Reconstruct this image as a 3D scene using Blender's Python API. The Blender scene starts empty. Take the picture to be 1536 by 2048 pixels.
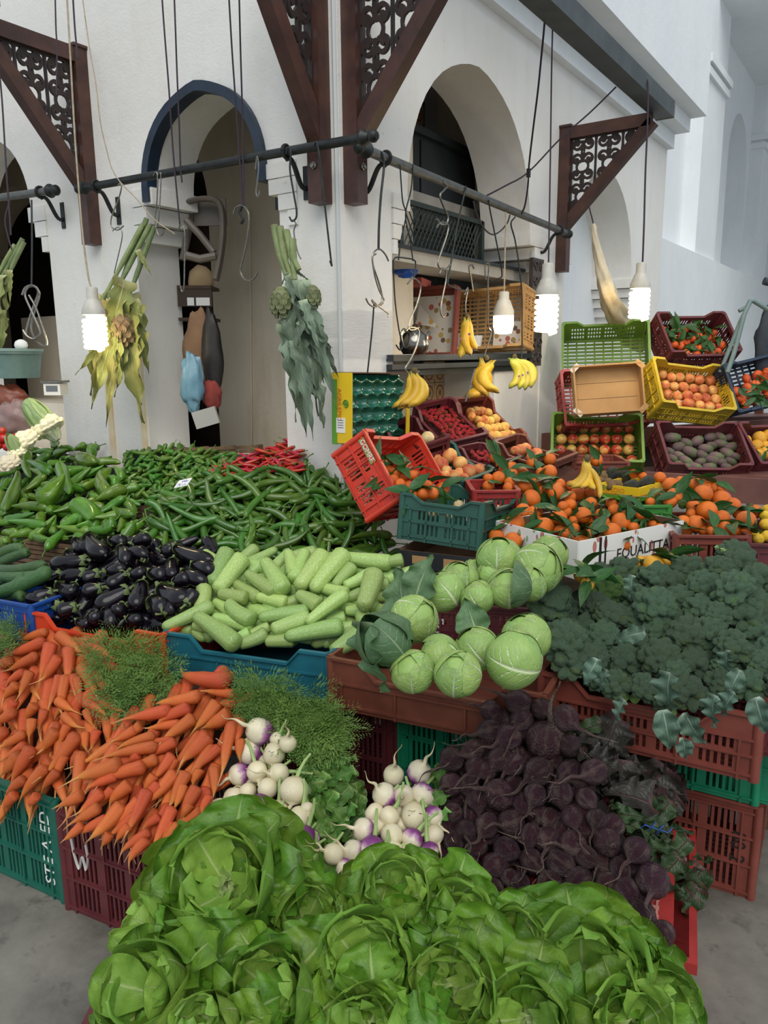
import bpy, math, random
import numpy as np
from mathutils import Vector, Matrix, Euler, noise
random.seed(7); rd = math.radians
SC = bpy.context.scene; COL = SC.collection
# ---------------------------------------------------------------- camera
F = 1540.0; PITCH = rd(11.5); YAW = rd(34.3); ROLL = rd(-0.6)
CAM = Vector((2.44, -3.22, 1.9))
_f = Vector((-math.sin(YAW)*math.cos(PITCH), math.cos(YAW)*math.cos(PITCH), -math.sin(PITCH)))
_r0 = Vector((math.cos(YAW), math.sin(YAW), 0)); _u0 = _r0.cross(_f)
_r = math.cos(ROLL)*_r0 + math.sin(ROLL)*_u0; _u = math.cos(ROLL)*_u0 - math.sin(ROLL)*_r0
cam = bpy.data.cameras.new('camera'); cam.sensor_fit = 'VERTICAL'; cam.sensor_height = 24
cam.lens = 24*F/2048; cam.clip_start = .05; cam.clip_end = 60
camo = bpy.data.objects.new('camera', cam); COL.objects.link(camo)
m3 = Matrix((_r, _u, -_f)).transposed(); camo.matrix_world = Matrix.Translation(CAM) @ m3.to_4x4()
SC.camera = camo
# ---------------------------------------------------------------- light and exposure
SC.view_settings.view_transform = 'Standard'; SC.view_settings.look = 'None'
SC.view_settings.gamma = 1; SC.view_settings.use_curve_mapping = False
SC.view_settings.exposure = 0.0
w = bpy.data.worlds.new('hall_daylight'); SC.world = w; w.use_nodes = True
wb = w.node_tree.nodes['Background']; wb.inputs[0].default_value = (.81, .905, 1.0, 1); wb.inputs[1].default_value = .72
sl = bpy.data.lights.new('skylight', 'SUN'); sl.energy = 2.0; sl.angle = rd(50); sl.color = (1.0, .965, .905)
slo = bpy.data.objects.new('skylight', sl); COL.objects.link(slo)
slo.rotation_euler = Vector((-.42, .50, -.76)).to_track_quat('-Z', 'Y').to_euler()

# ---------------------------------------------------------------- pixel helpers: photo pixel -> point on a real plane / depth
def ray(x, y): return _f + _r*((x-768)/F) - _u*((y-1024)/F)
def at(x, y, d): return CAM + ray(x, y)*d
def ony(x, y, Y): d = ray(x, y); return CAM + d*((Y-CAM.y)/d.y)
def onx(x, y, X): d = ray(x, y); return CAM + d*((X-CAM.x)/d.x)
def onz(x, y, Z): d = ray(x, y); return CAM + d*((Z-CAM.z)/d.z)
def pix(p):
    v = Vector(p)-CAM; z = v.dot(_f); return 768+F*v.dot(_r)/z, 1024-F*v.dot(_u)/z, z
def dv(x, y, v): return at(x, y, v) if v > 1.0 else ony(x, y, v)

# ---------------------------------------------------------------- materials
def lin(h):
    h = h.lstrip('#'); c = [int(h[i:i+2], 16)/255 for i in (0, 2, 4)]
    return tuple([(v/12.92 if v <= .04045 else ((v+.055)/1.055)**2.4) for v in c])+(1,)
class NT:
    def __init__(s, name):
        s.m = bpy.data.materials.new(name); s.m.use_nodes = True; s.t = s.m.node_tree; s.b = s.t.nodes['Principled BSDF']
    def n(s, t, **k):
        x = s.t.nodes.new(t)
        for a, v in k.items(): setattr(x, a, v)
        return x
    def l(s, a, b): s.t.links.new(a, b)
    def val(s, sock, v):
        if hasattr(v, 'is_linked') or isinstance(v, bpy.types.NodeSocket): s.l(v, sock)
        else: sock.default_value = v
    def math(s, op, a, b=0.0, clamp=False):
        x = s.n('ShaderNodeMath', operation=op, use_clamp=clamp); s.val(x.inputs[0], a); s.val(x.inputs[1], b); return x.outputs[0]
    def mix(s, fac, a, b, mode='MIX'):
        x = s.n('ShaderNodeMix', data_type='RGBA', blend_type=mode); s.val(x.inputs[0], fac); s.val(x.inputs[6], a); s.val(x.inputs[7], b); return x.outputs[2]
    def noise(s, scale, detail=3, vec=None, rough=.55):
        x = s.n('ShaderNodeTexNoise'); x.inputs['Scale'].default_value = scale; x.inputs['Detail'].default_value = detail; x.inputs['Roughness'].default_value = rough
        if vec is not None: s.l(vec, x.inputs['Vector'])
        return x.outputs['Fac']
    def ramp(s, fac, stops):
        x = s.n('ShaderNodeValToRGB'); s.l(fac, x.inputs[0]); e = x.color_ramp.elements
        while len(e) < len(stops): e.new(.5)
        for i, (p, c) in enumerate(stops): e[i].position = p; e[i].color = c
        return x.outputs[0]
    def sep(s, vec):
        x = s.n('ShaderNodeSeparateXYZ'); s.l(vec, x.inputs[0]); return x.outputs
    def bump(s, h, strength, dist=.01):
        x = s.n('ShaderNodeBump'); x.inputs['Strength'].default_value = strength; x.inputs['Distance'].default_value = dist; s.l(h, x.inputs['Height']); s.l(x.outputs[0], s.b.inputs['Normal'])
MATS = {}
def mat(name, c1, c2=None, rough=.5, scale=12, bump=0, bscale=60, var=0, metal=0, coat=0, sss=0, emit=None, es=0, alpha=1, trans=0, spec=.5, bdist=.004, grid=None):
    if name in MATS: return MATS[name]
    k = NT(name); b = k.b; tc = k.n('ShaderNodeTexCoord').outputs['Object']
    c1 = lin(c1); col = None
    if c2:
        c2 = lin(c2); f = k.noise(scale, 4, tc); f = k.ramp(f, [(.32, (0, 0, 0, 1)), (.68, (1, 1, 1, 1))]); col = k.mix(f, c1, c2)
    if var:
        oi = k.n('ShaderNodeObjectInfo').outputs['Random']; h = k.n('ShaderNodeHueSaturation')
        k.val(h.inputs['Color'], col if col is not None else c1)
        k.l(k.math('ADD', k.math('MULTIPLY', oi, .06*var), .5-.03*var), h.inputs['Hue'])
        o2 = k.math('FRACT', k.math('MULTIPLY', oi, 7.31)); k.l(k.math('ADD', k.math('MULTIPLY', o2, .5*var), 1-.27*var), h.inputs['Value']); col = h.outputs[0]
    k.val(b.inputs['Base Color'], col if col is not None else c1)
    b.inputs['Roughness'].default_value = rough; b.inputs['Metallic'].default_value = metal; b.inputs['Specular IOR Level'].default_value = spec
    if coat: b.inputs['Coat Weight'].default_value = coat; b.inputs['Coat Roughness'].default_value = .12
    if sss: b.inputs['Subsurface Weight'].default_value = sss; b.inputs['Subsurface Radius'].default_value = (.01, .006, .003)
    if emit: b.inputs['Emission Color'].default_value = lin(emit); b.inputs['Emission Strength'].default_value = es
    if alpha < 1: b.inputs['Alpha'].default_value = alpha
    if trans: b.inputs['Transmission Weight'].default_value = trans
    if bump: k.bump(k.noise(bscale, 4, tc), bump, bdist)
    MATS[name] = k.m; return k.m
def vein_mat(name, base, dark, rib, rough=.45, ribw=.05, side=9, sfac=.35, var=.5, basefade=0, trans=.12, bump=.5, edge=None):
    k = NT(name); b = k.b; uv = k.n('ShaderNodeTexCoord'); s = k.sep(uv.outputs['UV'])
    u, v = s[0], s[1]; du = k.math('ABSOLUTE', k.math('SUBTRACT', u, .5))
    nz = k.noise(5, 3, uv.outputs['UV'])
    w_ = k.math('SINE', k.math('ADD', k.math('MULTIPLY', k.math('SUBTRACT', v, k.math('MULTIPLY', du, .9)), side*6.283), k.math('MULTIPLY', nz, 5.0)))
    sv = k.math('SUBTRACT', 1, k.math('DIVIDE', k.math('ABSOLUTE', w_), .28), True)
    sv = k.math('MULTIPLY', sv, k.math('SUBTRACT', 1, k.math('MULTIPLY', du, 1.7), True))
    mr = k.math('SUBTRACT', 1, k.math('DIVIDE', du, k.math('ADD', k.math('MULTIPLY', k.math('SUBTRACT', 1, v), ribw), .008)), True)
    fac = k.math('MAXIMUM', k.math('MULTIPLY', sv, sfac), mr)
    c = k.mix(k.ramp(k.noise(3.3, 4, uv.outputs['UV']), [(.3, (0, 0, 0, 1)), (.7, (1, 1, 1, 1))]), lin(base), lin(dark))
    if edge: c = k.mix(k.math('MULTIPLY', k.math('POWER', k.math('MULTIPLY', du, 2), 4), .7), c, lin(edge))
    if basefade: fac = k.math('MAXIMUM', fac, k.math('SUBTRACT', 1, k.math('DIVIDE', v, basefade), True))
    c = k.mix(fac, c, lin(rib))
    oi = k.n('ShaderNodeObjectInfo').outputs['Random']; h = k.n('ShaderNodeHueSaturation'); k.l(c, h.inputs['Color'])
    k.l(k.math('ADD', k.math('MULTIPLY', oi, .04*var), .5-.02*var), h.inputs['Hue'])
    k.l(k.math('ADD', k.math('MULTIPLY', k.math('FRACT', k.math('MULTIPLY', oi, 5.7)), .6*var), 1-.3*var), h.inputs['Value'])
    k.l(h.outputs[0], b.inputs['Base Color']); b.inputs['Roughness'].default_value = rough
    b.inputs['Specular IOR Level'].default_value = .4
    k.bump(k.math('SUBTRACT', k.math('MULTIPLY', nz, .9), k.math('MULTIPLY', fac, .5)), bump, .006)
    if trans:
        tr = k.n('ShaderNodeBsdfTranslucent'); k.l(h.outputs[0], tr.inputs[0]); mx = k.n('ShaderNodeMixShader'); mx.inputs[0].default_value = trans
        out = k.t.nodes['Material Output']; k.l(b.outputs[0], mx.inputs[1]); k.l(tr.outputs[0], mx.inputs[2]); k.l(mx.outputs[0], out.inputs[0])
    MATS[name] = k.m; return k.m
def axis_mat(name, stops, nscale=8, namp=.15, rough=.5, var=.5, bump=.2, bscale=40, stripes=0, sdark=.8, coat=0, spk=None, spec=.5):
    """colour runs along local X of the vegetable (-.5 stem .. .5 tip)"""
    k = NT(name); b = k.b; tc = k.n('ShaderNodeTexCoord').outputs['Object']; s = k.sep(tc)
    nz = k.noise(nscale, 3, tc); p = k.math('ADD', k.math('ADD', s[0], .5), k.math('MULTIPLY', k.math('SUBTRACT', nz, .5), namp*2))
    c = k.ramp(p, [(a, lin(h)) for a, h in stops])
    if stripes:
        w_ = k.math('SINE', k.math('ADD', k.math('MULTIPLY', s[0], stripes*6.283), k.math('MULTIPLY', nz, 9)))
        c = k.mix(k.math('MULTIPLY', k.math('GREATER_THAN', w_, .8), 1-sdark), c, (.25, .09, .03, 1))
    if spk: c = k.mix(k.ramp(k.noise(spk[1], 2, tc), [(.5, (0, 0, 0, 1)), (.7, (1, 1, 1, 1))]), c, lin(spk[0]))
    oi = k.n('ShaderNodeObjectInfo').outputs['Random']; h = k.n('ShaderNodeHueSaturation'); k.l(c, h.inputs['Color'])
    k.l(k.math('ADD', k.math('MULTIPLY', oi, .04*var), .5-.02*var), h.inputs['Hue'])
    k.l(k.math('ADD', k.math('MULTIPLY', k.math('FRACT', k.math('MULTIPLY', oi, 5.7)), .6*var), 1-.3*var), h.inputs['Value'])
    k.l(h.outputs[0], b.inputs['Base Color']); b.inputs['Roughness'].default_value = rough; b.inputs['Specular IOR Level'].default_value = spec
    if coat: b.inputs['Coat Weight'].default_value = coat; b.inputs['Coat Roughness'].default_value = .1
    if bump: k.bump(k.noise(bscale, 4, tc), bump, .05)
    MATS[name] = k.m; return k.m

# ---------------------------------------------------------------- mesh builder
class MB:
    def __init__(s): s.v = []; s.f = []; s.mi = []; s.uv = []
    def add(s, vs, fs, mi=0, uvs=None):
        o = len(s.v); s.v += [tuple(p) for p in vs]; s.f += [tuple(i+o for i in q) for q in fs]; s.mi += [mi]*len(fs)
        s.uv += list(uvs) if uvs else [(0, 0)]*len(vs)
        return s
    def box(s, c, d, R=None, mi=0, bev=0):
        x, y, z = [q/2 for q in d]; P = [(-x, -y, -z), (x, -y, -z), (x, y, -z), (-x, y, -z), (-x, -y, z), (x, -y, z), (x, y, z), (-x, y, z)]
        Q = [Vector(p) for p in P]
        if R is not None: Q = [R @ q for q in Q]
        c = Vector(c); return s.add([q+c for q in Q], [(0, 3, 2, 1), (4, 5, 6, 7), (0, 1, 5, 4), (1, 2, 6, 5), (2, 3, 7, 6), (3, 0, 4, 7)], mi)
    def tube(s, P, r, seg=8, mi=0, cap=True, flat=1.0):
        P = [Vector(p) for p in P]; n = len(P); rs = [r]*n if isinstance(r, (int, float)) else list(r)
        T = [(P[min(i+1, n-1)]-P[max(i-1, 0)]).normalized() for i in range(n)]
        a = Vector((0, 0, 1)) if abs(T[0].z) < .9 else Vector((1, 0, 0)); N = (a-T[0]*a.dot(T[0])).normalized()
        vs = []
        for i in range(n):
            N = (N-T[i]*N.dot(T[i])); N = N.normalized() if N.length > 1e-6 else Vector((1, 0, 0)); B = T[i].cross(N)
            for j in range(seg):
                t = 2*math.pi*j/seg; vs.append(P[i]+(N*math.cos(t)*flat+B*math.sin(t))*rs[i])
        fs = [(i*seg+j, i*seg+(j+1) % seg, (i+1)*seg+(j+1) % seg, (i+1)*seg+j) for i in range(n-1) for j in range(seg)]
        if cap: fs += [tuple(range(seg))[::-1], tuple((n-1)*seg+j for j in range(seg))]
        return s.add(vs, fs, mi)
    def lathe(s, prof, seg=16, M=None, mi=0, lob=None):
        """prof: (r, z)"""
        vs = []
        for r, z in prof:
            for j in range(seg):
                t = 2*math.pi*j/seg; q = r*(1+(lob(t, z) if lob else 0)); vs.append(Vector((q*math.cos(t), q*math.sin(t), z)))
        n = len(prof); fs = [(i*seg+j, i*seg+(j+1) % seg, (i+1)*seg+(j+1) % seg, (i+1)*seg+j) for i in range(n-1) for j in range(seg)]
        fs += [tuple(range(seg))[::-1], tuple((n-1)*seg+j for j in range(seg))]
        if M is not None: vs = [M @ q for q in vs]
        return s.add(vs, fs, mi)
    def grid(s, fn, nu, nv, mi=0, th=0):
        vs = []; uv = []
        for i in range(nu+1):
            for j in range(nv+1):
                u, v = i/nu, j/nv; vs.append(Vector(fn(u, v))); uv.append((u, v))
        fs = [(i*(nv+1)+j, (i+1)*(nv+1)+j, (i+1)*(nv+1)+j+1, i*(nv+1)+j+1) for i in range(nu) for j in range(nv)]
        return s.add(vs, fs, mi, uv)
    def mesh(s, name, mats, smooth=True, sharp=40, weld=False):
        me = bpy.data.meshes.new(name); me.from_pydata(s.v, [], s.f)
        for m in (mats if isinstance(mats, (list, tuple)) else [mats]): me.materials.append(m)
        me.polygons.foreach_set('material_index', s.mi)
        if any(q != (0, 0) for q in s.uv):
            ul = me.uv_layers.new(name='UVMap'); li = np.empty(len(me.loops), dtype=np.int32); me.loops.foreach_get('vertex_index', li)
            ul.data.foreach_set('uv', np.array(s.uv, dtype=np.float32)[li].ravel())
        me.update()
        if smooth:
            me.polygons.foreach_set('use_smooth', [True]*len(me.polygons))
            if sharp: me.set_sharp_from_angle(angle=rd(sharp))
        return me
    def obj(s, name, mats, parent=None, M=None, smooth=True, sharp=40):
        return link(name, s.mesh(name, mats, smooth, sharp), parent, M)
def link(name, me, parent=None, M=None):
    o = bpy.data.objects.new(name, me); COL.objects.link(o)
    if parent: o.parent = parent
    if M is not None: o.matrix_basis = M
    return o
def tag(o, label=None, cat=None, group=None, kind=None):
    for k, v in (('label', label), ('category', cat), ('group', group), ('kind', kind)):
        if v: o[k] = v
    return o
def thing(name, label, cat, M=None, group=None):
    o = bpy.data.objects.new(name, None); COL.objects.link(o); o.empty_display_size = .05
    if M is not None: o.matrix_basis = M
    return tag(o, label, cat, group)
def struct(o, label=None, cat=None):
    o['kind'] = 'structure'; return tag(o, label, cat)
def loc(p, e=(0, 0, 0), s=None):
    M = Matrix.Translation(Vector(p)) @ Euler(e).to_matrix().to_4x4()
    if s is not None: M = M @ Matrix.Diagonal((*((s, s, s) if isinstance(s, (int, float)) else s), 1))
    return M
def frame(c, X, Z, s=(1, 1, 1), roll=0):
    """matrix with local X along X, local Z near Z, turned about X by roll"""
    X = Vector(X).normalized(); Z = Vector(Z); Z = (Z-X*Z.dot(X)); Z = Z.normalized() if Z.length > 1e-6 else X.orthogonal().normalized(); Y = Z.cross(X)
    if roll: Y, Z = Y*math.cos(roll)+Z*math.sin(roll), Z*math.cos(roll)-Y*math.sin(roll)
    M = Matrix((X*s[0], Y*s[1], Z*s[2])).transposed().to_4x4(); M.translation = Vector(c); return M
def catmull(P, n=6):
    P = [Vector(p) for p in P]; Q = [P[0]*2-P[1]]+P+[P[-1]*2-P[-2]]; out = []
    for i in range(1, len(Q)-2):
        for k in range(n):
            t = k/n; a, b, c, d = Q[i-1:i+3]
            out.append(.5*((2*b)+(c-a)*t+(2*a-5*b+4*c-d)*t*t+(3*b-a-3*c+d)*t**3))
    return out+[P[-1]]
# ---------------------------------------------------------------- words
ORD = 'first second third fourth fifth sixth seventh eighth ninth tenth eleventh twelfth thirteenth fourteenth fifteenth sixteenth seventeenth eighteenth nineteenth twentieth'.split()
def ordw(i): return ORD[i] if i < 20 else ('twenty-'+ORD[i-20] if i < 29 else 'number %d' % (i+1))
def label_pile(items, noun, where, per=9, look=None, size=False):
    """items: objects of one heap; each gets a look word, its place in its row and the row"""
    if not items: return
    L = [(o, pix(o.matrix_basis.translation)) for o in items]
    L.sort(key=lambda t: t[1][1]); rows = max(1, round(len(L)/per)); n = len(L)
    scs = sorted(o.matrix_basis.to_scale().x for o in items); lo, hi = scs[len(scs)//4], scs[(3*len(scs))//4]
    for r in range(rows):
        R = L[r*n//rows:(r+1)*n//rows]; R.sort(key=lambda t: t[1][0])
        rn = 'only' if rows == 1 else ('top' if r == 0 else ('bottom' if r == rows-1 else ordw(r)))
        for i, (o, p) in enumerate(R):
            ad = ''
            if look: ad = look(o)
            else:
                s = o.matrix_basis.to_scale().x
                if size and hi/lo > 1.08: ad = 'small ' if s < lo*.999 else ('large ' if s > hi*1.001 else '')
            pl = 'at the far left' if i == 0 and len(R) > 1 else ('at the far right' if i == len(R)-1 and len(R) > 1 else ordw(i)+' from left')
            o['label'] = f'{ad}{noun}, {pl} in the {rn} row, {where}' if rows > 1 else f'{ad}{noun}, {pl}, {where}'
def lean(o):
    M = o.matrix_basis; X = M.to_3x3().col[0]*.5; c = M.translation; a, b = pix(c-X), pix(c+X); dx, dy = b[0]-a[0], b[1]-a[1]
    if abs(dx) > 2.2*abs(dy): return 'level '
    if abs(dy) > 2.2*abs(dx): return 'upright '
    return 'slanting '
class Plane:
    """sloping surface of a heap, through three points of the stall"""
    def __init__(s, *p):
        A, B, C_ = [dv(*q) for q in p]; s.p = A; s.n = (B-A).cross(C_-A).normalized()
        if s.n.z < 0: s.n = -s.n
    def hit(s, x, y, lift=0):
        d = ray(x, y); p = s.p+s.n*lift; return CAM+d*((p-CAM).dot(s.n)/d.dot(s.n))
def inside(x, y, poly):
    c = False; j = len(poly)-1
    for i in range(len(poly)):
        (xi, yi), (xj, yj) = poly[i], poly[j]
        if (yi > y) != (yj > y) and x < (xj-xi)*(y-yi)/(yj-yi)+xi: c = not c
        j = i
    return c
def scatter(poly, gap, seed=1, tries=6000, gy=1.0, maxn=999):
    R = random.Random(seed); xs = [p[0] for p in poly]; ys = [p[1] for p in poly]; out = []
    for _ in range(tries):
        x, y = R.uniform(min(xs), max(xs)), R.uniform(min(ys), max(ys))
        if inside(x, y, poly) and all((x-a)**2+((y-b)/gy)**2 > gap*gap for a, b in out):
            out.append((x, y))
            if len(out) >= maxn: break
    return out
# ================================================================ materials of the building
def plaster(name, c1, c2, stain, sf=.35, rough=.85):
    k = NT(name); tc = k.n('ShaderNodeTexCoord').outputs['Object']
    c = k.mix(k.ramp(k.noise(1.1, 5, tc), [(.35, (0, 0, 0, 1)), (.7, (1, 1, 1, 1))]), lin(c1), lin(c2))
    mp = k.n('ShaderNodeMapping'); mp.inputs['Scale'].default_value = (3, 3, .7); k.l(tc, mp.inputs[0])
    f = k.ramp(k.noise(2.2, 6, mp.outputs[0], .7), [(.5, (0, 0, 0, 1)), (.8, (1, 1, 1, 1))])
    c = k.mix(k.math('MULTIPLY', f, sf), c, lin(stain))
    sp = k.ramp(k.noise(38, 2, tc), [(.71, (0, 0, 0, 1)), (.76, (1, 1, 1, 1))]); c = k.mix(k.math('MULTIPLY', sp, .3), c, (.25, .2, .14, 1))
    k.l(c, k.b.inputs['Base Color']); k.b.inputs['Roughness'].default_value = rough
    h = k.math('ADD', k.noise(9, 5, tc), k.math('MULTIPLY', k.noise(70, 3, tc), .35)); k.bump(h, .35, .012)
    MATS[name] = k.m; return k.m
PL = plaster('lime_plaster', '#edebe7', '#e6e3dc', '#d0c4a6', .28)
PLB = plaster('beige_plaster', '#e4dac8', '#d8ccb6', '#b39c74', .4)
PLW = plaster('pale_plaster', '#eef1f2', '#e6ebee', '#d2d3cf', .25)
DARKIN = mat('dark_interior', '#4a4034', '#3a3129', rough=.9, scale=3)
DKCAB = mat('black_cabinet', '#23282b', '#2d3336', rough=.5, scale=4)
WOODD = mat('mahogany', '#56362c', '#3a2420', rough=.42, scale=7, bump=.25, bscale=30)
WOODX = mat('fret_wood', '#33241f', '#241a18', rough=.55, scale=9)
IRON = mat('dark_iron', '#3a3d3c', '#25292a', rough=.5, scale=20, metal=.5)
PIPE = mat('grey_pipe', '#6c6e69', '#57595a', rough=.45, scale=25, metal=.4)
NAVY = mat('navy_paint', '#1d2a3a', '#26374a', rough=.4, scale=10)
STEEL = mat('galvanised_wire', '#95928b', '#77736b', rough=.35, scale=60, metal=.9)
CORD = mat('dark_cord', '#3a2f3a', rough=.8); CORDL = mat('pale_cord', '#b9ab92', '#9c8d75', rough=.8, scale=30)
BEAM = mat('grey_beam', '#4d5558', '#3c4347', rough=.55, scale=6, bump=.2)
PLANKB = mat('brown_plank', '#7a5147', '#643f37', rough=.5, scale=5, bump=.15, bscale=25)
OLDWOOD = mat('old_slat_wood', '#7d6347', '#4f3b29', rough=.8, scale=9, bump=.5, bscale=40)
ROOMS = []
def arch_wall(name, mp, u0, u1, z0, z1, ops, th, mats, seg=22, label=None):
    """ops: (lo, hi, arch_lo, arch_hi, spring, rise, sill)"""
    ev = []   # pieces (ua, ub, ba, bb)
    u = u0; mb = MB()
    for lo, hi, al, ah, sp, ri, sill in ops:
        if lo > u: ev.append((u, lo, z0, z0))
        if al > lo: ev.append((lo, al, sp, sp))
        c, h = (al+ah)/2, (ah-al)/2
        def zz(t): return sp+ri*(max(0, 1-abs(t)**2.1))**(1/2.0)+.02*(1-min(1, abs(t)*3))
        ts = [-math.cos(math.pi*i/seg) for i in range(seg+1)]
        for a, b in zip(ts, ts[1:]): ev.append((c+a*h, c+b*h, zz(a), zz(b)))
        if hi > ah: ev.append((ah, hi, sp, sp))
        u = hi
        if sill is not None:   # parapet below the opening
            A = [mp(lo, 0, z0), mp(hi, 0, z0), mp(hi, 0, sill), mp(lo, 0, sill), mp(lo, th, z0), mp(hi, th, z0), mp(hi, th, sill), mp(lo, th, sill)]
            mb.add(A, [(0, 1, 2, 3), (5, 4, 7, 6), (3, 2, 6, 7)])
    ev.append((u, u1, z0, z0))
    for ua, ub, ba, bb in ev:
        A = [mp(ua, 0, ba), mp(ub, 0, bb), mp(ub, 0, z1), mp(ua, 0, z1), mp(ua, th, ba), mp(ub, th, bb), mp(ub, th, z1), mp(ua, th, z1)]
        mb.add(A, [(0, 1, 2, 3), (5, 4, 7, 6), (4, 5, 1, 0), (3, 2, 6, 7)])
    ends = [(u0, z0, z1), (u1, z0, z1)]
    for a, b in zip(ev, ev[1:]):
        if abs(a[3]-b[2]) > 1e-4: ends.append((a[1], min(a[3], b[2]), max(a[3], b[2])))
    for q, a, b in ends: mb.add([mp(q, 0, a), mp(q, th, a), mp(q, th, b), mp(q, 0, b)], [(0, 1, 2, 3)])
    me = mb.mesh(name, mats, True, 30)
    import bmesh
    bm = bmesh.new(); bm.from_mesh(me); bmesh.ops.remove_doubles(bm, verts=bm.verts, dist=1e-4); bmesh.ops.recalc_face_normals(bm, faces=bm.faces)
    bm.to_mesh(me); bm.free(); me.polygons.foreach_set('use_smooth', [True]*len(me.polygons)); me.set_sharp_from_angle(angle=rd(28))
    return struct(link(name, me), label, 'wall')
LW = lambda u, d, z: Vector((u, d, z)); RW = lambda u, d, z: Vector((-d, u, z))
wl = arch_wall('wall_left', LW, -5.6, -.02, 0, 5.6, [(-3.75, -2.45, -3.6, -2.62, 2.9, .5, 1.2), (-1.56, -.27, -1.39, -.52, 2.88, .44, 1.3)], .33, PL, label='white plaster arcade wall behind the pepper stall')
wr = arch_wall('wall_right', RW, 0.002, 5.8, 0, 5.6, [(.46, 2.55, .62, 2.29, 2.76, .87, 1.05), (2.98, 4.92, 3.14, 4.76, 2.62, .86, None)], .4, PL, label='white plaster arcade wall with tall arch behind the fruit stand')
blind = struct(MB().box((-.55, 3.95, 1.9), (.3, 2.2, 3.8)).obj('trim_1', PLW, smooth=False), 'pale plaster panel closing the second arch', 'wall')
# corbels: stepped impost mouldings, each step proud
def corbel(name, mp, u, sgn, zt, th, n=3, w=.2, hs=.085, d0=-.012):
    mb = MB()
    for i in range(n):
        ww = w*(n-i)/n; z = zt-hs*(i+.5); a, b = u, u+sgn*ww
        P = [mp(q, d, zz) for q in (min(a, b), max(a, b)) for d in (d0, th+.01) for zz in (z-hs/2+.006, z+hs/2)]
        mb.add(P, [(0, 1, 3, 2), (4, 6, 7, 5), (0, 4, 5, 1), (2, 3, 7, 6), (0, 2, 6, 4), (1, 5, 7, 3)])
    import bmesh
    o = mb.obj(name, PL, smooth=False); return struct(o, 'stepped plaster impost under an arch', 'trim')
corbel('trim_2', LW, -1.56, 1, 2.88, .33, 3, .19, .1); corbel('trim_3', LW, -.27, -1, 2.88, .33, 4, .25, .08)
corbel('trim_4', LW, -2.45, -1, 2.9, .33, 3, .19, .1); corbel('trim_5', RW, .46, 1, 2.76, .4, 4, .17, .08)
corbel('trim_6', RW, 2.55, -1, 2.76, .4, 3, .28, .085); corbel('trim_7', RW, 4.92, -1, 2.62, .4, 4, .18, .09)
for i, (x0, x1, z0) in enumerate([(.002, .07, 4.02), (.002, .22, 4.16), (.002, .38, 4.29)]):
    z1 = [4.16, 4.29, 5.6][i]
    struct(MB().box(((x0+x1)/2-.05, 3.2, (z0+z1)/2), (x1-x0+.1, 5.2, z1-z0)).obj('trim_%d' % (8+i), PLW, smooth=False), 'white stepped cornice over the arches', 'cornice')
# pilaster strips on the white pillar between the two left arches (worn yellow edges)
YEL = mat('worn_ochre_edge', '#dcc49a', '#e9dfc8', rough=.85, scale=5, bump=.3)
for i, (x, z1, w_) in enumerate([(-1.60, 2.1, .045), (-1.93, 1.75, .05)]):
    struct(MB().box((x, -.004, z1/2+.55), (w_, .02, z1-1.0)).obj('trim_%d' % (12+i), YEL, smooth=False), 'worn ochre strip on the pillar edge', 'trim')
struct(MB().tube([(-.012, -.006, 1.0), (-.012, -.006, 4.6)], .011, 8).obj('trim_14', mat('grey_conduit', '#c9ccca', rough=.6)), 'thin pale conduit running up the pillar corner', 'trim')
# floor and ceilings
k = NT('worn_concrete'); tc = k.n('ShaderNodeTexCoord').outputs['Object']
c = k.ramp(k.noise(1.8, 7, tc, .68), [(.33, lin('#4f4d45')), (.52, lin('#75726a')), (.72, lin('#8b877c'))])
c = k.mix(k.ramp(k.noise(7, 6, tc, .75), [(.55, (0, 0, 0, 1)), (.72, (1, 1, 1, 1))]), c, lin('#4b4a45')); k.l(c, k.b.inputs['Base Color'])
k.b.inputs['Roughness'].default_value = .6; k.bump(k.noise(40, 4, tc), .25, .004)
struct(MB().box((0, 4, -.05), (24, 30, .1)).obj('floor', k.m, smooth=False), 'worn grey concrete market floor', 'floor')
struct(MB().box((-3.0, 2.0, 4.35), (5.2, 3.34, .1)).obj('ceiling', PLB, smooth=False), 'ceiling added over the shop behind the arches to block the sky', 'ceiling')  # unseen slab, added to keep sky light out of the shop
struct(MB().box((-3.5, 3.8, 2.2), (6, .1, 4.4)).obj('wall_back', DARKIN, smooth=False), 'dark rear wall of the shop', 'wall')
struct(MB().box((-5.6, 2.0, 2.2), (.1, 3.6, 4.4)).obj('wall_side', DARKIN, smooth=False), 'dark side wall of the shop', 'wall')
IW = lambda u, d, z: Vector((u, 1.0+d, z))
arch_wall('wall_inner', IW, -5.5, -.42, 0, 4.3, [(-5.3, -3.6, -5.2, -3.7, 2.9, .5, None), (-2.9, -1.97, -2.9, -1.97, 3.0, .55, None)], .35, PLB, label='beige inner arcade wall seen through the left arch')
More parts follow.
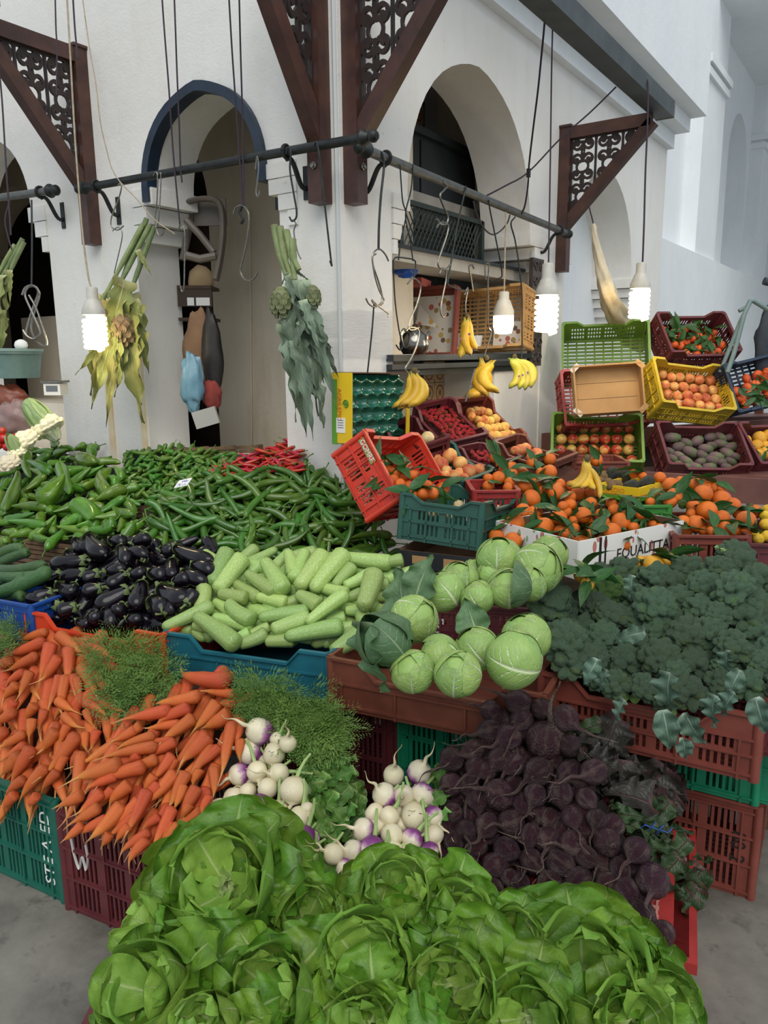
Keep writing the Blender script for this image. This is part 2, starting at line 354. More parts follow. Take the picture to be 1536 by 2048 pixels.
# far hall
struct(MB().box((-.75, 11, 1.65), (.8, 10.4, 3.3)).obj('wall_far', PLW, smooth=False), 'pale blue-white lower wall of the far hall', 'wall')
FW = lambda u, d, z: Vector((-.62-d, u, z))
arch_wall('wall_far_upper', FW, 5.8, 16.2, 3.3, 8.5, [(11.9, 13.6, 11.9, 13.6, 5.2, .85, None)], .5, PLW, label='pale upper wall of the far hall with a tall niche')
struct(MB().box((-1.2, 12.7, 5), (.1, 2.2, 4)).obj('trim_16', PLW, smooth=False), 'back of the tall niche', 'wall')
for i, (y, w_, d) in enumerate([(6.2, .8, .25), (9.7, 1.3, .22), (14.6, 1.4, .22)]):
    struct(MB().box((-.62+d/2, y, 5.9), (d, w_, 5.2)).obj('trim_%d' % (17+i), PLW, smooth=False), 'flat pilaster on the far wall', 'pilaster')
    mb = MB()
    for q in range(2): mb.box((-.62+d/2, y, 5.75+q*.14), (d+.1+.06*q, w_+.08+.05*q, .1))
    struct(mb.obj('trim_%d' % (21+i), PLW, smooth=False), 'moulded capital of the pilaster', 'trim')
struct(MB().box((2, 16.3, 4), (9, .2, 8)).obj('wall_end', PLW, smooth=False), 'end wall of the far hall', 'wall')
struct(MB().box((3.6, 13.0, 6.9), (9, 7.0, .15)).obj('trim_25', PLW, smooth=False), 'pale vault ledge of the far hall', 'trim')

# navy archivolt around the left arch
P = []
for i in range(25):
    t = -math.cos(math.pi*i/24); z = 2.88+.44*(max(0, 1-abs(t)**2.1))**.5+.02*(1-min(1, abs(t)*3)); P.append((-.955+t*.455, z+.0))
P = [(P[0][0], 2.80)]+P+[(P[-1][0], 2.80)]
mb = MB(); vs = []; cz = 2.9
for i, (x, z) in enumerate(P):
    dx, dz = x+.955, max(z-cz, 0); L_ = math.hypot(dx, dz) or 1; dx /= L_; dz /= L_
    for o_, d in ((-.022, -.03), (.03, -.03), (.03, .0), (-.022, .05)): vs.append((x+dx*o_, d, z+dz*o_))
n = len(P); mb.add(vs, [(i*4+j, i*4+(j+1) % 4, (i+1)*4+(j+1) % 4, (i+1)*4+j) for i in range(n-1) for j in range(4)]+[(0, 1, 2, 3), (n*4-1, n*4-2, n*4-3, n*4-4)])
struct(mb.obj('trim_15', NAVY), 'navy painted moulding framing the left arch', 'moulding')

# ---------------------------------------------------------------- pierced wooden brackets
def fret_mesh():
    """pierced scrollwork panel, right triangle: corner at origin, 1 out along x, 1 down along -z; marching squares"""
    N = 64; g = np.zeros((N+1, N+1)); U, V = np.meshgrid(np.linspace(0, 1, N+1), np.linspace(0, 1, N+1), indexing='ij')
    T = .185; best = np.full(U.shape, 9.0)
    cx = (U/T) % 2; cy = (V/T) % 2; cx = np.where(cx > 1, 2-cx, cx); cy = np.where(cy > 1, 2-cy, cy)
    def polyd(P):
        d = np.full(U.shape, 9.0)
        for (ax, ay), (bx, by) in zip(P, P[1:]):
            L2 = (bx-ax)**2+(by-ay)**2; t = np.clip(((cx-ax)*(bx-ax)+(cy-ay)*(by-ay))/L2, 0, 1); d = np.minimum(d, np.hypot(cx-ax-t*(bx-ax), cy-ay-t*(by-ay)))
        return d
    sp = [(.52+.40*(1-.8*i/20)*math.cos(.4+i*.33), .48+.40*(1-.8*i/20)*math.sin(.4+i*.33)) for i in range(21)]
    sp2 = [(1.0-.45*(1-.6*i/12)*math.cos(i*.2), .05+.5*(1-.6*i/12)*math.sin(i*.2)) for i in range(13)]
    best = np.minimum(polyd(sp)-.085, np.minimum(polyd([(0, 0), (0, 1)])-.07, polyd(sp2)-.07)); best = np.minimum(best, polyd([(.9, .95), (1, .55), (.8, .3)])-.06)
    best = np.minimum(best, np.hypot(cx-.52, cy-.48)-.13)
    fr = np.minimum(np.minimum(U-.03, V-.03), (1-U-V)/1.414-.03); best = np.minimum(best, fr); outside = U+V-1.0; best = np.maximum(best, outside*3)
    S = -best; mb = MB(); th = .018; P = lambda i, j, d: (i/N, d, -j/N)
    for i in range(N):
        for j in range(N):
            c = [(i, j), (i+1, j), (i+1, j+1), (i, j+1)]; s = [S[a] for a in c]
            if max(s) <= 0: continue
            poly = []; walls = []
            for q in range(4):
                a, b = c[q], c[(q+1) % 4]; sa, sb = s[q], s[(q+1) % 4]
                if sa > 0: poly.append((a[0], a[1], 0))
                if (sa > 0) != (sb > 0): t = sa/(sa-sb); poly.append((a[0]+t*(b[0]-a[0]), a[1]+t*(b[1]-a[1]), 1))
            n = len(poly)
            if n < 3: continue
            mb.add([P(a, b, -th/2) for a, b, _ in poly]+[P(a, b, th/2) for a, b, _ in poly], [tuple(range(n)), tuple(range(n, 2*n))[::-1]]+[(q, n+q, n+(q+1) % n, (q+1) % n) for q in range(n) if poly[q][2] and poly[(q+1) % n][2]])
    return mb.mesh('fretwork_panel', WOODX, False)
FRET = fret_mesh()
def bracket(label, p, out, arm, zb, zd, zt, bolts=False, w=.085):
    """post against the wall at p(x,y); out: unit vector; arm length; post bottom, diagonal foot, top"""
    out = Vector((*out, 0)); t = thing('wooden_bracket', label, 'bracket', frame((p[0], p[1], 0), out, (0, 0, 1)), 'pierced wooden brackets of the canopy')
    MB().box((w/2, 0, (zb+zt)/2), (w, w, zt-zb)).obj('post', WOODD, t, smooth=False)
    MB().box((arm/2+w/2, 0, zt-w/2), (arm-w, w*.9, w)).obj('arm', WOODD, t, smooth=False)
    a, b = Vector((w*.7, 0, zd)), Vector((arm, 0, zt-w*.8)); d = b-a
    MB().box((a+b)/2, (d.length+.04, w*.9, w*.9), d.to_track_quat('X', 'Y').to_matrix()).obj('diagonal_brace', WOODD, t, smooth=False)
    f = link('fretwork_panel', FRET, t, loc((w*.9, 0, zt-w*.9), s=(arm-w*1.6, 1, zt-zd-w*1.5)))
    if bolts:
        mb = MB().lathe([(0, 0), (.018, 0), (.018, .006), (.012, .010), (.012, .018), (0, .02)], 6, loc((w+.001, 0, zb+.17), (0, rd(90), 0))); mb.obj('bolt', STEEL, t)
    MB().box((w*.5, 0, zt+.008), (w*1.25, w*1.25, .016)).obj('post_cap', WOODD, t, smooth=False)
    return t
bracket('pierced dark wooden bracket on the white pillar above the left bulb', (-1.93, 0), (0, -1), .64, 2.6, 2.93, 3.72)
bracket('tall pierced wooden bracket at the corner pillar, facing the pepper stall', (-.09, 0), (0, -1), .66, 2.64, 2.95, 3.98, True)
bracket('tall pierced wooden bracket at the corner pillar, facing the fruit stand', (0, .075), (1, 0), .66, 2.64, 2.93, 3.72, True)
bracket('pierced wooden bracket at the far end of the right arch', (0, 2.83), (1, 0), .68, 2.53, 2.88, 3.585)
def beam(label, a, b, w, h):
    a, b = Vector(a), Vector(b); d = b-a; R = d.to_track_quat('X', 'Z').to_matrix(); t = thing('canopy_beam', label, 'beam', Matrix.Translation((a+b)/2) @ R.to_4x4())
    MB().box((0, 0, 0), (d.length, w, h)).obj('beam_body', BEAM, t, smooth=False)
    MB().box((0, w*.2, h*.5+.02), (d.length-.02, w*.35, .04)).obj('top_batten', BEAM, t, smooth=False)
    MB().box((d.length/2+.008, 0, 0), (.016, w*1.02, h*1.05)).obj('end_plate', mat('weathered_end', '#8d8c83', '#6b6a62', rough=.7, scale=30), t, smooth=False)
    return t
beam('long dark grey canopy beam above the fruit stand', (.72, .1, 3.64), (.72, 3.02, 3.64), .13, .11)
beam('dark grey canopy beam above the left bracket', (-5.0, -.66, 3.80), (-1.80, -.66, 3.80), .13, .12)

# ---------------------------------------------------------------- rails with turned ends on iron scroll holders
def rail(label, a, b, r, wallp, holders, finials=(1, 1)):
    a, b = Vector(a), Vector(b); d = (b-a).normalized(); t = thing('hanging_rail', label, 'rail')
    MB().tube([a, b], r, 14).obj('pipe', PIPE if r >= .024 else IRON, t)
    for k_, (p, s) in enumerate(((a, -1), (b, 1))):
        if finials[k_]:
            M = frame(p, d*s, (0, 0, 1)) @ loc((0, 0, 0), (0, rd(90), 0))
            MB().lathe([(r*.9, -.005), (r*1.5, 0), (r*1.7, .015), (r*1.2, .03), (r*.8, .045), (r*1.25, .058), (r*1.3, .075), (r*.8, .09), (0, .094)], 14, M).obj('finial', IRON, t)
    for q in holders:
        p = a+(b-a)*q; wp = Vector(wallp(p)); n = (p-wp).normalized(); s = []
        for i in range(13): s.append(wp+Vector((0, 0, -.14))+n*((p-wp).length*(i/12)) + Vector((0, 0, .14-.035))*(i/12) + Vector((0, 0, -.03*math.sin(i/12*math.pi*2))))
        mb = MB().tube(s, [.013-.004*abs(i/12-.5) for i in range(13)], 8)
        ring = [p+(n*math.cos(u_)+Vector((0, 0, 1))*math.sin(u_))*(r+.007) for u_ in [2*math.pi*i/16 for i in range(17)]]
        mb.tube(ring, .009, 6); mb.box(wp+n*.004+Vector((0, 0, -.12)), (abs(n.x)*.008+abs(n.y)*.035, abs(n.y)*.008+abs(n.x)*.035, .16)); mb.obj('iron_holder', IRON, t)
    return t
rail('dark iron rail on the left arch wall, from left pillar to the corner', (-1.80, -.15, 2.905), (.24, -.15, 2.870), .022, lambda p: (p.x, 0, p.z), (.05, .78))
rail('grey pipe rail along the right arch wall, hung with hooks', (.15, .03, 2.865), (.15, 2.60, 2.79), .024, lambda p: (0, p.y, p.z), (.06, .95))
rail('short grey rail end at the far left arch', (-3.5, -.15, 2.99), (-2.17, -.15, 2.93), .025, lambda p: (p.x, 0, p.z), (.93,), (0, 1))
# ================================================================ plastic crates and trays
def plastic(name, c1, c2=None, rough=.42): return mat(name, c1, c2 or c1, rough=rough, scale=9, bump=.12, bscale=25)
PC = dict(orange=plastic('orange_plastic', '#d8451f', '#c23c1c'), teal=plastic('teal_plastic', '#1f6878', '#1a5866'), brown=plastic('brown_plastic', '#7a4434', '#653629'), maroon=plastic('maroon_plastic', '#6a2f33', '#57262b'),
          brick=plastic('brick_red_plastic', '#86463a', '#743a31'), green=plastic('green_plastic', '#1f8f68', '#177a58'), dgreen=plastic('dark_green_plastic', '#2d5b4e', '#264c43'), lime=plastic('lime_plastic', '#6f9434', '#5f832c'),
          yellow=plastic('yellow_plastic', '#c9ae2d', '#b59a24'), navy=plastic('navy_plastic', '#24364f', '#1b2a40'), beige=plastic('sand_plastic', '#c39a63', '#b0854f'), red=plastic('red_plastic', '#a33330', '#8e2a28'), blue=plastic('blue_plastic', '#1d4f9e', '#173f85'), vermilion=plastic('vermilion_plastic', '#d23b25', '#bb331f'), grass=plastic('grass_green_plastic', '#3f8b3a', '#357a32'), palegreen=plastic('sea_green_plastic', '#1f6a58', '#1b5b4d'))
def panel_mb(L, H, holes, dip, dipw, handle, th=.006, slots=2, pitch=.021):
    """wall panel in local x (length) z (height), thickness along +y outward; pierced cells; dipped top edge"""
    mb = MB(); us = {-L/2, L/2}; hz = []
    top = lambda u: H if not dip else H-dip*max(0, min(1, (dipw-abs(u))/.05+.5))
    if dip: us |= {-dipw-.025, dipw+.025, -dipw+.025, dipw-.025}
    sl = []
    if holes:
        n = int((L-.10)/pitch); u = -n*pitch/2
        for i in range(n):
            if i % 6 != 5: sl.append((u+i*pitch+.005, u+i*pitch+.016))
        for a, b in sl: us |= {a, b}
    us = sorted(us); Hl = H-dip-.028; zs = [0]
    if holes:
        z = .03; hh = (Hl-.03-.02*(slots-1))/slots
        for q in range(slots): hz.append((z, z+hh)); zs += [z, z+hh]; z += hh+.02
    zs.append(Hl); zs = sorted(set(round(q, 4) for q in zs)); hn = None
    if handle: hn = (H-.062, H-.034)
    for a, b in zip(us, us[1:]):
        if b-a < 1e-5: continue
        m = (a+b)/2; inslot = any(p-1e-6 <= a and b <= q+1e-6 for p, q in sl)
        rows = list(zip(zs, zs[1:]))
        for c, d in rows:
            if inslot and any(abs(c-p) < 1e-3 or (c > p and d <= q+1e-4) for p, q in hz): continue
            mb.box((m, th/2, (c+d)/2), (b-a, th, d-c))
        za, zb = top(a), top(b)
        if hn and abs(m) < .05:
            mb.box((m, th/2, (Hl+hn[0])/2), (b-a, th, hn[0]-Hl)); lo = hn[1]
        else: lo = Hl
        mb.add([(a, 0, lo), (b, 0, lo), (b, th, lo), (a, th, lo), (a, 0, za), (b, 0, zb), (b, th, zb), (a, th, za)], [(0, 3, 2, 1), (4, 5, 6, 7), (0, 1, 5, 4), (1, 2, 6, 5), (2, 3, 7, 6), (3, 0, 4, 7)])
    for z in ([.02]+[(hz[i][1]+hz[i+1][0])/2 for i in range(len(hz)-1)] if holes else [.02]): mb.box((0, th+.003, z), (L, .008, .008))
    mb.box((0, th+.003, Hl), (L, .008, .008))
    for u in ([-L/2+.045, L/2-.045, -L/6, L/6] if L > .3 else [-L/2+.035, L/2-.035]): mb.box((u, th+.003, Hl/2), (.008, .008, Hl))
    # rim flange following the top edge
    for a, b in zip(us, us[1:]):
        za, zb = top(a), top(b); mb.add([(a, -.002, za-.004), (b, -.002, zb-.004), (b, .017, zb-.004), (a, .017, za-.004), (a, -.002, za+.006), (b, -.002, zb+.006), (b, .017, zb+.006), (a, .017, za+.006)], [(0, 3, 2, 1), (4, 5, 6, 7), (0, 1, 5, 4), (2, 3, 7, 6)])
    return mb
_pc = {}
def pmesh(name, m, *a):
    k_ = (m.name,)+a
    if k_ not in _pc: _pc[k_] = panel_mb(*a).mesh(name, m, False)
    return _pc[k_]
def crate(label, col, M, L=.6, W=.4, H=.24, holes=True, dip=.05, dipw=None, handle=True, slots=2, group=None, enddip=0, cat='crate', name='plastic_crate', flip=1):
    m = PC[col]; t = thing(name, label, cat, M, group); dw = dipw or L*.30
    Z = lambda x, y, a: Matrix.Translation((x, y, 0)) @ Matrix.Rotation(a, 4, 'Z')
    for s in (0, 1): link('side_panel', pmesh('side_panel', m, L, H, holes, dip, dw, False, .006, slots), t, Z(0, (W/2)*(1 if s else -1), 0 if s else math.pi))
    for s in (0, 1): link('end_panel', pmesh('end_panel', m, W, H, holes, enddip, W*.28, handle and not enddip, .006, slots), t, Z((L/2)*(1 if s else -1), 0, -math.pi/2 if s else math.pi/2))
    kb = ('base', m.name, L, W, holes)
    if kb not in _pc:
        mb = MB()
        if holes:
            n = int(W/.03); 
            for i in range(n): mb.box((0, -W/2+(i+.5)*W/n, .008), (L, .016, .008))
            for i in range(9): mb.box((-L/2+(i+.5)*L/9, 0, .005), (.012, W, .01))
        else: mb.box((0, 0, .006), (L, W, .012))
        _pc[kb] = mb.mesh('base', m, False)
    link('base', _pc[kb], t)
    kc = ('post', m.name, H)
    if kc not in _pc: _pc[kc] = MB().tube([(0, 0, 0), (0, 0, H+.004)], .016, 10).mesh('corner_post', m)
    for sx in (-1, 1):
        for sy in (-1, 1): link('corner_post', _pc[kc], t, Matrix.Translation((sx*L/2, sy*W/2, 0)))
    return t
def text(s, size, m, parent, M, ext=.0006, name='lettering', align='CENTER'):
    c = bpy.data.curves.new(name, 'FONT'); c.body = s; c.size = size; c.extrude = ext; c.align_x = align; c.align_y = 'CENTER'; c.materials.append(m); c.resolution_u = 3
    o = bpy.data.objects.new(name, c); COL.objects.link(o); dg = bpy.context.evaluated_depsgraph_get(); me = bpy.data.meshes.new_from_object(o.evaluated_get(dg)); bpy.data.objects.remove(o); return link(name, me, parent, M)
WHITE = mat('white_paint', '#e8e8e4', rough=.6); BLACK = mat('black_ink', '#1c1c1c', rough=.6)

# ================================================================ vegetables: unit meshes along local X (-.5 stem .. .5 tip), unit thickness
def veg(prof, n=20, seg=12, bend=None, lob=None, seed=0, jit=.03, uv=False):
    """prof(t) radius (unit diameter -> .5), bend(t)->(y,z)"""
    R = random.Random(seed); mb = MB(); vs = []; ph = R.random()*6
    for i in range(n+1):
        t = i/n; t = .5-.5*math.cos(math.pi*t) if not callable(getattr(prof, 'lin', None)) else t
        y0, z0 = bend(t) if bend else (0, 0); r = prof(t)
        for j in range(seg):
            a = 2*math.pi*j/seg; q = r*(1+(lob(t, a) if lob else 0)+jit*math.sin(3*a+5*t*3+ph)*math.sin(7*t+ph)); vs.append((t-.5, y0+q*math.cos(a), z0+q*math.sin(a)))
    fs = [(i*seg+j, i*seg+(j+1) % seg, (i+1)*seg+(j+1) % seg, (i+1)*seg+j) for i in range(n) for j in range(seg)]
    fs += [tuple(range(seg))[::-1], tuple(n*seg+j for j in range(seg))]
    return mb.add(vs, fs)
def ease(t, pts):
    for (a, x), (b, y) in zip(pts, pts[1:]):
        if t <= b: s = (t-a)/(b-a); s = s*s*(3-2*s); return x+(y-x)*s
    return pts[-1][1]
def pw(t, pts):
    for (a, x), (b, y) in zip(pts, pts[1:]):
        if t <= b: return x+(y-x)*(t-a)/(b-a)
    return pts[-1][1]
CARROT = axis_mat('carrot_skin', [(0, '#a8481c'), (.1, '#c85a2a'), (.5, '#d0642e'), (.68, '#d87c38'), (.80, '#d69a58'), (1, '#c9a473')], 6, .1, .40, .4, .35, 60, 13, .88, spec=.45)
TURNIP = axis_mat('turnip_skin', [(0, '#5f2360'), (.15, '#7f3a7d'), (.23, '#b58ca8'), (.29, '#ddd2bb'), (.6, '#d6caa8'), (1, '#bfa983')], 2.4, .15, .4, .4, .15, 20, spec=.5)
TURNIPW = axis_mat('white_turnip_skin', [(0, '#b9a57c'), (.05, '#cfc3a0'), (.28, '#ddd3b4'), (.6, '#d2c6a0'), (1, '#b9a178')], 3.5, .08, .4, .35, .15, 20, spec=.5)
BEET = axis_mat('beet_skin', [(0, '#3d2526'), (.1, '#331a22'), (.36, '#361b24'), (.5, '#443030'), (1, '#77655a')], 5, .12, .38, .9, .6, 24, spk=('#54433f', 4), spec=.45)
EGG = mat('aubergine_skin', '#17111a', '#0c0910', rough=.2, scale=2, var=.3, coat=.1, spec=.38)
EGGC = mat('aubergine_calyx', '#73824f', '#596b3b', rough=.6, scale=14, bump=.3)
ZUC = axis_mat('courgette_skin', [(0, '#7a9747'), (.12, '#96b262'), (.85, '#93b05f'), (1, '#7d9b48')], 5, .07, .36, .8, .15, 30, spk=('#b6cd88', 26), spec=.5)
ZEND = mat('courgette_stub', '#a3b577', '#7d9150', rough=.6, scale=20)
CUC = axis_mat('cucumber_skin', [(0, '#2c4a26'), (.5, '#36582c'), (1, '#3d5f30')], 5, .1, .4, .6, .3, 40, spk=('#4d6f3c', 14))
PEPL = mat('long_pepper_skin', '#5c8626', '#456d1c', rough=.24, scale=3, var=.8, coat=.15)
PEPS = mat('small_pepper_skin', '#527d25', '#3b621b', rough=.28, scale=4, var=.9, coat=.1)
CHIL = mat('green_chilli_skin', '#4c7424', '#385c1b', rough=.24, scale=3, var=1.0, coat=.15)
RCHI = mat('red_chilli_skin', '#c8181d', '#a10f17', rough=.24, scale=3, var=.5, coat=.3)
STEMG = mat('green_stem', '#5c8436', '#476b28', rough=.5, scale=10)
def lib(fn, n): return [fn(i) for i in range(n)]
def _carrot(i):
    R = random.Random(i); A, B = R.uniform(-.5, .5), R.uniform(-.5, .5); c = R.uniform(-2.2, 2.2); e = R.uniform(-1.6, 1.6); m = R.uniform(.60, .72)
    def r(t): return .5*min(1, (t/.05+.05)**.5)*pw(t, [(0, .9), (.08, 1), (m*.6, .86), (m*.85, .62), (m, .40), (m+.08, .19), (.88, .095), (1, .04)])
    def b(t): s = max(0, t-m)/(1-m); return A*math.sin(t*3)*.45+c*s**1.6*.5, B*(t**2)*.5+e*s**1.7*.5
    return veg(r, 22, 10, b, None, i, .05).mesh('carrot', CARROT, True, 0)
def _ball(i, name, m, R0, flat=1.0, tail=1.0):
    R = random.Random(i*31+5); c, e = R.uniform(-.5, .5), R.uniform(-.6, .3); k_ = .58/(tail if tail > 1 else 1)
    def r(t):
        if t < k_: u = t/k_*2-1; q = .5*math.sqrt(max(0, 1-abs(u)**2.15)); return max(q, .10 if t < .05 else .0, .075 if t > k_*.7 else 0)
        s = (t-k_)/(1-k_); return max(.018, .10*(1-s)**1.3)
    def b(t): s = max(0, t-k_)/(1-k_); return c*s**1.3+.07*math.sin(9*s+i), e*s**1.5+.05*math.sin(7*s+2*i)
    return veg(r, 30, 14, b, None, i, .035).mesh(name, m, True, 0)
def _egg(i):
    R = random.Random(i+90); c, e = R.uniform(-.18, .18), R.uniform(-.2, .2); f = R.uniform(.5, .66)
    return veg(lambda t: .5*min(1, math.sqrt(max(0, 1-((t-.64)/.36)**2)) if t > .64 else 1)*pw(t, [(0, .34), (.1, f-.05), (.4, .86), (.64, 1), (1, 1)]), 18, 16, lambda t: (c*math.sin(t*3), e*math.sin(t*3)), None, i, .02).mesh('aubergine', EGG, True, 0)
def _calyx():
    mb = MB(); vs = []; seg = 20; ring = [(-.06, .10), (0.0, .19), (.03, .30), (.16, .36)]
    for q, (x, r) in enumerate(ring):
        for j in range(seg):
            a = 2*math.pi*j/seg; sp = .5+.5*math.cos(5*a); xx = x if q < 3 else x*(.15+1.25*sp)+.02; vs.append((xx, r*math.cos(a)*(1 if q < 3 else .82+.3*sp), r*math.sin(a)*(1 if q < 3 else .82+.3*sp)))
    mb.add(vs, [(i*seg+j, (i+1)*seg+j, (i+1)*seg+(j+1) % seg, i*seg+(j+1) % seg) for i in range(3) for j in range(seg)])
    mb.tube([(-.02, 0, 0), (-.12, .02, .02), (-.24, .07, .06), (-.32, .16, .08)], [.10, .075, .07, .085], 8); return mb.mesh('calyx', EGGC, True, 50)
def _zuc(i):
    R = random.Random(i+40); c = R.uniform(-.2, .2); f = R.uniform(.66, .8)
    return veg(lambda t: .5*min(1, ((t+.003)/.05)**.5*.62+.38 if t < .05 else 1)*(math.sqrt(max(0, 1-((t-.9)/.1)**2)) if t > .9 else 1)*pw(t, [(0, f*.75), (.08, f), (.7, .97), (.9, 1), (1, 1)]), 20, 24, lambda t: (c*math.sin(t*3), 0), lambda t, a: .03*math.cos(8*a), i, .012).mesh('courgette', ZUC, True, 0)
ZSTUB = MB().lathe([(.0, 0), (.21, 0), (.17, .02), (.2, .03), (.0, .031)], 10, Matrix.Rotation(rd(-90), 4, 'Y'), 0, lambda t, z: .12*math.cos(5*t)).mesh('stem_stub', ZEND, True, 40)
def _cuc(i):
    R = random.Random(i+70); c = R.uniform(-.7, .7)
    return veg(lambda t: .5*(math.sqrt(max(0, 1-((t-.92)/.08)**2)) if t > .92 else 1)*(math.sqrt(max(0, 1-((t-.1)/.1)**2)) if t < .1 else 1)*pw(t, [(0, .8), (.3, .95), (1, 1)])+.0, 20, 12, lambda t: (c*math.sin(t*3), 0), None, i, .03).mesh('cucumber', CUC, True, 0)
def _pep(i, name, m, long):
    R = random.Random(i*7+long); c, e = R.uniform(-1, 1)*(.55 if long else .3), R.uniform(-.5, .5); n = R.choice((3, 4)); am = R.uniform(.05, .12); tp = R.uniform(.38, .62)
    ps = [(0, .35), (.06, .8), (.16, 1), (.5, .86), (.85, tp), (.97, tp*.5), (1, .05)]
    return veg(lambda t: .5*pw(t, ps), 18, 16, lambda t: (c*math.sin(t*2.6)*.8, e*t*t), lambda t, a: am*math.cos(n*a+t*2)*min(1, t*4)+.05*math.sin(11*t+i)*math.cos(2*a), i, .05).mesh(name, m, True, 0)
def _chi(i, name, m, th=1):
    R = random.Random(i*13+2); c, e = R.uniform(-1.6, 1.6), R.uniform(-1.0, 1.0); w_ = R.uniform(-.5, .5)
    return veg(lambda t: .5*pw(t, [(0, .4), (.04, .8), (.12, 1), (.45, .96), (.78, .72), (.93, .34), (1, .04)])*th, 20, 10, lambda t: (c*(t-.1)**2*2.2+w_*math.sin(t*6)*.5, e*(t-.3)**2*1.4), lambda t, a: .06*math.cos(2*a+8*t+i), i, .04).mesh(name, m, True, 0)
def _pstem(i):
    R = random.Random(i); s = R.uniform(.4, 1.0)
    mb = MB(); mb.lathe([(.0, -.01), (.30, -.0), (.36, -.05), (.22, -.07), (.13, -.09)], 10, Matrix.Rotation(rd(-90), 4, 'Y') @ Matrix.Diagonal((1, 1, -1, 1)))
    return mb
CARROTS = lib(_carrot, 8); EGGS = lib(_egg, 4); CALYX = _calyx(); ZUCS = lib(_zuc, 5); CUCS = lib(_cuc, 3)
TURN = lib(lambda i: _ball(i, 'turnip', TURNIP, 1, 1, 1.16), 5)+lib(lambda i: _ball(i+9, 'turnip', TURNIPW, 1, 1, 1.16), 4); BEETS = lib(lambda i: _ball(i+20, 'beetroot', BEET, 1, 1, 1.38), 6)
PEPLS = lib(lambda i: _pep(i, 'green_pepper', PEPL, 1), 7); PEPSS = lib(lambda i: _pep(i+30, 'small_green_pepper', PEPS, 0), 5)
CHIS = lib(lambda i: _chi(i, 'green_chilli', CHIL), 8); RCHIS = lib(lambda i: _chi(i+50, 'red_chilli', RCHI), 5)
def stem_mesh(i, L, r, cap, capr, m=None):
    """hooked stalk sitting on the stem end, real metres, pointing -X"""
    R = random.Random(i); a = R.uniform(-1, 1); b = R.uniform(-.4, 1)
    P = [(0.004, 0, 0)]+[(-L*t, L*.55*a*t*t, L*.5*b*t*t) for t in (.15, .35, .55, .75, 1)]
    mb = MB().tube(P, [r*1.3, r*1.1, r*.9, r*.85, r*.9, r*1.25], 6)
    mb.lathe([(capr*.3, -.004), (capr, .0), (capr*1.05, -.006), (capr*.5, .007)][::1] if 0 else [(capr*1.02, -cap), (capr*.9, -.001), (capr*.45, .004)], 9, Matrix.Rotation(rd(-90), 4, 'Y')); return mb.mesh('stem', m or STEMG, True, 50)
PSTEM = [stem_mesh(i, .045, .0035, .005, .014) for i in range(5)]; PSTEMS = [stem_mesh(i+9, .030, .0024, .003, .008) for i in range(4)]
def put(me, name, c, X, Z, L, w, roll=0, w2=None):
    o = bpy.data.objects.new(name, me); COL.objects.link(o); o.matrix_basis = frame(c, X, Z, (L, w, w2 or w), roll); return o
def addpart(o, me, name, off=-.5):
    """child in metres at the stem end of a scaled vegetable"""
    s = o.matrix_basis.to_scale(); c = bpy.data.objects.new(name, me); COL.objects.link(c); c.parent = o
    c.matrix_basis = Matrix.Translation((off, 0, 0)) @ Matrix.Diagonal((1/s.x, 1/s.y, 1/s.z, 1)); return c

# ---------------------------------------------------------------- round fruit (unit diameter)
def fruit(name, m, prof=None, seg=16, n=12, i=0, dim=.08, sq=1.0, lob=0):
    R = random.Random(i+3); P = []
    for q in range(n+1):
        a = math.pi*q/n; r = .5*math.sin(a); z = -.5*math.cos(a)*sq
        d = dim*math.exp(-(r/.13)**2); z += d if z < 0 else -d
        P.append((max(r, .001), z))
    ph = R.random()*6
    return MB().lathe(P, seg, None, 0, lambda t, z: .02*math.sin(2*t+ph)+lob*math.cos(5*t)*(z < 0)).mesh(name, m, True, 0)
def fruit_mat(name, stops, rough=.4, bump=.3, bscale=90, nscale=2.2, var=.4, sss=0, axis=.0):
    k = NT(name); b = k.b; tc = k.n('ShaderNodeTexCoord').outputs['Object']; oi = k.n('ShaderNodeObjectInfo').outputs['Random']
    mp = k.n('ShaderNodeMapping'); cb = k.n('ShaderNodeCombineXYZ'); k.l(k.math('MULTIPLY', oi, 40), cb.inputs[0]); k.l(tc, mp.inputs[0]); k.l(cb.outputs[0], mp.inputs[1])
    f = k.math('ADD', k.noise(nscale, 3, mp.outputs[0]), k.math('MULTIPLY', k.math('SUBTRACT', oi, .5), .25*var))
    c = k.ramp(f, [(a, lin(h)) for a, h in stops]); h = k.n('ShaderNodeHueSaturation'); k.l(c, h.inputs['Color'])
    k.l(k.math('ADD', k.math('MULTIPLY', k.math('FRACT', k.math('MULTIPLY', oi, 5.7)), .4*var), 1-.2*var), h.inputs['Value']); k.l(h.outputs[0], b.inputs['Base Color'])
    b.inputs['Roughness'].default_value = rough
    if bump: k.bump(k.noise(bscale, 2, tc), bump, .02)
    MATS[name] = k.m; return k.m
ORANGE = fruit_mat('orange_peel', [(.3, '#c76716'), (.5, '#e06c16'), (.75, '#e67a20')], .36, .35, 70)
CLEM = fruit_mat('clementine_peel', [(.3, '#c05d16'), (.5, '#da651a'), (.75, '#e07526')], .36, .3, 70)
MAND = fruit_mat('mandarin_peel', [(.3, '#d5531d'), (.6, '#e96427'), (.8, '#ee7a38')], .36, .3, 70)
LEMON = fruit_mat('lemon_peel', [(.3, '#c9a81f'), (.5, '#e6b92d'), (.75, '#eec74a')], .4, .35, 60)
LORANGE = fruit_mat('lemon_orange_peel', [(.3, '#dd9a24'), (.5, '#ecab30'), (.75, '#f0b84a')], .4, .35, 60)
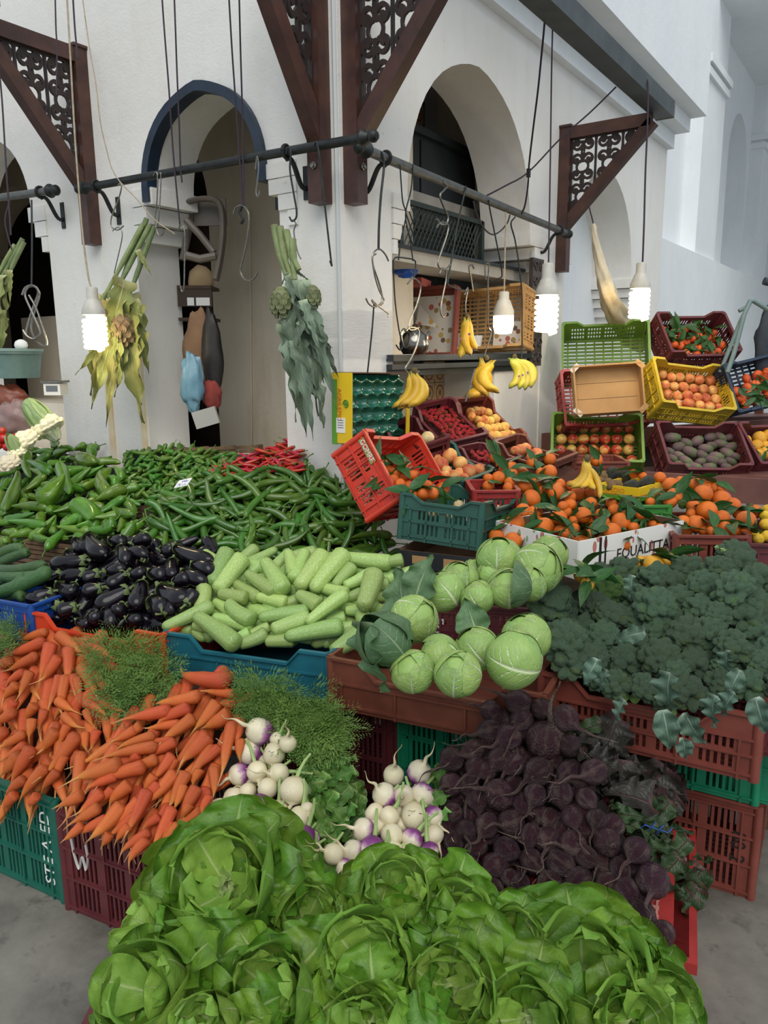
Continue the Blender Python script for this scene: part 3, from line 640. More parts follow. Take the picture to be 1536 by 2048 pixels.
APPLE = fruit_mat('apple_skin', [(.28, '#a02320'), (.44, '#bd4430'), (.56, '#d08c48'), (.72, '#d6b45e')], .3, .0, 30, 1.8, 1.2)
PEACH = fruit_mat('peach_skin', [(.3, '#b5482f'), (.45, '#cc7341'), (.6, '#d89a56'), (.75, '#dcb468')], .65, .1, 90, 1.7, .8)
APRI = fruit_mat('yellow_peach_skin', [(.3, '#c05a36'), (.42, '#d89448'), (.6, '#dfb658'), (.75, '#e2c465')], .6, .1, 90, 1.7, .9)
PALEF = fruit_mat('pale_yellow_skin', [(.3, '#d9b878'), (.6, '#e8d3a0'), (.8, '#ecdcb0')], .5, .1, 60, 2, .4)
STRAW = fruit_mat('strawberry_skin', [(.3, '#8f1620'), (.6, '#b3242b'), (.8, '#c23a38')], .3, .6, 14, 3, .4)
PRICK = axis_mat('prickly_pear_skin', [(0, '#56683f'), (.35, '#626a48'), (.65, '#6d5650'), (1, '#58424a')], 2.2, .35, .55, .9, .3, 12)
AVO = mat('avocado_skin', '#33382a', '#23281f', rough=.5, scale=9, bump=.5, bscale=14, bdist=.03); KIWI = mat('kiwi_skin', '#80633f', '#6c5233', rough=.8, scale=12, bump=.3, bscale=90)
TOM = mat('tomato_skin', '#c8301c', '#b22616', rough=.25, scale=2, var=.4, coat=.3)
BAN = axis_mat('banana_peel', [(0, '#5f5a28'), (.06, '#aea43c'), (.16, '#d3ac2c'), (.85, '#d4a92a'), (.95, '#a0832c'), (.985, '#4a3a22'), (1, '#33281a')], 4, .03, .42, .4, .1, 10, spk=('#c99b26', 9))
BANG = axis_mat('greenish_banana_peel', [(0, '#6a7a2c'), (.06, '#b0b848'), (.2, '#c9bb3c'), (.8, '#c9b63a'), (.95, '#a8a83c'), (.985, '#4a3a22'), (1, '#33281a')], 4, .03, .42, .4, .1, 10)
ORM = [fruit('orange', ORANGE, i=i, dim=.03, sq=.95) for i in range(3)]; CLM = [fruit('clementine', CLEM, i=i+5, dim=.05, sq=.86) for i in range(3)]; MAM = [fruit('mandarin', MAND, i=i+5, dim=.05, sq=.86) for i in range(2)]
APM = [fruit('apple', APPLE, i=i, dim=.12, sq=.95) for i in range(3)]; PEM = [fruit('peach', PEACH, i=i, dim=.07, sq=.95) for i in range(3)]; AYM = [fruit('yellow_peach', APRI, i=i, dim=.07, sq=.95) for i in range(3)]; PFM = [fruit('pale_fruit', PALEF, i=i, dim=.07, sq=.95) for i in range(2)]
LEMM = [veg(lambda t: .5*pw(t, [(0, .1), (.06, .28), (.2, .8), (.5, 1), (.8, .8), (.94, .3), (1, .12)]), 14, 14, None, None, 3, .02).mesh('lemon', LEMON, True, 0)]; LOM = [fruit('lemon_orange', LORANGE, i=2, dim=.02, sq=1.05)]
TOMM = [fruit('tomato', TOM, i=1, dim=.1, sq=.85, lob=.02)]
PRM = [veg(lambda t: .5*pw(t, [(0, .35), (.05, .6), (.3, .95), (.6, 1), (.88, .75), (1, .15)]), 14, 12, None, None, i, .05).mesh('prickly_pear', PRICK, True, 0) for i in range(3)]
AVM = veg(lambda t: .5*pw(t, [(0, .12), (.1, .5), (.35, .8), (.65, 1), (.9, .7), (1, .1)]), 16, 14, None, None, 2, .02).mesh('avocado', AVO, True, 0); KIM = veg(lambda t: .5*math.sqrt(max(0.01, 1-(2*t-1)**2)), 12, 12, None, None, 2, .02).mesh('kiwi_fruit', KIWI, True, 0)
CALG = mat('strawberry_calyx', '#4e7a35', '#3d6429', rough=.6)
def _straw(i):
    mb = veg(lambda t: .5*pw(t, [(0, .4), (.06, .8), (.2, 1), (.5, .86), (.85, .4), (1, .08)]), 10, 10, None, None, i, .05); k_ = 7
    for j in range(k_):
        a = 2*math.pi*j/k_; c, s = math.cos(a), math.sin(a); mb.add([(-.5, .0, 0), (-.46, .22*c-.1*s, .22*s+.1*c), (-.50, (.66*c), .66*s), (-.46, .22*c+.1*s, .22*s-.1*c)], [(0, 1, 2, 3)], 1)
    return mb.mesh('strawberry', [STRAW, CALG], True, 50)
STM = lib(_straw, 2)
CITL = vein_mat('citrus_leaf', '#35602a', '#264c22', '#5f8546', .35, .02, 7, .2, .6, 0, .08)
def leaf_mb(L, W, curl=.3, fold=.25, wav=.0, nw=3, nu=8, nv=6, tip=1.0, base=.0, seed=0, lobes=0, cup=0, thick=0):
    """leaf along +X from the origin, face +Z; uv: u across, v along"""
    R = random.Random(seed); ph = R.random()*6
    def fn(u, v):
        if tip < 0: v = math.sin(v*math.pi/2)*.9+v*.1
        a = u*2-1; w_ = math.sin(math.pi*min(1, max(.0, (v*(1-base)+base)))**tip) if tip > 0 else (math.sqrt(max(0, 1-((v-.6)/.4)**2)) if v > .6 else .22+.78*math.sin(v/.6*math.pi/2)**1.3); w_ = W*.5*max(w_, .02)
        if lobes: w_ *= 1-.42*(.5+.5*math.cos(lobes*2*math.pi*v+ph))*(.4+.6*abs(math.sin(v*9)))
        z = -curl*L*v*v+fold*abs(a)*w_+wav*W*abs(a)**1.5*math.sin(nw*2*math.pi*v+ph+(a > 0)*1.7)+cup*W*(1-math.cos(a*1.4))
        return (L*v*(1-.12*abs(curl)*v), a*w_, z)
    return MB().grid(fn, nu, nv)
CITLM = [leaf_mb(.10+.012*i, .044, .25*(i-1), .3, .03, 2, 5, 7, .75, .02, i).mesh('leaf', CITL, True, 0) for i in range(4)]
for me in CITLM: me.transform(Matrix.Identity(4))
def cit_leaf(o, i, n=1, seed=0):
    R = random.Random(seed*17+i)
    s = o.matrix_basis.to_scale().x
    for _ in range(n):
        a = R.uniform(0, 6.28); M = Matrix.Translation((0, 0, .46)) @ Matrix.Rotation(a, 4, 'Z') @ Matrix.Rotation(R.uniform(-.3, .45), 4, 'Y') @ Matrix.Rotation(R.uniform(-.6, .6), 4, 'X') @ Matrix.Scale(1/s*R.uniform(.85, 1.2), 4)
        link('leaf', CITLM[R.randrange(4)], o, M)
def ball(me, name, c, d, up=(0, 0, 1), seed=0, tilt=.9):
    R = random.Random(seed); u = (Vector(up)+Vector((R.uniform(-1, 1), R.uniform(-1, 1), R.uniform(-1, 1)))*tilt).normalized(); o = bpy.data.objects.new(name, me); COL.objects.link(o)
    q = u.to_track_quat('Z', 'Y').to_matrix().to_4x4() @ Matrix.Rotation(R.uniform(0, 6.28), 4, 'Z'); o.matrix_basis = Matrix.Translation(Vector(c)) @ q @ Matrix.Scale(d, 4); return o
# uv fix for leaf grids: u across must be first coordinate
# ================================================================ trays and crates of the vegetable stall
def zrot(a): return (0, 0, rd(a))
def from_front(px, z, L, W, yaw, fl=True):
    """crate centre from the pixel of the front corner at height z"""
    p = onz(px[0], px[1], z); a = rd(yaw); X = Vector((math.cos(a), math.sin(a), 0)); Y = Vector((-math.sin(a), math.cos(a), 0))
    return p+X*(L/2 if fl else -L/2)+Y*(W/2)
def low_crate(label, col, px, zref, zb, L, W, H, yaw, fl=True, **k_):
    c = from_front(px, zref, L, W, yaw, fl); return crate(label, col, loc((c.x, c.y, zb), zrot(yaw)), L, W, H, **k_)
g1 = low_crate('sea green crate on the floor under the left carrot heap, lettered in white', 'palegreen', (131, 1803), 0, 0, .6, .4, .40, 6, False, slots=3, dip=0)
text('STE A ED', .072, WHITE, g1, loc((.245, -.2085, .2), (rd(90), rd(-90), 0)))
w1 = low_crate('maroon crate on the floor under the front carrot heap, painted with a W', 'maroon', (140, 1815), 0, 0, .6, .4, .38, 8, slots=3, dip=0)
mb = MB(); zs = [(0, .07), (.012, -.01), (.03, -.055), (.048, .0), (.062, -.05), (.075, .0), (.07, .05)]
mb.tube(catmull([(x-.25, -.2095, .24+z) for x, z in zs], 5), .0055, 6, flat=.25); mb.obj('painted_letter', WHITE, w1)
low_crate('orange plastic tray with a dipped front edge, full of aubergines', 'orange', (52, 1222), .85, .66, .73, .42, .19, 9.6, holes=False, dip=.055, handle=False, name='produce_tray', cat='tray')
low_crate('teal plastic tray with a dipped front edge, heaped with pale courgettes', 'teal', (333, 1265), .85, .66, .69, .42, .19, 14, holes=False, dip=.055, handle=False, name='produce_tray', cat='tray')
low_crate('brown plastic tray with a dipped front edge, full of cabbages', 'brown', (662, 1315), .85, .66, .76, .42, .19, 8.9, holes=False, dip=.06, handle=False, name='produce_tray', cat='tray')
low_crate('long brick red slotted crate, heaped with broccoli', 'brick', (1085, 1345), .85, .64, .66, .44, .21, 4, slots=2, dip=.05, handle=False)
low_crate('blue plastic tray of cucumbers behind the aubergines', 'blue', (62, 1212), .88, .70, .55, .40, .18, 9, False, holes=False, dip=0, handle=False, name='produce_tray', cat='tray')
fr = low_crate('maroon crate with white lettering, holding the upper cabbages', 'maroon', (858, 1207), .97, .77, .42, .5, .20, 22, slots=2, dip=0, handle=True)
text('Fruta', .06, WHITE, fr, loc((-.175, -.2585, .085), (rd(90), rd(90), 0)))
# supports under the trays
low_crate('maroon slotted crate standing under the brown cabbage tray', 'maroon', (795, 1560), .3, .22, .6, .4, .42, 10, False, slots=3, dip=0)
low_crate('bright green slotted crate under the brown cabbage tray beside the beetroots', 'green', (797, 1560), .3, .22, .6, .4, .42, 6, True, slots=3, dip=0)
low_crate('maroon crate on the floor behind the turnip greens, second layer', 'maroon', (795, 1640), .05, 0, .6, .4, .22, 10, False, slots=2, dip=0)
low_crate('bright green crate on the floor hidden behind the beetroots', 'green', (800, 1640), .05, 0, .6, .4, .22, 6, True, slots=2, dip=0)
rr = low_crate('brick red slotted crate on the floor at the right edge, under a green crate', 'brick', (1500, 1797), 0, 0, .6, .4, .36, 4, False, slots=3, dip=0)
text('80 2', .07, BLACK, rr, loc((.245, -.2085, .19), (rd(90), rd(90), 0)))
low_crate('bright green slotted crate stacked on the red crate at the right edge', 'green', (1508, 1614), .36, .37, .6, .42, .26, 4, False, slots=2, dip=0)
low_crate('maroon crate behind the broccoli at the right edge', 'maroon', (1640, 1400), .86, .64, .5, .4, .2, 4, False, slots=2, dip=0)
low_crate('bright green crate farther right under the broccoli', 'green', (1640, 1640), .36, .37, .3, .42, .26, 4, False, slots=2, dip=0)
# upturned red tray that carries the beetroots
t = thing('upturned_tray', 'red plastic tray lying upturned beneath the beetroot heap', 'tray', loc((1.755, -1.20, .0), zrot(13)))
MB().box((0, 0, .20), (.62, .56, .40)).box((0, 0, .415), (.54, .48, .03)).obj('tray_body', PC['red'], t, smooth=False)
MB().box((0, 0, .385), (.66, .60, .03)).obj('rim', PC['red'], t, smooth=False)
mb = MB(); 
for i in range(12): mb.box((.19+.0, -.2+i*.036, .4335), (.085, .010, .006))
for i in range(5): mb.box((.155+.018*i, 0, .432), (.006, .44, .006))
mb.obj('mesh_base', mat('pale_mesh', '#c98f84', '#b8776d', rough=.6), t, smooth=False)
# low crates carrying turnips, carrots and lettuces (seen only between the leaves)
def riser(label, c, d, yaw, col='maroon'): return crate(label, col, loc((c[0], c[1], 0), zrot(yaw)), d[0], d[1], d[2], holes=False, dip=0, handle=False, name='low_crate')
riser('maroon low crate beneath the turnips', (1.17, -1.50, 0), (.66, .46, .34), 12)
riser('maroon low crate beneath the front lettuces at left', (1.12, -2.08, 0), (.62, .42, .25), 32)
riser('maroon low crate beneath the front lettuces at right', (1.72, -1.80, 0), (.62, .42, .25), 32)
# wooden pepper table: trestle top, slatted tray fronts
def slat_tray(label, a, b, n, z0, dz, depth, group=None):
    """stack of long wooden slats from a to b (front edge)"""
    a, b = Vector(a), Vector(b); d = b-a; t = thing('slatted_tray', label, 'tray', frame((a+b)/2, d, (0, 0, 1)))
    for i in range(n): MB().box((0, random.uniform(-.004, .004), z0+dz*i), (d.length, .014, dz*.78)).obj('slat', OLDWOOD, t, smooth=False)
    for x in (-.5, -.17, .17, .5): MB().box((x*(d.length-.04), .02, z0+dz*(n-1)/2), (.035, .025, dz*n)).obj('batten', OLDWOOD, t, smooth=False)
    MB().box((0, depth/2, z0-dz), (d.length, depth, .012)).obj('tray_floor', OLDWOOD, t, smooth=False); return t
slat_tray('stack of old wooden slats edging the long pepper heap', (-1.75, -1.06, .94), (-.62, -.90, .94), 5, -.09, .026, .8)
slat_tray('old wooden tray edge between the long peppers and the chillies', tuple(ony(228, 1018, -.52)), tuple(ony(350, 1012, -.42)), 4, -.07, .024, .35)
slat_tray('worn wooden tray behind the small peppers', tuple(ony(352, 905, -.06)), tuple(ony(520, 900, -.03)), 3, -.03, .024, .15)
t = thing('wooden_box', 'dark wooden box edge in front of the teal-green fruit crate', 'box', frame(onz(890, 1128, .93), (1, .25, 0), (0, 0, 1)))
for y, h in ((-.12, .07), (.12, .07)): MB().box((0, y, 0), (.46, .018, h)).obj('plank', PLANKB, t, smooth=False)
for x in (-.22, .22): MB().box((x, 0, 0), (.018, .24, .07)).obj('plank', PLANKB, t, smooth=False)
MB().box((0, 0, -.03), (.44, .23, .01)).obj('box_floor', PLANKB, t, smooth=False)
t = thing('trestle_table', 'wooden stall table standing under the peppers along the left wall', 'table', loc((-.75, -.5, 0)))
MB().box((0, 0, .80), (2.1, .9, .04)).obj('table_top', OLDWOOD, t, smooth=False)
for x in (-1.0, 0, 1.0):
    for y in (-.4, .4): MB().box((x, y, .39), (.06, .06, .78)).obj('leg', OLDWOOD, t, smooth=False)
t = thing('trestle_table', 'wooden stall table standing under the oranges and fruit crates', 'table', loc((1.28, .32, 0), zrot(20)))
MB().box((0, 0, .76), (1.5, 1.3, .04)).obj('table_top', OLDWOOD, t, smooth=False)
for x in (-.7, .7):
    for y in (-.6, .6): MB().box((x, y, .37), (.06, .06, .74)).obj('leg', OLDWOOD, t, smooth=False)
def bed(name, label, pl, poly, drop, m, th=.03):
    """sloping board added under a heap, its dark colour standing for gap shade"""
    P = [pl.hit(x, y, -drop) for x, y in poly]; n = len(P); mb = MB()
    mb.add([p for p in P]+[p-pl.n*th for p in P], [tuple(range(n)), tuple(range(n, 2*n))[::-1]]+[(i, n+i, n+(i+1) % n, (i+1) % n) for i in range(n)]); return tag(mb.obj(name, m, smooth=False), label, 'board')
SACK = mat('dark_green_gap_shade', '#1d2a17', '#141d10', rough=.95, scale=20, bump=.5); GAPD = mat('dark_gap_shade', '#1f1a17', '#15110f', rough=.95, scale=20, bump=.5)  # board colours painted dark, as the shade seen between heaped items
GAPO = mat('rust_gap_shade', '#4d2412', '#38190d', rough=.95, scale=20, bump=.5)  # gap shade under carrots and oranges, put into the board colour

# ================================================================ heaps
def rnd_heap(pl, poly, gap, lib_, name, Lr, wr, seed, stem=None, ang=(0, 180), lift=(0, .5), gy=.7, pitch=.25, frac=1.0, maxn=999, cap=None):
    """lay items over the slope, lengths in metres; ang: turn within the slope"""
    R = random.Random(seed); out = []; X0 = pl.n.cross(Vector((0, 0, 1))); X0 = X0.normalized() if X0.length > .01 else Vector((1, 0, 0)); Y0 = pl.n.cross(X0)
    for x, y in scatter(poly, gap, seed, 9000, gy, maxn):
        L, w_ = R.uniform(*Lr), R.uniform(*wr); a = rd(R.uniform(*ang)+180*(R.random() < .5)); D = X0*math.cos(a)+Y0*math.sin(a)+pl.n*R.uniform(-pitch, pitch)
        o = put(R.choice(lib_), name, pl.hit(x, y, w_*R.uniform(*lift)), D, pl.n, L, w_, R.uniform(-.6, .6)); out.append(o)
        if stem: addpart(o, R.choice(stem), 'stem')
    return out
# --- long green peppers, left
pl = Plane((0, 1072, -1.03), (285, 1075, -.92), (110, 885, -.10))
PP = [(-30, 1080), (60, 1082), (200, 1072), (275, 1062), (262, 1020), (262, 985), (245, 960), (235, 925), (205, 905), (160, 893), (110, 888), (60, 905), (30, 935), (0, 950), (-30, 960)]
bed('display_board', 'sloping board in dark green gap shade beneath the long peppers', pl, [(-60, 1070), (270, 1060), (240, 940), (110, 900), (-60, 960)], .075, SACK)
A = rnd_heap(pl, PP, 26, PEPLS, 'green_pepper', (.12, .16), (.048, .06), 11, PSTEM, (0, 180), (-1.0, -.6), .7, .2)
A += rnd_heap(pl, PP, 25, PEPLS, 'green_pepper', (.13, .19), (.048, .064), 12, PSTEM, (0, 180), (-.1, .45), .7, .3)
HERO = [(78, 1005, 138, 965, 60), (190, 925, 158, 900, 40), (250, 975, 198, 1010, 40), (215, 985, 205, 930, 40), (100, 945, 60, 930, 36), (55, 905, 68, 955, 34), (10, 1020, 40, 950, 38), (95, 1015, 30, 1020, 34), (160, 1030, 128, 1060, 34), (230, 1040, 200, 1055, 34), (10, 1040, 75, 1032, 30), (90, 1050, 20, 1048, 28), (265, 1030, 225, 1005, 30), (150, 1010, 175, 1040, 62), (120, 930, 135, 985, 40)]
def hero(pl, rows, lib_, name, seed, stem=None, lift=.6, pitch=0, kx=1, ky=1, ox=0, oy=0, off=-.5, wide=1.0):
    R = random.Random(seed); out = []
    for r in rows:
        x1, y1, x2, y2, wp = (r[0]*kx+ox, r[1]*ky+oy, r[2]*kx+ox, r[3]*ky+oy, r[4]*kx)
        li = r[5] if len(r) > 5 else 0
        c0 = pl.hit((x1+x2)/2, (y1+y2)/2); d = (c0-CAM).dot(_f); w_ = wp*wide*d/F; lf = w_*(lift+li+R.uniform(-.12, .12))
        a, b = pl.hit(x1, y1, lf+pitch*w_), pl.hit(x2, y2, lf-pitch*w_); D = b-a
        o = put(lib_[R.randrange(len(lib_))], name, (a+b)/2, D, pl.n, max(D.length, w_*.9), w_, R.uniform(-.5, .5)); out.append(o)
        if stem: addpart(o, R.choice(stem) if isinstance(stem, list) else stem, 'stem', off)
    return out
A += hero(pl, HERO, PEPLS, 'green_pepper', 5, PSTEM, .6, wide=.66)
label_pile(A, 'glossy green pepper', 'left pepper heap', 10, lean)
for o in A: tag(o, None, 'pepper', 'long green peppers heaped by the left pillar')
# --- small green peppers
pl = Plane((260, 1000, -.48), (420, 1000, -.42), (350, 895, -.04))
PP = [(250, 955), (262, 1002), (330, 1008), (400, 1005), (420, 965), (430, 940), (470, 918), (455, 902), (400, 896), (350, 893), (300, 900), (252, 906), (250, 925)]
bed('display_board', 'sloping board in dark green gap shade beneath the small peppers', pl, PP, .05, SACK)
A = rnd_heap(pl, PP, 14, PEPSS, 'small_green_pepper', (.06, .08), (.027, .034), 21, None, (0, 180), (-.9, -.5), .65, .2)
A += rnd_heap(pl, PP, 13, PEPSS, 'small_green_pepper', (.065, .095), (.026, .036), 22, PSTEMS, (0, 180), (0, .5), .65, .35)
label_pile(A, 'small green pepper', 'small pepper heap', 11, lean)
for o in A: tag(o, None, 'pepper', 'small green peppers behind the price card')
# --- red chillies
pl = Plane((415, 950, -.30), (600, 945, -.18), (560, 880, .10))
PP = [(412, 945), (418, 952), (470, 948), (540, 945), (598, 945), (600, 885), (585, 878), (560, 893), (510, 905), (470, 922)]
bed('display_board', 'sloping board in dark gap shade beneath the red chillies', pl, PP, .05, GAPD)
A = rnd_heap(pl, PP, 15, RCHIS, 'red_chilli', (.09, .13), (.017, .022), 31, None, (-25, 40), (-.8, -.3), .6, .25)
A += rnd_heap(pl, PP, 13, RCHIS, 'red_chilli', (.10, .15), (.018, .024), 32, PSTEMS, (-25, 40), (.2, 1.2), .6, .35)
label_pile(A, 'shiny red chilli', 'red chilli heap', 10, lean)
for o in A: tag(o, None, 'chilli', 'red chillies heaped against the pillar')
# --- long green chillies
pl = Plane((400, 1115, -.80), (755, 1095, -.16), (560, 945, -.22))
PP = [(310, 1045), (300, 1075), (345, 1105), (430, 1112), (470, 1108), (560, 1100), (660, 1095), (770, 1112), (755, 1075), (730, 1025), (712, 985), (690, 955), (640, 950), (560, 938), (500, 945), (430, 952), (400, 970), (350, 985)]
bed('display_board', 'sloping board in dark green gap shade beneath the green chillies', pl, [(310, 1090), (430, 1100), (740, 1092), (690, 965), (560, 950), (420, 965), (340, 1000)], .06, SACK)
A = rnd_heap(pl, PP, 30, CHIS, 'green_chilli', (.15, .19), (.030, .038), 41, None, (-50, 60), (-1.1, -.6), .6, .15)
A += rnd_heap(pl, PP, 27, CHIS, 'green_chilli', (.16, .22), (.032, .042), 42, PSTEM, (-60, 70), (-.2, .7), .6, .25)
A += rnd_heap(pl, PP, 38, CHIS, 'green_chilli', (.18, .25), (.035, .045), 43, PSTEM, (-80, 80), (.7, 1.5), .6, .25)
label_pile(A, 'green chilli', 'green chilli heap', 12, lean)
for o in A: tag(o, None, 'chilli', 'long green chillies heaped on the stall')
t = thing('price_card', 'small white card with blue handwriting standing in the peppers', 'card', frame(at(366, 966, 3.62), (.95, .1, .22), (-.1, -.55, .8)))
MB().box((0, 0, 0), (.085, .055, .0015)).obj('card', WHITE, t, smooth=False); INK = mat('blue_ink', '#3a3f9c', rough=.6)
mb = MB(); mb.tube(catmull([(-.03, -.004, .001), (-.018, -.002, .001), (-.026, -.02, .001)], 4), .0011, 5); mb.tube(catmull([(-.008, -.006, .001), (-.014, -.007, .001), (-.012, -.013, .001), (-.007, -.014, .001), (-.011, -.02, .001), (-.016, -.018, .001)], 4), .0011, 5)
mb.tube(catmull([(-.003+.009*i/2+.004*math.cos(i*1.57), -.014+.006*math.sin(i*1.57), .001) for i in range(9)], 3), .0009, 5); mb.obj('handwritten_price', INK, t)
mb = MB(); mb.tube(catmull([(-.012, .018, .001), (-.008, .004, .001), (-.002, .02, .001), (.002, .006, .001), (.006, .012, .001), (.01, .006, .001), (.014, .02, .001), (.014, .005, .001), (.02, .011, .001), (.024, .004, .001), (.03, .012, .001)], 4), .001, 5); mb.obj('handwritten_word', INK, t)
# --- aubergines
pl = Plane((60, 1228, -1.44), (325, 1262, -1.33), (250, 1080, -1.0))
EG = [(350, 545, 425, 620, 75), (300, 560, 330, 600, 50), (480, 590, 505, 655, 60), (390, 590, 330, 580, 55), (350, 640, 205, 655, 65), (345, 690, 245, 705, 62), (400, 690, 330, 715, 60), (250, 690, 170, 725, 60), (425, 685, 510, 675, 55), (530, 575, 605, 555, 50), (500, 605, 590, 625, 52), (700, 590, 850, 640, 66), (690, 640, 695, 710, 62), (600, 690, 660, 715, 62), (690, 735, 765, 715, 62), (730, 690, 825, 730, 62), (505, 690, 430, 745, 60), (520, 755, 380, 825, 80), (570, 730, 545, 830, 74), (640, 755, 755, 800, 96), (520, 700, 590, 690, 55), (605, 800, 655, 855, 84), (505, 815, 450, 860, 60), (420, 840, 450, 905, 60), (230, 740, 300, 765, 60), (300, 735, 270, 790, 52), (410, 750, 330, 775, 62), (215, 765, 130, 805, 62), (240, 830, 190, 775, 62), (310, 825, 230, 855, 62), (310, 885, 360, 895, 50), (510, 875, 570, 880, 50), (770, 660, 850, 690, 60), (440, 560, 500, 575, 50), (640, 600, 700, 590, 50), (190, 815, 110, 790, 58), (650, 850, 690, 820, 60), (580, 640, 560, 590, 45), (270, 610, 300, 640, 55), (360, 860, 400, 880, 55), (740, 820, 770, 760, 60)]
bed('display_board', 'dark board as gap shade beneath the aubergines in the orange tray', pl, [(75, 1225), (320, 1255), (420, 1120), (200, 1095), (90, 1160)], .05, GAPD)
A = hero(pl, EG, EGGS, 'aubergine', 3, None, .35, 0, .5, .5, 0, 800, wide=1.08)
A += rnd_heap(pl, [(70, 1225), (320, 1260), (425, 1120), (420, 1090), (180, 1080), (80, 1150)], 26, EGGS, 'aubergine', (.12, .15), (.06, .07), 8, None, (0, 180), (-.7, -.35), .8, .1)
for i, o in enumerate(A):
    if i < len(EG):
        s = o.matrix_basis.to_scale(); c = link('calyx', CALYX, o); c.matrix_basis = Matrix.Translation((-.47, 0, 0)) @ Matrix.Diagonal((s.y/s.x*1.05, 1.05, 1.05, 1))
label_pile(A, 'dark glossy aubergine', 'in the orange tray', 7, lean)
for o in A: tag(o, None, 'aubergine', 'aubergines in the orange tray')
# --- courgettes
pl = Plane((335, 1262, -1.31), (690, 1285, -1.03), (600, 1112, -.80))
ZU = [(845, 740, 912, 600, 75), (865, 765, 975, 625, 76), (1055, 640, 1135, 772, 78), (985, 690, 1105, 770, 60), (935, 730, 1040, 795, 60, -.4), (875, 770, 990, 795, 60), (1025, 785, 1150, 815, 60, -.4), (855, 805, 935, 858, 60, -.5), (910, 810, 1018, 882, 72), (790, 855, 815, 745, 66), (650, 912, 855, 818, 60), (780, 860, 950, 985, 80, .4), (850, 870, 1015, 905, 66, -.5), (1035, 870, 1240, 850, 68), (1188, 775, 1278, 828, 68, .3), (1085, 920, 1245, 868, 70), (1225, 893, 1390, 770, 60, .5), (1140, 948, 1375, 905, 76), (1060, 965, 1180, 958, 60, -.4), (950, 980, 1070, 928, 58), (1000, 938, 1080, 905, 52, -.5), (1150, 605, 1178, 700, 62), (1225, 600, 1175, 730, 66), (1190, 755, 1300, 612, 84), (1250, 765, 1385, 608, 82), (1372, 630, 1570, 652, 68), (1335, 745, 1415, 662, 56), (1375, 745, 1490, 690, 56), (1450, 835, 1500, 685, 84, .6), (1270, 745, 1395, 778, 58), (1380, 795, 1450, 770, 52, -.4), (1380, 842, 1455, 835, 56, -.3), (1100, 825, 1200, 798, 52, -.5), (1530, 655, 1615, 640, 56), (1440, 845, 1495, 905, 72), (1325, 1012, 1455, 925, 82, .3), (1300, 885, 1385, 868, 56, -.5), (940, 955, 1000, 930, 52, -.5), (1295, 700, 1315, 765, 58, -.4), (1490, 745, 1560, 735, 60, -.3), (770, 900, 860, 905, 60, -.6), (1160, 660, 1130, 740, 60, -.7), (960, 700, 930, 780, 60, -.8), (1420, 900, 1330, 930, 60, -.7), (1100, 740, 1200, 770, 60, -.7)]
bed('display_board', 'dark board as gap shade beneath the courgettes in the teal tray', pl, [(345, 1255), (680, 1280), (790, 1140), (600, 1118), (430, 1130)], .06, SACK)
A = hero(pl, ZU, ZUCS, 'courgette', 4, None, .3, 0, .5, .5, 0, 800)
A += rnd_heap(pl, [(350, 1258), (690, 1283), (800, 1150), (600, 1110), (430, 1120), (400, 1190)], 26, ZUCS, 'courgette', (.15, .19), (.055, .062), 18, None, (-40, 60), (-1.0, -.6), .8, .1)
for o in A: addpart(o, ZSTUB, 'stem_stub', -.505).matrix_basis @= Matrix.Scale(o.matrix_basis.to_scale().y*.62, 4)
label_pile(A, 'pale green courgette', 'in the teal tray', 8, lean)
for o in A: tag(o, None, 'courgette', 'courgettes in the teal tray')
# --- cucumbers at the left edge
pl = Plane((0, 1210, -1.45), (90, 1200, -1.42), (40, 1095, -1.15))
A = hero(pl, [(-20, 1118, 45, 1098, 22), (-10, 1130, 55, 1105, 22), (-20, 1135, 92, 1128, 24), (-15, 1152, 85, 1150, 24), (-20, 1190, 100, 1140, 30, .5), (-10, 1165, 48, 1162, 22), (20, 1180, 55, 1150, 28), (-20, 1175, 30, 1178, 24), (-10, 1202, 45, 1195, 26)], CUCS, 'cucumber', 6, None, .2)
label_pile(A, 'dark green cucumber', 'in the blue tray', 4, lean)
for o in A: tag(o, None, 'cucumber', 'cucumbers in the blue tray')

# --- carrots
CL = [(175, 165, 0, 225, 50), (185, 128, 60, 172, 42), (205, 168, 148, 352, 62), (240, 225, 158, 345, 52), (272, 188, 262, 372, 54), (232, 138, 352, 238, 56), (328, 160, 520, 265, 58), (370, 240, 556, 318, 52), (322, 262, 402, 425, 56), (150, 222, 0, 302, 46), (122, 282, 68, 404, 46), (242, 298, 185, 455, 46), (265, 298, 243, 500, 50), (290, 298, 302, 425, 38), (383, 278, 455, 440, 46), (308, 308, 328, 408, 42), (95, 288, 0, 348, 42), (70, 338, 0, 415, 46), (142, 418, 80, 505, 48), (127, 472, 112, 575, 46), (226, 518, 158, 625, 56), (228, 398, 315, 455, 46), (338, 408, 448, 475, 46), (400, 398, 520, 455, 42), (252, 458, 340, 525, 42), (343, 438, 378, 520, 38), (430, 498, 442, 580, 42), (314, 535, 165, 725, 62), (340, 528, 346, 620, 42), (390, 518, 366, 610, 42), (132, 588, 5, 780, 62), (78, 615, -20, 720, 60), (55, 445, -15, 495, 50), (98, 535, -15, 600, 44), (100, 578, -15, 650, 44), (98, 715, -10, 805, 48), (62, 778, -15, 855, 48), (185, 665, 40, 840, 56), (232, 685, 140, 790, 46), (262, 618, 195, 760, 44), (322, 608, 262, 700, 46), (178, 435, 148, 530, 42), (272, 498, 225, 600, 42), (202, 638, 128, 730, 42), (40, 240, -30, 280, 50), (430, 330, 400, 420, 40), (60, 400, 20, 470, 44), (20, 520, -30, 570, 46), (150, 780, 110, 830, 44)]
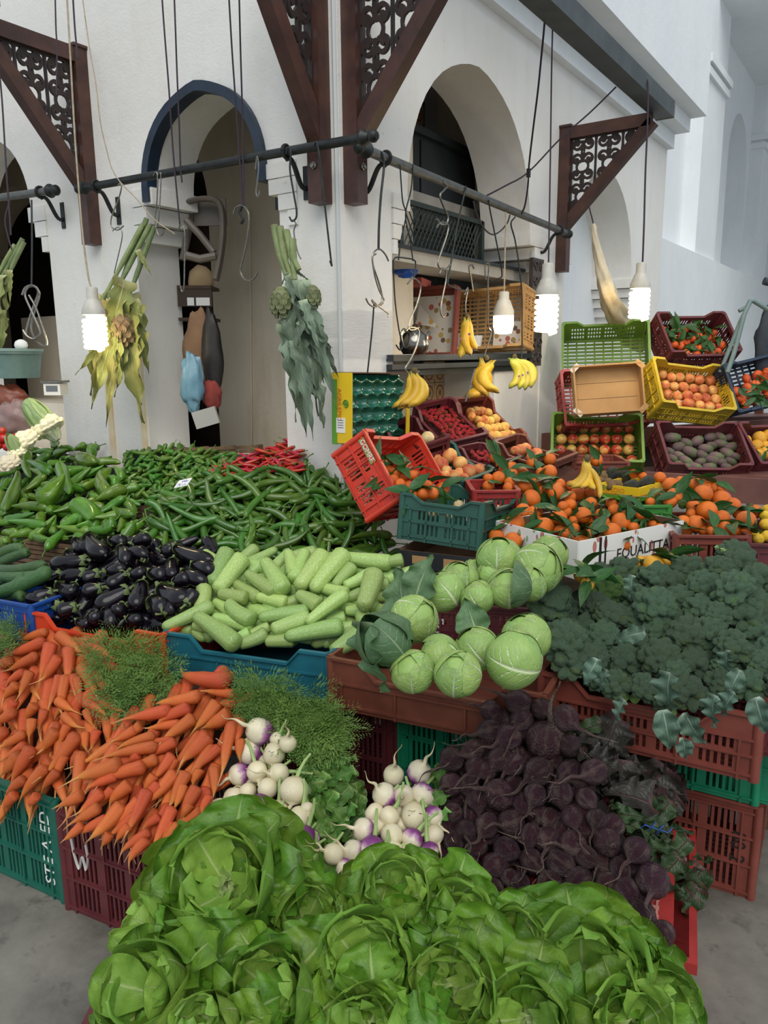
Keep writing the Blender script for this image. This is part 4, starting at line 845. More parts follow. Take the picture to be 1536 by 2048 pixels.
CR = [(925, 322, 680, 284, 74), (948, 376, 788, 358, 44), (805, 382, 590, 424, 58), (945, 420, 870, 413, 44), (872, 405, 752, 545, 62), (922, 450, 790, 520, 68), (762, 428, 595, 515, 58), (685, 438, 438, 487, 58), (778, 465, 615, 585, 58), (722, 495, 555, 525, 42), (692, 558, 500, 567, 34), (838, 535, 698, 668, 78), (932, 485, 885, 750, 58), (852, 665, 850, 815, 48), (960, 470, 925, 600, 50), (962, 555, 960, 655, 46), (622, 540, 425, 602, 46), (545, 515, 425, 575, 46), (705, 565, 555, 645, 48), (632, 585, 340, 645, 54), (565, 498, 465, 565, 46), (485, 655, 265, 722, 72), (632, 635, 470, 705, 52), (582, 665, 360, 745, 62), (692, 615, 590, 745, 52), (705, 685, 545, 845, 62), (852, 575, 725, 780, 48), (882, 585, 755, 710, 48), (748, 685, 668, 865, 58), (792, 745, 705, 895, 62), (642, 735, 535, 855, 56), (592, 755, 485, 980, 62), (522, 735, 405, 835, 62), (562, 795, 420, 935, 56), (492, 815, 335, 990, 68), (402, 825, 245, 915, 54), (412, 765, 295, 875, 54), (332, 775, 200, 835, 54), (432, 875, 285, 955, 52), (692, 825, 585, 1030, 58), (602, 925, 455, 1035, 48), (592, 955, 495, 1080, 54), (542, 855, 415, 965, 48), (332, 895, 235, 975, 44), (722, 895, 645, 1000, 54), (642, 865, 555, 935, 46), (762, 815, 715, 900, 46), (802, 675, 765, 760, 46), (735, 735, 685, 860, 46), (455, 755, 385, 835, 46), (702, 635, 670, 720, 46), (560, 620, 500, 660, 44), (440, 930, 395, 1000, 46), (520, 900, 440, 990, 46), (680, 880, 640, 980, 46), (840, 780, 800, 880, 44), (700, 960, 660, 1040, 46), (470, 700, 300, 770, 50), (620, 700, 560, 780, 48)]
plL = Plane((20, 1630, -1.96), (220, 1545, -1.78), (120, 1285, -1.50)); plR = Plane((270, 1700, -1.93), (440, 1600, -1.70), (440, 1360, -1.40))
bed('display_board', 'sloping board in rust brown gap shade beneath the left carrot heap', plL, [(-40, 1620), (130, 1610), (240, 1480), (160, 1300), (60, 1290), (-40, 1300)], .10, GAPO)
bed('display_board', 'sloping board in rust brown gap shade beneath the front carrot heap', plR, [(160, 1620), (330, 1680), (440, 1560), (460, 1385), (400, 1370), (240, 1460)], .10, GAPO)
for pl, T_, poly, nm, sd in ((plL, CL, [(-40, 1625), (60, 1620), (200, 1530), (235, 1440), (170, 1320), (60, 1300), (-40, 1320)], 'left carrot heap', 71), (plR, CR, [(130, 1600), (240, 1670), (330, 1690), (430, 1580), (470, 1400), (350, 1390), (230, 1470)], 'front carrot heap', 72)):
    A = hero(pl, T_, CARROTS, 'carrot', sd, None, .75, .35, .5, .5, 0, 1200, wide=.95)
    R = random.Random(sd); n0 = len(A)
    for lay, gp in ((-1.2, 36), (-.55, 34)):
        for x, y in scatter(poly, gp, sd+int(lay*10), 5000, 1.1):
            a = rd(R.uniform(205, 265)) if nm[0] == 'f' else rd(R.uniform(215, 300)); q = R.uniform(62, 85); dx, dy = math.cos(a)*q, -math.sin(a)*q
            A += hero(pl, [(x-dx, y-dy, x+dx, y+dy, R.uniform(24, 30), lay)], CARROTS, 'carrot', R.randrange(9999), None, .3, .25)
    label_pile(A, 'orange carrot', nm, 10, lean)
    for o in A: tag(o, None, 'carrot', 'carrots with root tips, '+nm)
# ================================================================ turnips and beetroots
RIGHT = _r; DOWN = -_u; TOCAM = -_f
def roots(pl, rows, lib_, name, kf, off, seed, lift=.25, kx=1, ox=0, oy=0, spread=1.0):
    R = random.Random(seed); out = []
    for q in rows:
        x, y, r = q[0]*kx+ox, q[1]*kx+oy, q[2]*kx
        c = pl.hit(x, y); d = 2*r*(c-CAM).dot(_f)/F; li = q[4] if len(q) > 4 else 0
        c = pl.hit(x, y, d*(lift+li+R.uniform(-.15, .15)))
        if len(q) > 3 and q[3] is not None: a = rd(q[3]); D = RIGHT*math.cos(a)-DOWN*math.sin(a)+TOCAM*.35
        else: D = TOCAM*R.uniform(.25, .9)+RIGHT*R.uniform(-1.1, .45)*spread+DOWN*R.uniform(-.2, 1.0)
        D = (D.normalized()+pl.n*.15).normalized(); L = d/kf*R.uniform(.9, 1.15)
        o = put(lib_[R.randrange(len(lib_))], name, c+D*(off*L), D, pl.n, L, d, R.uniform(0, 6)); out.append(o)
    return out
TSTALK = MB().tube([(0, 0, 0), (-.02, .003, .002), (-.05, .012, .006), (-.075, .022, .016)], [.007, .006, .005, .004], 7).mesh('leaf_stalk', mat('pale_stalk', '#a8bf7c', '#86a258', rough=.5, scale=15))
T1 = [(1040, 525, 52, 150), (1000, 610, 54, 160), (1100, 615, 44), (958, 702, 44, 200), (1025, 687, 42), (1116, 690, 40), (1155, 572, 36, 90), (1110, 555, 31), (935, 790, 40, 190), (995, 770, 34), (1075, 755, 40, 250), (1177, 762, 58, 265), (1040, 822, 42, 240), (1115, 845, 44, 275), (1195, 872, 44, 255), (1230, 836, 30), (915, 852, 40), (850, 840, 36), (985, 845, 30), (1060, 887, 38), (1125, 932, 44, 280), (1210, 955, 58, 250), (1260, 1020, 34, 200), (1212, 1057, 36), (1330, 1022, 42, 150), (1255, 1090, 38, 275), (880, 880, 34), (1180, 1000, 34), (1010, 890, 32), (830, 880, 32), (790, 870, 28), (930, 900, 32), (1060, 960, 34), (1085, 700, 26, None, -.6), (980, 660, 30, None, -.7), (1060, 650, 30, None, -.7), (1010, 735, 30, None, -.7), (1140, 820, 34, None, -.7), (1160, 900, 34, None, -.7), (1250, 950, 34, None, -.6), (1270, 1060, 30, None, -.5)]
pl = Plane((600, 1790, -1.78), (430, 1620, -1.66), (545, 1440, -1.44))
A = roots(pl, T1, TURN, 'turnip', .5, .25, 2, kx=.5, oy=1200)
T2 = [(788, 1552, 21, 100), (838, 1545, 24, 60), (770, 1590, 24, 140), (845, 1588, 25), (808, 1592, 22), (824, 1632, 25, 270), (778, 1632, 20, 230), (866, 1632, 21, 310), (727, 1660, 24, 165), (785, 1672, 22), (826, 1680, 23), (867, 1670, 21, 300), (745, 1700, 26, 260), (785, 1702, 20), (708, 1700, 23, 160), (812, 1710, 20), (668, 1708, 21, 150), (858, 1702, 18, 280), (726, 1745, 26, 220), (766, 1742, 20, 250), (800, 1745, 18), (690, 1735, 18), (748, 1625, 18), (755, 1655, 18, None, -.4), (800, 1650, 20, None, -.6), (845, 1655, 20, None, -.5), (770, 1710, 20, None, -.6), (835, 1610, 20, None, -.6), (790, 1620, 20, None, -.6)]
pl = Plane((700, 1760, -1.72), (880, 1700, -1.50), (820, 1530, -1.34))
A += roots(pl, T2, TURN, 'turnip', .5, .25, 3)
R = random.Random(4)
for o in A: addpart(o, TSTALK, 'leaf_stalk', -.49)
n1 = len(T1)
label_pile(A[:n1], 'white turnip', 'left turnip heap', 6, None, True); label_pile(A[n1:], 'white turnip', 'right turnip heap', 6, None, True)
for i, o in enumerate(A): tag(o, None, 'turnip', 'turnips between carrots and beetroots')
B1 = [(1035, 1402, 25, 160), (980, 1418, 21, 170), (1085, 1418, 22), (1130, 1437, 27, 320), (1045, 1437, 24), (980, 1462, 24, 185), (1018, 1475, 28, 200), (1088, 1482, 41, 80), (1140, 1490, 23), (945, 1500, 22, 200), (905, 1517, 26, 205), (952, 1535, 23), (1000, 1520, 24), (1030, 1532, 23, 215), (975, 1545, 20), (1080, 1547, 29, 210), (1135, 1542, 23), (1185, 1540, 26, 200), (995, 1590, 31, 150), (955, 1600, 24), (1070, 1590, 24, 240), (1122, 1587, 26, 280), (1170, 1600, 22, 310), (1190, 1637, 22, 250), (1020, 1642, 27), (975, 1652, 25), (1058, 1670, 22, 250), (1145, 1632, 22), (1090, 1682, 25), (1145, 1684, 28), (1215, 1684, 29), (1272, 1702, 28), (1120, 1727, 29, 330), (1172, 1712, 23, 330), (1300, 1762, 34), (1240, 1740, 23, 280), (1062, 1722, 24), (1160, 1762, 28, 200), (1212, 1764, 24), (1102, 1767, 25, 200), (980, 1782, 30, 280), (1020, 1757, 20), (1012, 1702, 26, 340), (930, 1730, 27, 170), (932, 1662, 24), (905, 1622, 22, 190), (900, 1572, 24), (937, 1572, 22), (1047, 1832, 24, 260), (1122, 1817, 26, 230), (1190, 1827, 26, 250), (1240, 1852, 30), (1282, 1832, 30, 275), (1325, 1867, 26, 300), (1277, 1882, 24), (1155, 1852, 24, 240), (1252, 1782, 26, 300), (1050, 1802, 26), (1085, 1842, 22), (910, 1682, 23), (952, 1692, 24), (990, 1735, 26), (1040, 1767, 22), (1018, 1610, 22, None, -.4), (1100, 1640, 24, None, -.4), (1045, 1610, 22, None, -.4), (1160, 1560, 22, None, -.4), (960, 1760, 24), (925, 1780, 24), (1085, 1790, 22), (1200, 1720, 22, None, -.4), (1130, 1780, 22, None, -.4), (1010, 1820, 24), (960, 1820, 22), (1215, 1800, 24), (1105, 1520, 22, None, -.5), (1060, 1520, 22, None, -.5), (1010, 1445, 20, None, -.5), (1170, 1660, 22, None, -.4), (1120, 1660, 22, None, -.5), (1150, 1800, 22, None, -.4), (880, 1600, 20), (885, 1650, 20), (890, 1700, 20), (900, 1750, 22)]
pl = Plane((950, 1800, -1.50), (1320, 1880, -1.40), (1090, 1420, -1.10))
bed('display_board', 'dark board as gap shade beneath the beetroot heap', pl, [(880, 1770), (1010, 1850), (1300, 1890), (1290, 1740), (1180, 1560), (1120, 1440), (1000, 1430), (900, 1520)], .09, GAPD)
A = roots(pl, B1, BEETS, 'beetroot', .42, .29, 6, .3)
for lay in (-.5,):
    A += roots(pl, [(x, y, 25, None, lay) for x, y in scatter([(890, 1760), (1010, 1840), (1300, 1880), (1280, 1740), (1170, 1560), (1110, 1440), (1000, 1440), (910, 1530)], 42, 5)], BEETS, 'beetroot', .42, .29, 7, .3)
label_pile(A, 'dark purple beetroot', 'beetroot heap', 8, None, True)
for o in A: tag(o, None, 'beetroot', 'beetroots heaped on the red tray')

# ================================================================ leafy heads
LETO = vein_mat('lettuce_leaf', '#739f33', '#558025', '#a9c276', .38, .05, 5, .28, .8, .10, .25, .7)
LETI = vein_mat('lettuce_heart_leaf', '#8fb24e', '#76a03c', '#b9cc88', .4, .05, 5, .28, .6, .12, .25, .7)
def lettuce_mesh(i):
    if i < 6: mb = leaf_mb(1, 1.05, .20+.08*(i % 3), .06, .12, 3+i % 3, 14, 14, -1, .10, i, cup=.14)
    else: mb = leaf_mb(1, 1.0, -.10-.08*(i % 3), .05, .11, 3+i % 3, 14, 14, -1, .12, i, cup=.20)
    v = mb.v; 
    mb.v = [(x, y, z+.03*noise.noise(Vector((x*4+i*3, y*4, i)))+.008*noise.noise(Vector((x*11+i*3, y*11, i)))) for x, y, z in v]
    return mb.mesh('leaf', LETO if i < 6 else LETI, True, 0)
LETM = [lettuce_mesh(i) for i in range(11)]
def heart_leaf(i):
    R = random.Random(i+50); ph = R.random()*6; wd = R.uniform(1.0, 1.25); mx = R.uniform(1.9, 2.5)
    def fn(u, v):
        v = math.sin(v*math.pi/2)*.6+v*.4; f = v*mx; e = abs(u-.5)*2; g = (u-.5)*2*wd*min(1, .35+1.3*v)*(math.sqrt(max(.0, 1-((v-.62)/.38)**2)) if v > .62 else 1)
        n_ = noise.noise(Vector((u*4+i*5, v*4, i))); r = .5*(1+.16*v**4+.10*e**3*v+.05*math.sin(7*v*math.pi*.6+ph+(u > .5)*2)*e*e+.07*n_+.02*math.exp(-(e/.08)**2)*(1-v))
        return (r*math.cos(g)*math.sin(f), r*math.sin(g), -r*math.cos(g)*math.cos(f))
    return MB().grid(fn, 14, 18).mesh('leaf', LETI, True, 0)
LETH = [heart_leaf(i) for i in range(5)]
def lettuce(label, c, up, r, n=24, seed=0, openness=1.0):
    R = random.Random(seed); up = Vector(up).normalized(); t = thing('lettuce', label, 'lettuce', Matrix.Translation(c), 'green lettuces at the front of the stall'); X = up.orthogonal().normalized(); Y = up.cross(X)
    q4 = up.to_track_quat('Z', 'Y').to_matrix().to_4x4()
    for i in range(9): link('leaf', LETH[R.randrange(5)], t, q4 @ Matrix.Translation((0, 0, r*.12)) @ Matrix.Rotation(i*2.4+R.uniform(-.3, .3), 4, 'Z') @ Matrix.Rotation(R.uniform(-.25, .1), 4, 'Y') @ Matrix.Scale(r*(1.12-.055*i)*R.uniform(.95, 1.05), 4))
    n = int(n*.72)
    for i in range(n):
        q = .6*i/(n-1); a = i*2.39996+R.uniform(-.3, .3); el = rd((100-84*q**.8)*openness+R.uniform(-8, 8)); ln = r*(1.14-.62*q)*R.uniform(.9, 1.1); o = X*math.cos(a)+Y*math.sin(a)
        D = o*math.sin(el)+up*math.cos(el); Z = up*math.sin(el)-o*math.cos(el); inner = q > .52
        p = -up*r*(.30*(1-q)+.02)+o*r*(.10*(1-q)+.03)
        link('leaf', LETM[R.randrange(6, 11) if inner else R.randrange(6)], t, frame(p, D, Z, (ln, ln*R.uniform(.75, 1.0), ln), R.uniform(-.25, .25)))
    return t
LT = [('largest lettuce, upright beside the carrots and turnips', 445, 1775, 1.93, 165, (.25, -.55, .8), 30),
      ('lettuce at the bottom left over the floor, leaves folded to the left', 300, 2000, 1.66, 150, (-.1, -.7, .7), 22), ('lettuce left of the largest one, lying low over the crate edge', 290, 1870, 1.86, 95, (-.7, -.5, .6), 14), ('pale lettuce at the bottom edge under the largest lettuce', 545, 2000, 1.66, 135, (.2, -.6, .75), 22),
      ('lettuce with a big rounded leaf, right of the largest lettuce', 735, 1945, 1.72, 150, (.3, -.4, .85), 24), ('darker lettuce between the largest one and the right turnips', 610, 1850, 1.86, 100, (.5, -.3, .8), 18), ('lettuce directly below the right turnip heap', 790, 1800, 1.86, 110, (.3, -.3, .9), 20),
      ('lettuce below the beetroots, left one, tilted right', 900, 1850, 1.86, 115, (.6, -.3, .75), 20), ('lettuce at the bottom edge in the middle of the front row', 900, 1995, 1.68, 140, (.3, -.6, .75), 22), ('lettuce with folded leaves below the middle beetroots', 1020, 1900, 1.84, 110, (.4, -.4, .85), 20),
      ('wide open pale lettuce at the front right', 1180, 1965, 1.78, 165, (.35, -.5, .8), 28), ('lettuce at the far right end of the front row, hanging over the tray', 1320, 2010, 1.74, 105, (.8, -.35, .5), 18), ('lettuce at the bottom right corner, half out of view', 1060, 2050, 1.62, 130, (.3, -.6, .7), 16), ('lettuce at the bottom edge between the front heads', 740, 2070, 1.60, 130, (.1, -.7, .7), 16), ('lettuce at the bottom right edge below the wide open one', 1270, 2070, 1.66, 130, (.3, -.6, .7), 14), ('lettuce at the bottom left edge of the front row', 420, 2080, 1.56, 120, (.0, -.7, .7), 14)]
for i, (lb, x, y, d, rp, up, n) in enumerate(LT): lettuce(lb, at(x, y, d)+TOCAM*-.02, up, rp*d/F*1.1, n, i+3)
# cabbages
CABM = vein_mat('cabbage_leaf', '#9dba68', '#86a856', '#dde6bf', .42, .06, 4, .95, .5, .12, .06, .8)
CABO = vein_mat('cabbage_outer_leaf', '#5f7f55', '#4a6a47', '#9db38a', .5, .04, 4, .45, .5, .1, .08, .8)
CABB = mat('cabbage_heart', '#9dba68', '#86a856', rough=.5, scale=4)
def cab_leaf(i, outer=False):
    R = random.Random(i+5); ph = R.random()*6; wd = R.uniform(1.15, 1.35); mx = R.uniform(2.5, 3.0)
    def fn(u, v):
        f = v*mx; e = abs(u-.5)*2; g = (u-.5)*2*wd*min(1, .30+1.3*v)*(math.sqrt(max(.02, 1-((v-.7)/.32)**2)) if v > .7 else 1)
        r = .5*(1+.006*e**3+.01*v**5+.010*math.sin(9*v+ph)*e*e+(.05*math.sin(4*v*math.pi+ph)*e*e if outer else 0)+.014*math.exp(-(e/.10)**2)*(1-v))
        if outer: r *= 1+.5*v**2.2
        return (r*math.cos(g)*math.sin(f), r*math.sin(g), -r*math.cos(g)*math.cos(f))
    return MB().grid(fn, 12, 16).mesh('leaf', CABO if outer else CABM, True, 0)
CABL = [cab_leaf(i) for i in range(5)]; CABOL = [cab_leaf(i+10, True) for i in range(3)]; CABH = fruit('heart', CABB, dim=0, sq=.96)
def cabbage(label, c, d, up, seed=0, outer=0, dark=0):
    R = random.Random(seed); q = Vector(up).normalized().to_track_quat('Z', 'Y').to_matrix().to_4x4(); t = thing('cabbage', label, 'cabbage', Matrix.Translation(c) @ q @ Matrix.Diagonal((1, 1, .93, 1)), 'cabbages on the stall')
    link('heart', CABH, t, Matrix.Scale(d*.985, 4))
    for i in range(7): link('leaf', CABL[R.randrange(5)], t, Matrix.Rotation(i*2.4+R.uniform(-.3, .3), 4, 'Z') @ Matrix.Rotation(R.uniform(-.1, .1), 4, 'X') @ Matrix.Scale(d*(1.0+.012*(7-i)), 4))
    for i in range(outer): link('outer_leaf', CABOL[R.randrange(3)], t, Matrix.Rotation(i*2.1+R.uniform(-.3, .3)+dark, 4, 'Z') @ Matrix.Scale(d*(1.06+.02*i), 4))
    return t
CB = [('topmost cabbage, at the back under the oranges', 998, 1117, 2.75, 43, (0, -.2, 1), 0), ('cabbage right of the topmost one, lying on its side', 1075, 1137, 2.68, 48, (.8, -.3, .6), 0), ('cabbage at the back right, half hidden under the oranges', 1100, 1108, 2.85, 36, (.6, .3, .6), 0),
      ('cabbage at the left end of the upper crate', 887, 1183, 2.55, 40, (-.4, -.5, .8), 0), ('cabbage behind the left one in the upper crate', 918, 1160, 2.68, 37, (.2, -.2, 1), 0), ('small cabbage in the middle of the upper crate', 955, 1195, 2.5, 34, (-.5, -.3, .8), 0), ('cabbage with a dark curled leaf, right in the upper crate', 1015, 1177, 2.50, 40, (.2, -.4, .9), 1), ('cabbage at the right end of the upper crate', 1058, 1168, 2.58, 35, (.5, -.2, .8), 0), ('small cabbage peeping out behind the upper crate row', 980, 1150, 2.72, 26, (0, 0, 1), 0), ('green cabbage in shade behind the upper crate row', 950, 1140, 2.8, 24, (0, 0, 1), 0),
      ('cabbage beside the courgettes, above the dark-leaved one', 828, 1238, 2.30, 46, (.7, -.4, .6), 0), ('dark-leaved cabbage at the left end of the brown tray', 775, 1285, 2.14, 46, (-.3, -.5, .8), 3), ('cabbage with pale ribs in the middle of the brown tray', 877, 1312, 2.16, 42, (-.7, -.4, .3), 0), ('cabbage behind the pale-ribbed one in the brown tray', 953, 1298, 2.24, 44, (-.4, -.4, .8), 0), ('large cabbage with a pointed leaf at the right end of the brown tray', 1028, 1318, 2.12, 56, (-.85, -.35, .3), 0), ('cabbage behind the large one beside the broccoli', 1052, 1275, 2.28, 48, (-.3, -.3, .9), 0), ('flat cabbage at the front rim of the brown tray', 915, 1348, 2.06, 45, (.2, -.5, .8), 0), ('cabbage at the front rim below the dark-leaved one', 825, 1343, 2.10, 42, (.2, -.6, .8), 0)]
for i, (lb, x, y, d, r, up, no) in enumerate(CB): cabbage(lb, at(x, y, d), 2*r*d/F, up, i, no)
# loose dark outer leaves round the left cabbages
def loose_leaf(label, m, x, y, d, L, X, Z, seed, wav=.12, lob=0, nm='cabbage_leaf', cat='leaf', tip=.6, grp=None, cup=.1, wr=.85, curl=.35):
    o = leaf_mb(L, L*wr, curl, .2, wav, 3, 10, 14, tip, .05, seed, lob, cup).obj(nm, m, None, frame(at(x, y, d), X, Z), True, 0); return tag(o, label, cat, grp)
loose_leaf('large dark cabbage leaf standing between courgettes and cabbages', CABO, 815, 1240, 2.36, .17, (-.35, .0, .75), (-.3, -1, .3), 1); loose_leaf('dark cabbage leaf leaning behind the left cabbages', CABO, 830, 1200, 2.5, .16, (.1, .2, .8), (.1, -1, .3), 2)
loose_leaf('dark cabbage leaf between the two cabbage rows', CABO, 955, 1270, 2.36, .13, (-.3, .1, .5), (.2, -.8, .5), 3); loose_leaf('wilted dark leaf hanging at the left end of the brown tray', CABO, 745, 1245, 2.12, .20, (.05, -.15, -.6), (-.5, -.8, .2), 4)

# broccoli
def broc_mesh(i, m, name, N=34, flat=.84):
    import bmesh
    R = np.random.RandomState(i); bm = bmesh.new(); bmesh.ops.create_icosphere(bm, subdivisions=5, radius=1); V = np.array([v.co for v in bm.verts])
    P = R.normal(size=(N*2, 3)); P /= np.linalg.norm(P, axis=1)[:, None]
    for _ in range(12):
        D = P[:, None]-P[None]; d2 = (D**2).sum(2)+np.eye(len(P)); P = P+.02*(D/d2[..., None]**1.5).sum(1); P /= np.linalg.norm(P, axis=1)[:, None]
    Q = R.normal(size=(900, 3)); Q /= np.linalg.norm(Q, axis=1)[:, None]
    dd = np.sqrt(np.maximum(0, 2-2*V @ P.T)); nn = dd.min(1); hs = R.uniform(-.05, .08, len(P))[dd.argmin(1)]
    fine = np.sqrt(np.maximum(0, 2-2*V @ Q.T)).min(1)
    r = 1-.26*(nn/.34)**2+hs+.05*(1-(fine/.10)**2).clip(-1, 1)+R.uniform(-.012, .012, len(V))
    V2 = V*r[:, None]; z = V2[:, 2]; lo = V[:, 2] < -.15; V2[:, 2] = np.where(lo, z*.55, z*flat); k_ = np.where(lo, np.clip(1+.9*(V[:, 2]+.15), .25, 1), 1); V2[:, 0] *= k_; V2[:, 1] *= k_
    for v, c in zip(bm.verts, V2): v.co = Vector(c*.5)
    me = bpy.data.meshes.new(name); bm.to_mesh(me); bm.free(); me.materials.append(m); me.polygons.foreach_set('use_smooth', [True]*len(me.polygons)); return me
def broc_mat(name, a, b, c_, bp=1.0):
    k = NT(name); tc = k.n('ShaderNodeTexCoord').outputs['Object']; f = k.noise(60, 3, tc, .7); c = k.ramp(f, [(.35, lin(a)), (.6, lin(b))])
    c = k.mix(k.ramp(k.noise(3.5, 3, tc), [(.55, (0, 0, 0, 1)), (.8, (1, 1, 1, 1))]), c, lin(c_)); oi = k.n('ShaderNodeObjectInfo').outputs['Random']; h = k.n('ShaderNodeHueSaturation'); k.l(c, h.inputs['Color']); k.l(k.math('ADD', k.math('MULTIPLY', oi, .35), .83), h.inputs['Value']); k.l(k.math('ADD', k.math('MULTIPLY', oi, .03), .485), h.inputs['Hue'])
    k.l(h.outputs[0], k.b.inputs['Base Color']); k.b.inputs['Roughness'].default_value = .75; k.bump(f, bp, .03); MATS[name] = k.m; return k.m
BRM = broc_mat('broccoli_bud', '#4f6f50', '#7a9a78', '#86a45c'); BRL = broc_mat('young_broccoli_bud', '#56803c', '#6f9a4c', '#83aa52'); CAUM = broc_mat('cauliflower_curd', '#ece0b8', '#f4ebcc', '#eee0b4', .25)
BRS = [broc_mesh(i, BRM, 'crown') for i in range(4)]; BRSL = [broc_mesh(9, BRL, 'crown', 22)]; CAU = [broc_mesh(12, CAUM, 'curd', 26, .8)]
STK = mat('broccoli_stalk_skin', '#7d9a55', '#6d8c48', rough=.5, scale=10)
STKM = MB().tube([(0, 0, 0), (0, 0, -.35), (.03, 0, -.8)], [.24, .17, .19], 10).mesh('stalk', STK)
BRLF = vein_mat('broccoli_leaf', '#5f7a68', '#4a6656', '#a9bda8', .5, .05, 5, .4, .5, .1, .06, .7)
def broccoli(label, c, d, up, seed=0, light=0):
    R = random.Random(seed); q = Vector(up).normalized().to_track_quat('Z', 'Y').to_matrix().to_4x4() @ Matrix.Rotation(R.uniform(0, 6), 4, 'Z'); t = thing('broccoli', label, 'broccoli', Matrix.Translation(c) @ q, 'broccoli heads heaped on the stall')
    link('crown', (BRSL if light else BRS)[R.randrange(1 if light else 4)], t, Matrix.Scale(d, 4)); link('stalk', STKM, t, Matrix.Scale(d*.8, 4)); return t
BR = [(1098, 1200, 47), (1125, 1237, 50), (1128, 1285, 48), (1160, 1262, 40), (1218, 1182, 38, 1), (1222, 1232, 36), (1310, 1215, 44), (1308, 1267, 33), (1248, 1325, 38), (1318, 1317, 44), (1375, 1270, 45), (1358, 1200, 35), (1408, 1175, 38), (1310, 1155, 37), (1373, 1140, 38), (1468, 1182, 44), (1518, 1162, 40), (1508, 1212, 44), (1393, 1332, 42), (1420, 1270, 38), (1468, 1297, 40), (1518, 1272, 40), (1233, 1372, 33), (1288, 1377, 33), (1373, 1387, 38), (1443, 1372, 36), (1498, 1372, 36), (1522, 1330, 36), (1248, 1142, 35), (1180, 1322, 40), (1205, 1277, 37), (1265, 1197, 35), (1207, 1152, 32), (1140, 1332, 38), (1438, 1142, 36), (1490, 1240, 38), (1268, 1242, 32), (1433, 1235, 37), (1190, 1210, 32), (1340, 1170, 32), (1530, 1240, 34), (1345, 1240, 30), (1350, 1350, 32), (1195, 1355, 30), (1450, 1335, 32), (1270, 1290, 30), (1395, 1215, 30), (1480, 1130, 34), (1330, 1400, 30), (1420, 1400, 28), (1550, 1300, 40), (1555, 1200, 40), (1560, 1370, 36)]
pl = Plane((1120, 1345, -.93), (1500, 1400, -.86), (1380, 1130, -.30))
bed('display_board', 'dark board as gap shade beneath the broccoli heap', pl, [(1110, 1330), (1500, 1400), (1560, 1250), (1520, 1150), (1240, 1140), (1090, 1210)], .12, SACK)
A = []
for i, q in enumerate(BR):
    x, y, r = q[:3]; c = pl.hit(x, y); d = 2*r*(c-CAM).dot(_f)/F; R = random.Random(i); c = pl.hit(x, y, d*(.12+R.uniform(-.35, .35)))
    A.append(broccoli('', c, d*.98, pl.n*.7+Vector((R.uniform(-.6, .6), R.uniform(-.9, .1), R.uniform(.1, .7))), i, len(q) > 3))
t = broccoli('broccoli lying on its side at the top, with its pale branching stalk showing', at(1470, 1112, 3.0), .15, (.25, -.2, .9), 77)
MS = MB()
for i in range(7): a = -1.1+i*.37; MS.tube([(0, 0, 0), (.03*math.sin(a), -.02, .03), (.055*math.sin(a), -.03, .05+.02*math.cos(a))], [.012, .009, .008], 7)
MS.obj('branching_stalk', mat('pale_broccoli_stalk', '#9cb873', '#86a85e', rough=.5, scale=12), t, loc((0, -.03, -.035)))
label_pile(A, 'dark green broccoli head', 'broccoli heap', 7)
LF = [(1290, 1265, 2.42, .11, (-.5, -.3, -.25), 1), (1195, 1318, 2.28, .10, (-.2, -.3, -.35), 2), (1215, 1340, 2.25, .09, (-.25, -.2, -.45), 3), (1340, 1345, 2.2, .15, (-.15, -.25, -.75), 4), (1325, 1420, 2.12, .14, (.25, -.2, -.85), 5), (1370, 1425, 2.12, .12, (.5, -.2, -.6), 6), (1430, 1390, 2.14, .11, (-.25, -.25, -.6), 7), (1480, 1340, 2.15, .10, (-.1, -.3, -.6), 8), (1510, 1395, 2.08, .13, (.25, -.1, -.6), 9), (1455, 1300, 2.3, .09, (-.2, -.3, -.5), 10), (1265, 1150, 2.75, .10, (.1, -.35, -.5), 11), (1400, 1200, 2.7, .09, (.5, -.3, -.2), 12), (1250, 1400, 2.14, .08, (-.3, -.3, -.4), 13), (1470, 1385, 2.12, .10, (-.3, -.2, -.5), 14), (1365, 1475, 2.06, .09, (.15, 0, -.9), 15)]
for i, (x, y, d, L, X, s) in enumerate(LF):
    o = loose_leaf('', BRLF, x, y, d-.04, L*.85, Vector(X)+Vector((.12*math.sin(i*2.3), 0, .15*math.cos(i*1.7))), (-.2+.5*math.sin(i*1.9), -.9, .4), s, .28, 0, 'broccoli_leaf', 'leaf', .75, 'grey-green broccoli leaves hanging over the crate', .1, .6, .5)
    A.append(o)
label_pile([o for o in A if o.name.startswith('broccoli_leaf')], 'grey-green broccoli leaf', 'hanging on the broccoli heap', 5)
# cauliflowers and tomatoes at the far left
CLF = vein_mat('cauliflower_leaf', '#a9bd82', '#8fa968', '#dfe3c4', .5, .09, 5, .3, .4, .3, .08, .6)
def cauliflower(label, x, y, d, r, up, leaves, seed):
    R = random.Random(seed); dd = 2*r*d/F; q = Vector(up).normalized().to_track_quat('Z', 'Y').to_matrix().to_4x4(); t = thing('cauliflower', label, 'cauliflower', Matrix.Translation(at(x, y, d)) @ q, 'cauliflowers by the left pillar'); link('curd', CAU[0], t, Matrix.Scale(dd, 4))
    for i in range(leaves): a = i*6.283/max(leaves, 1); link('leaf', leaf_mb(dd*1.15, dd*.62, -.75, .15, .05, 2, 6, 10, -1, .2, i, cup=.3).mesh('leaf', CLF, True, 0), t, Matrix.Rotation(a, 4, 'Z') @ frame((dd*.1, 0, -dd*.42), (.75, 0, .75), (-.7, 0, .7)))
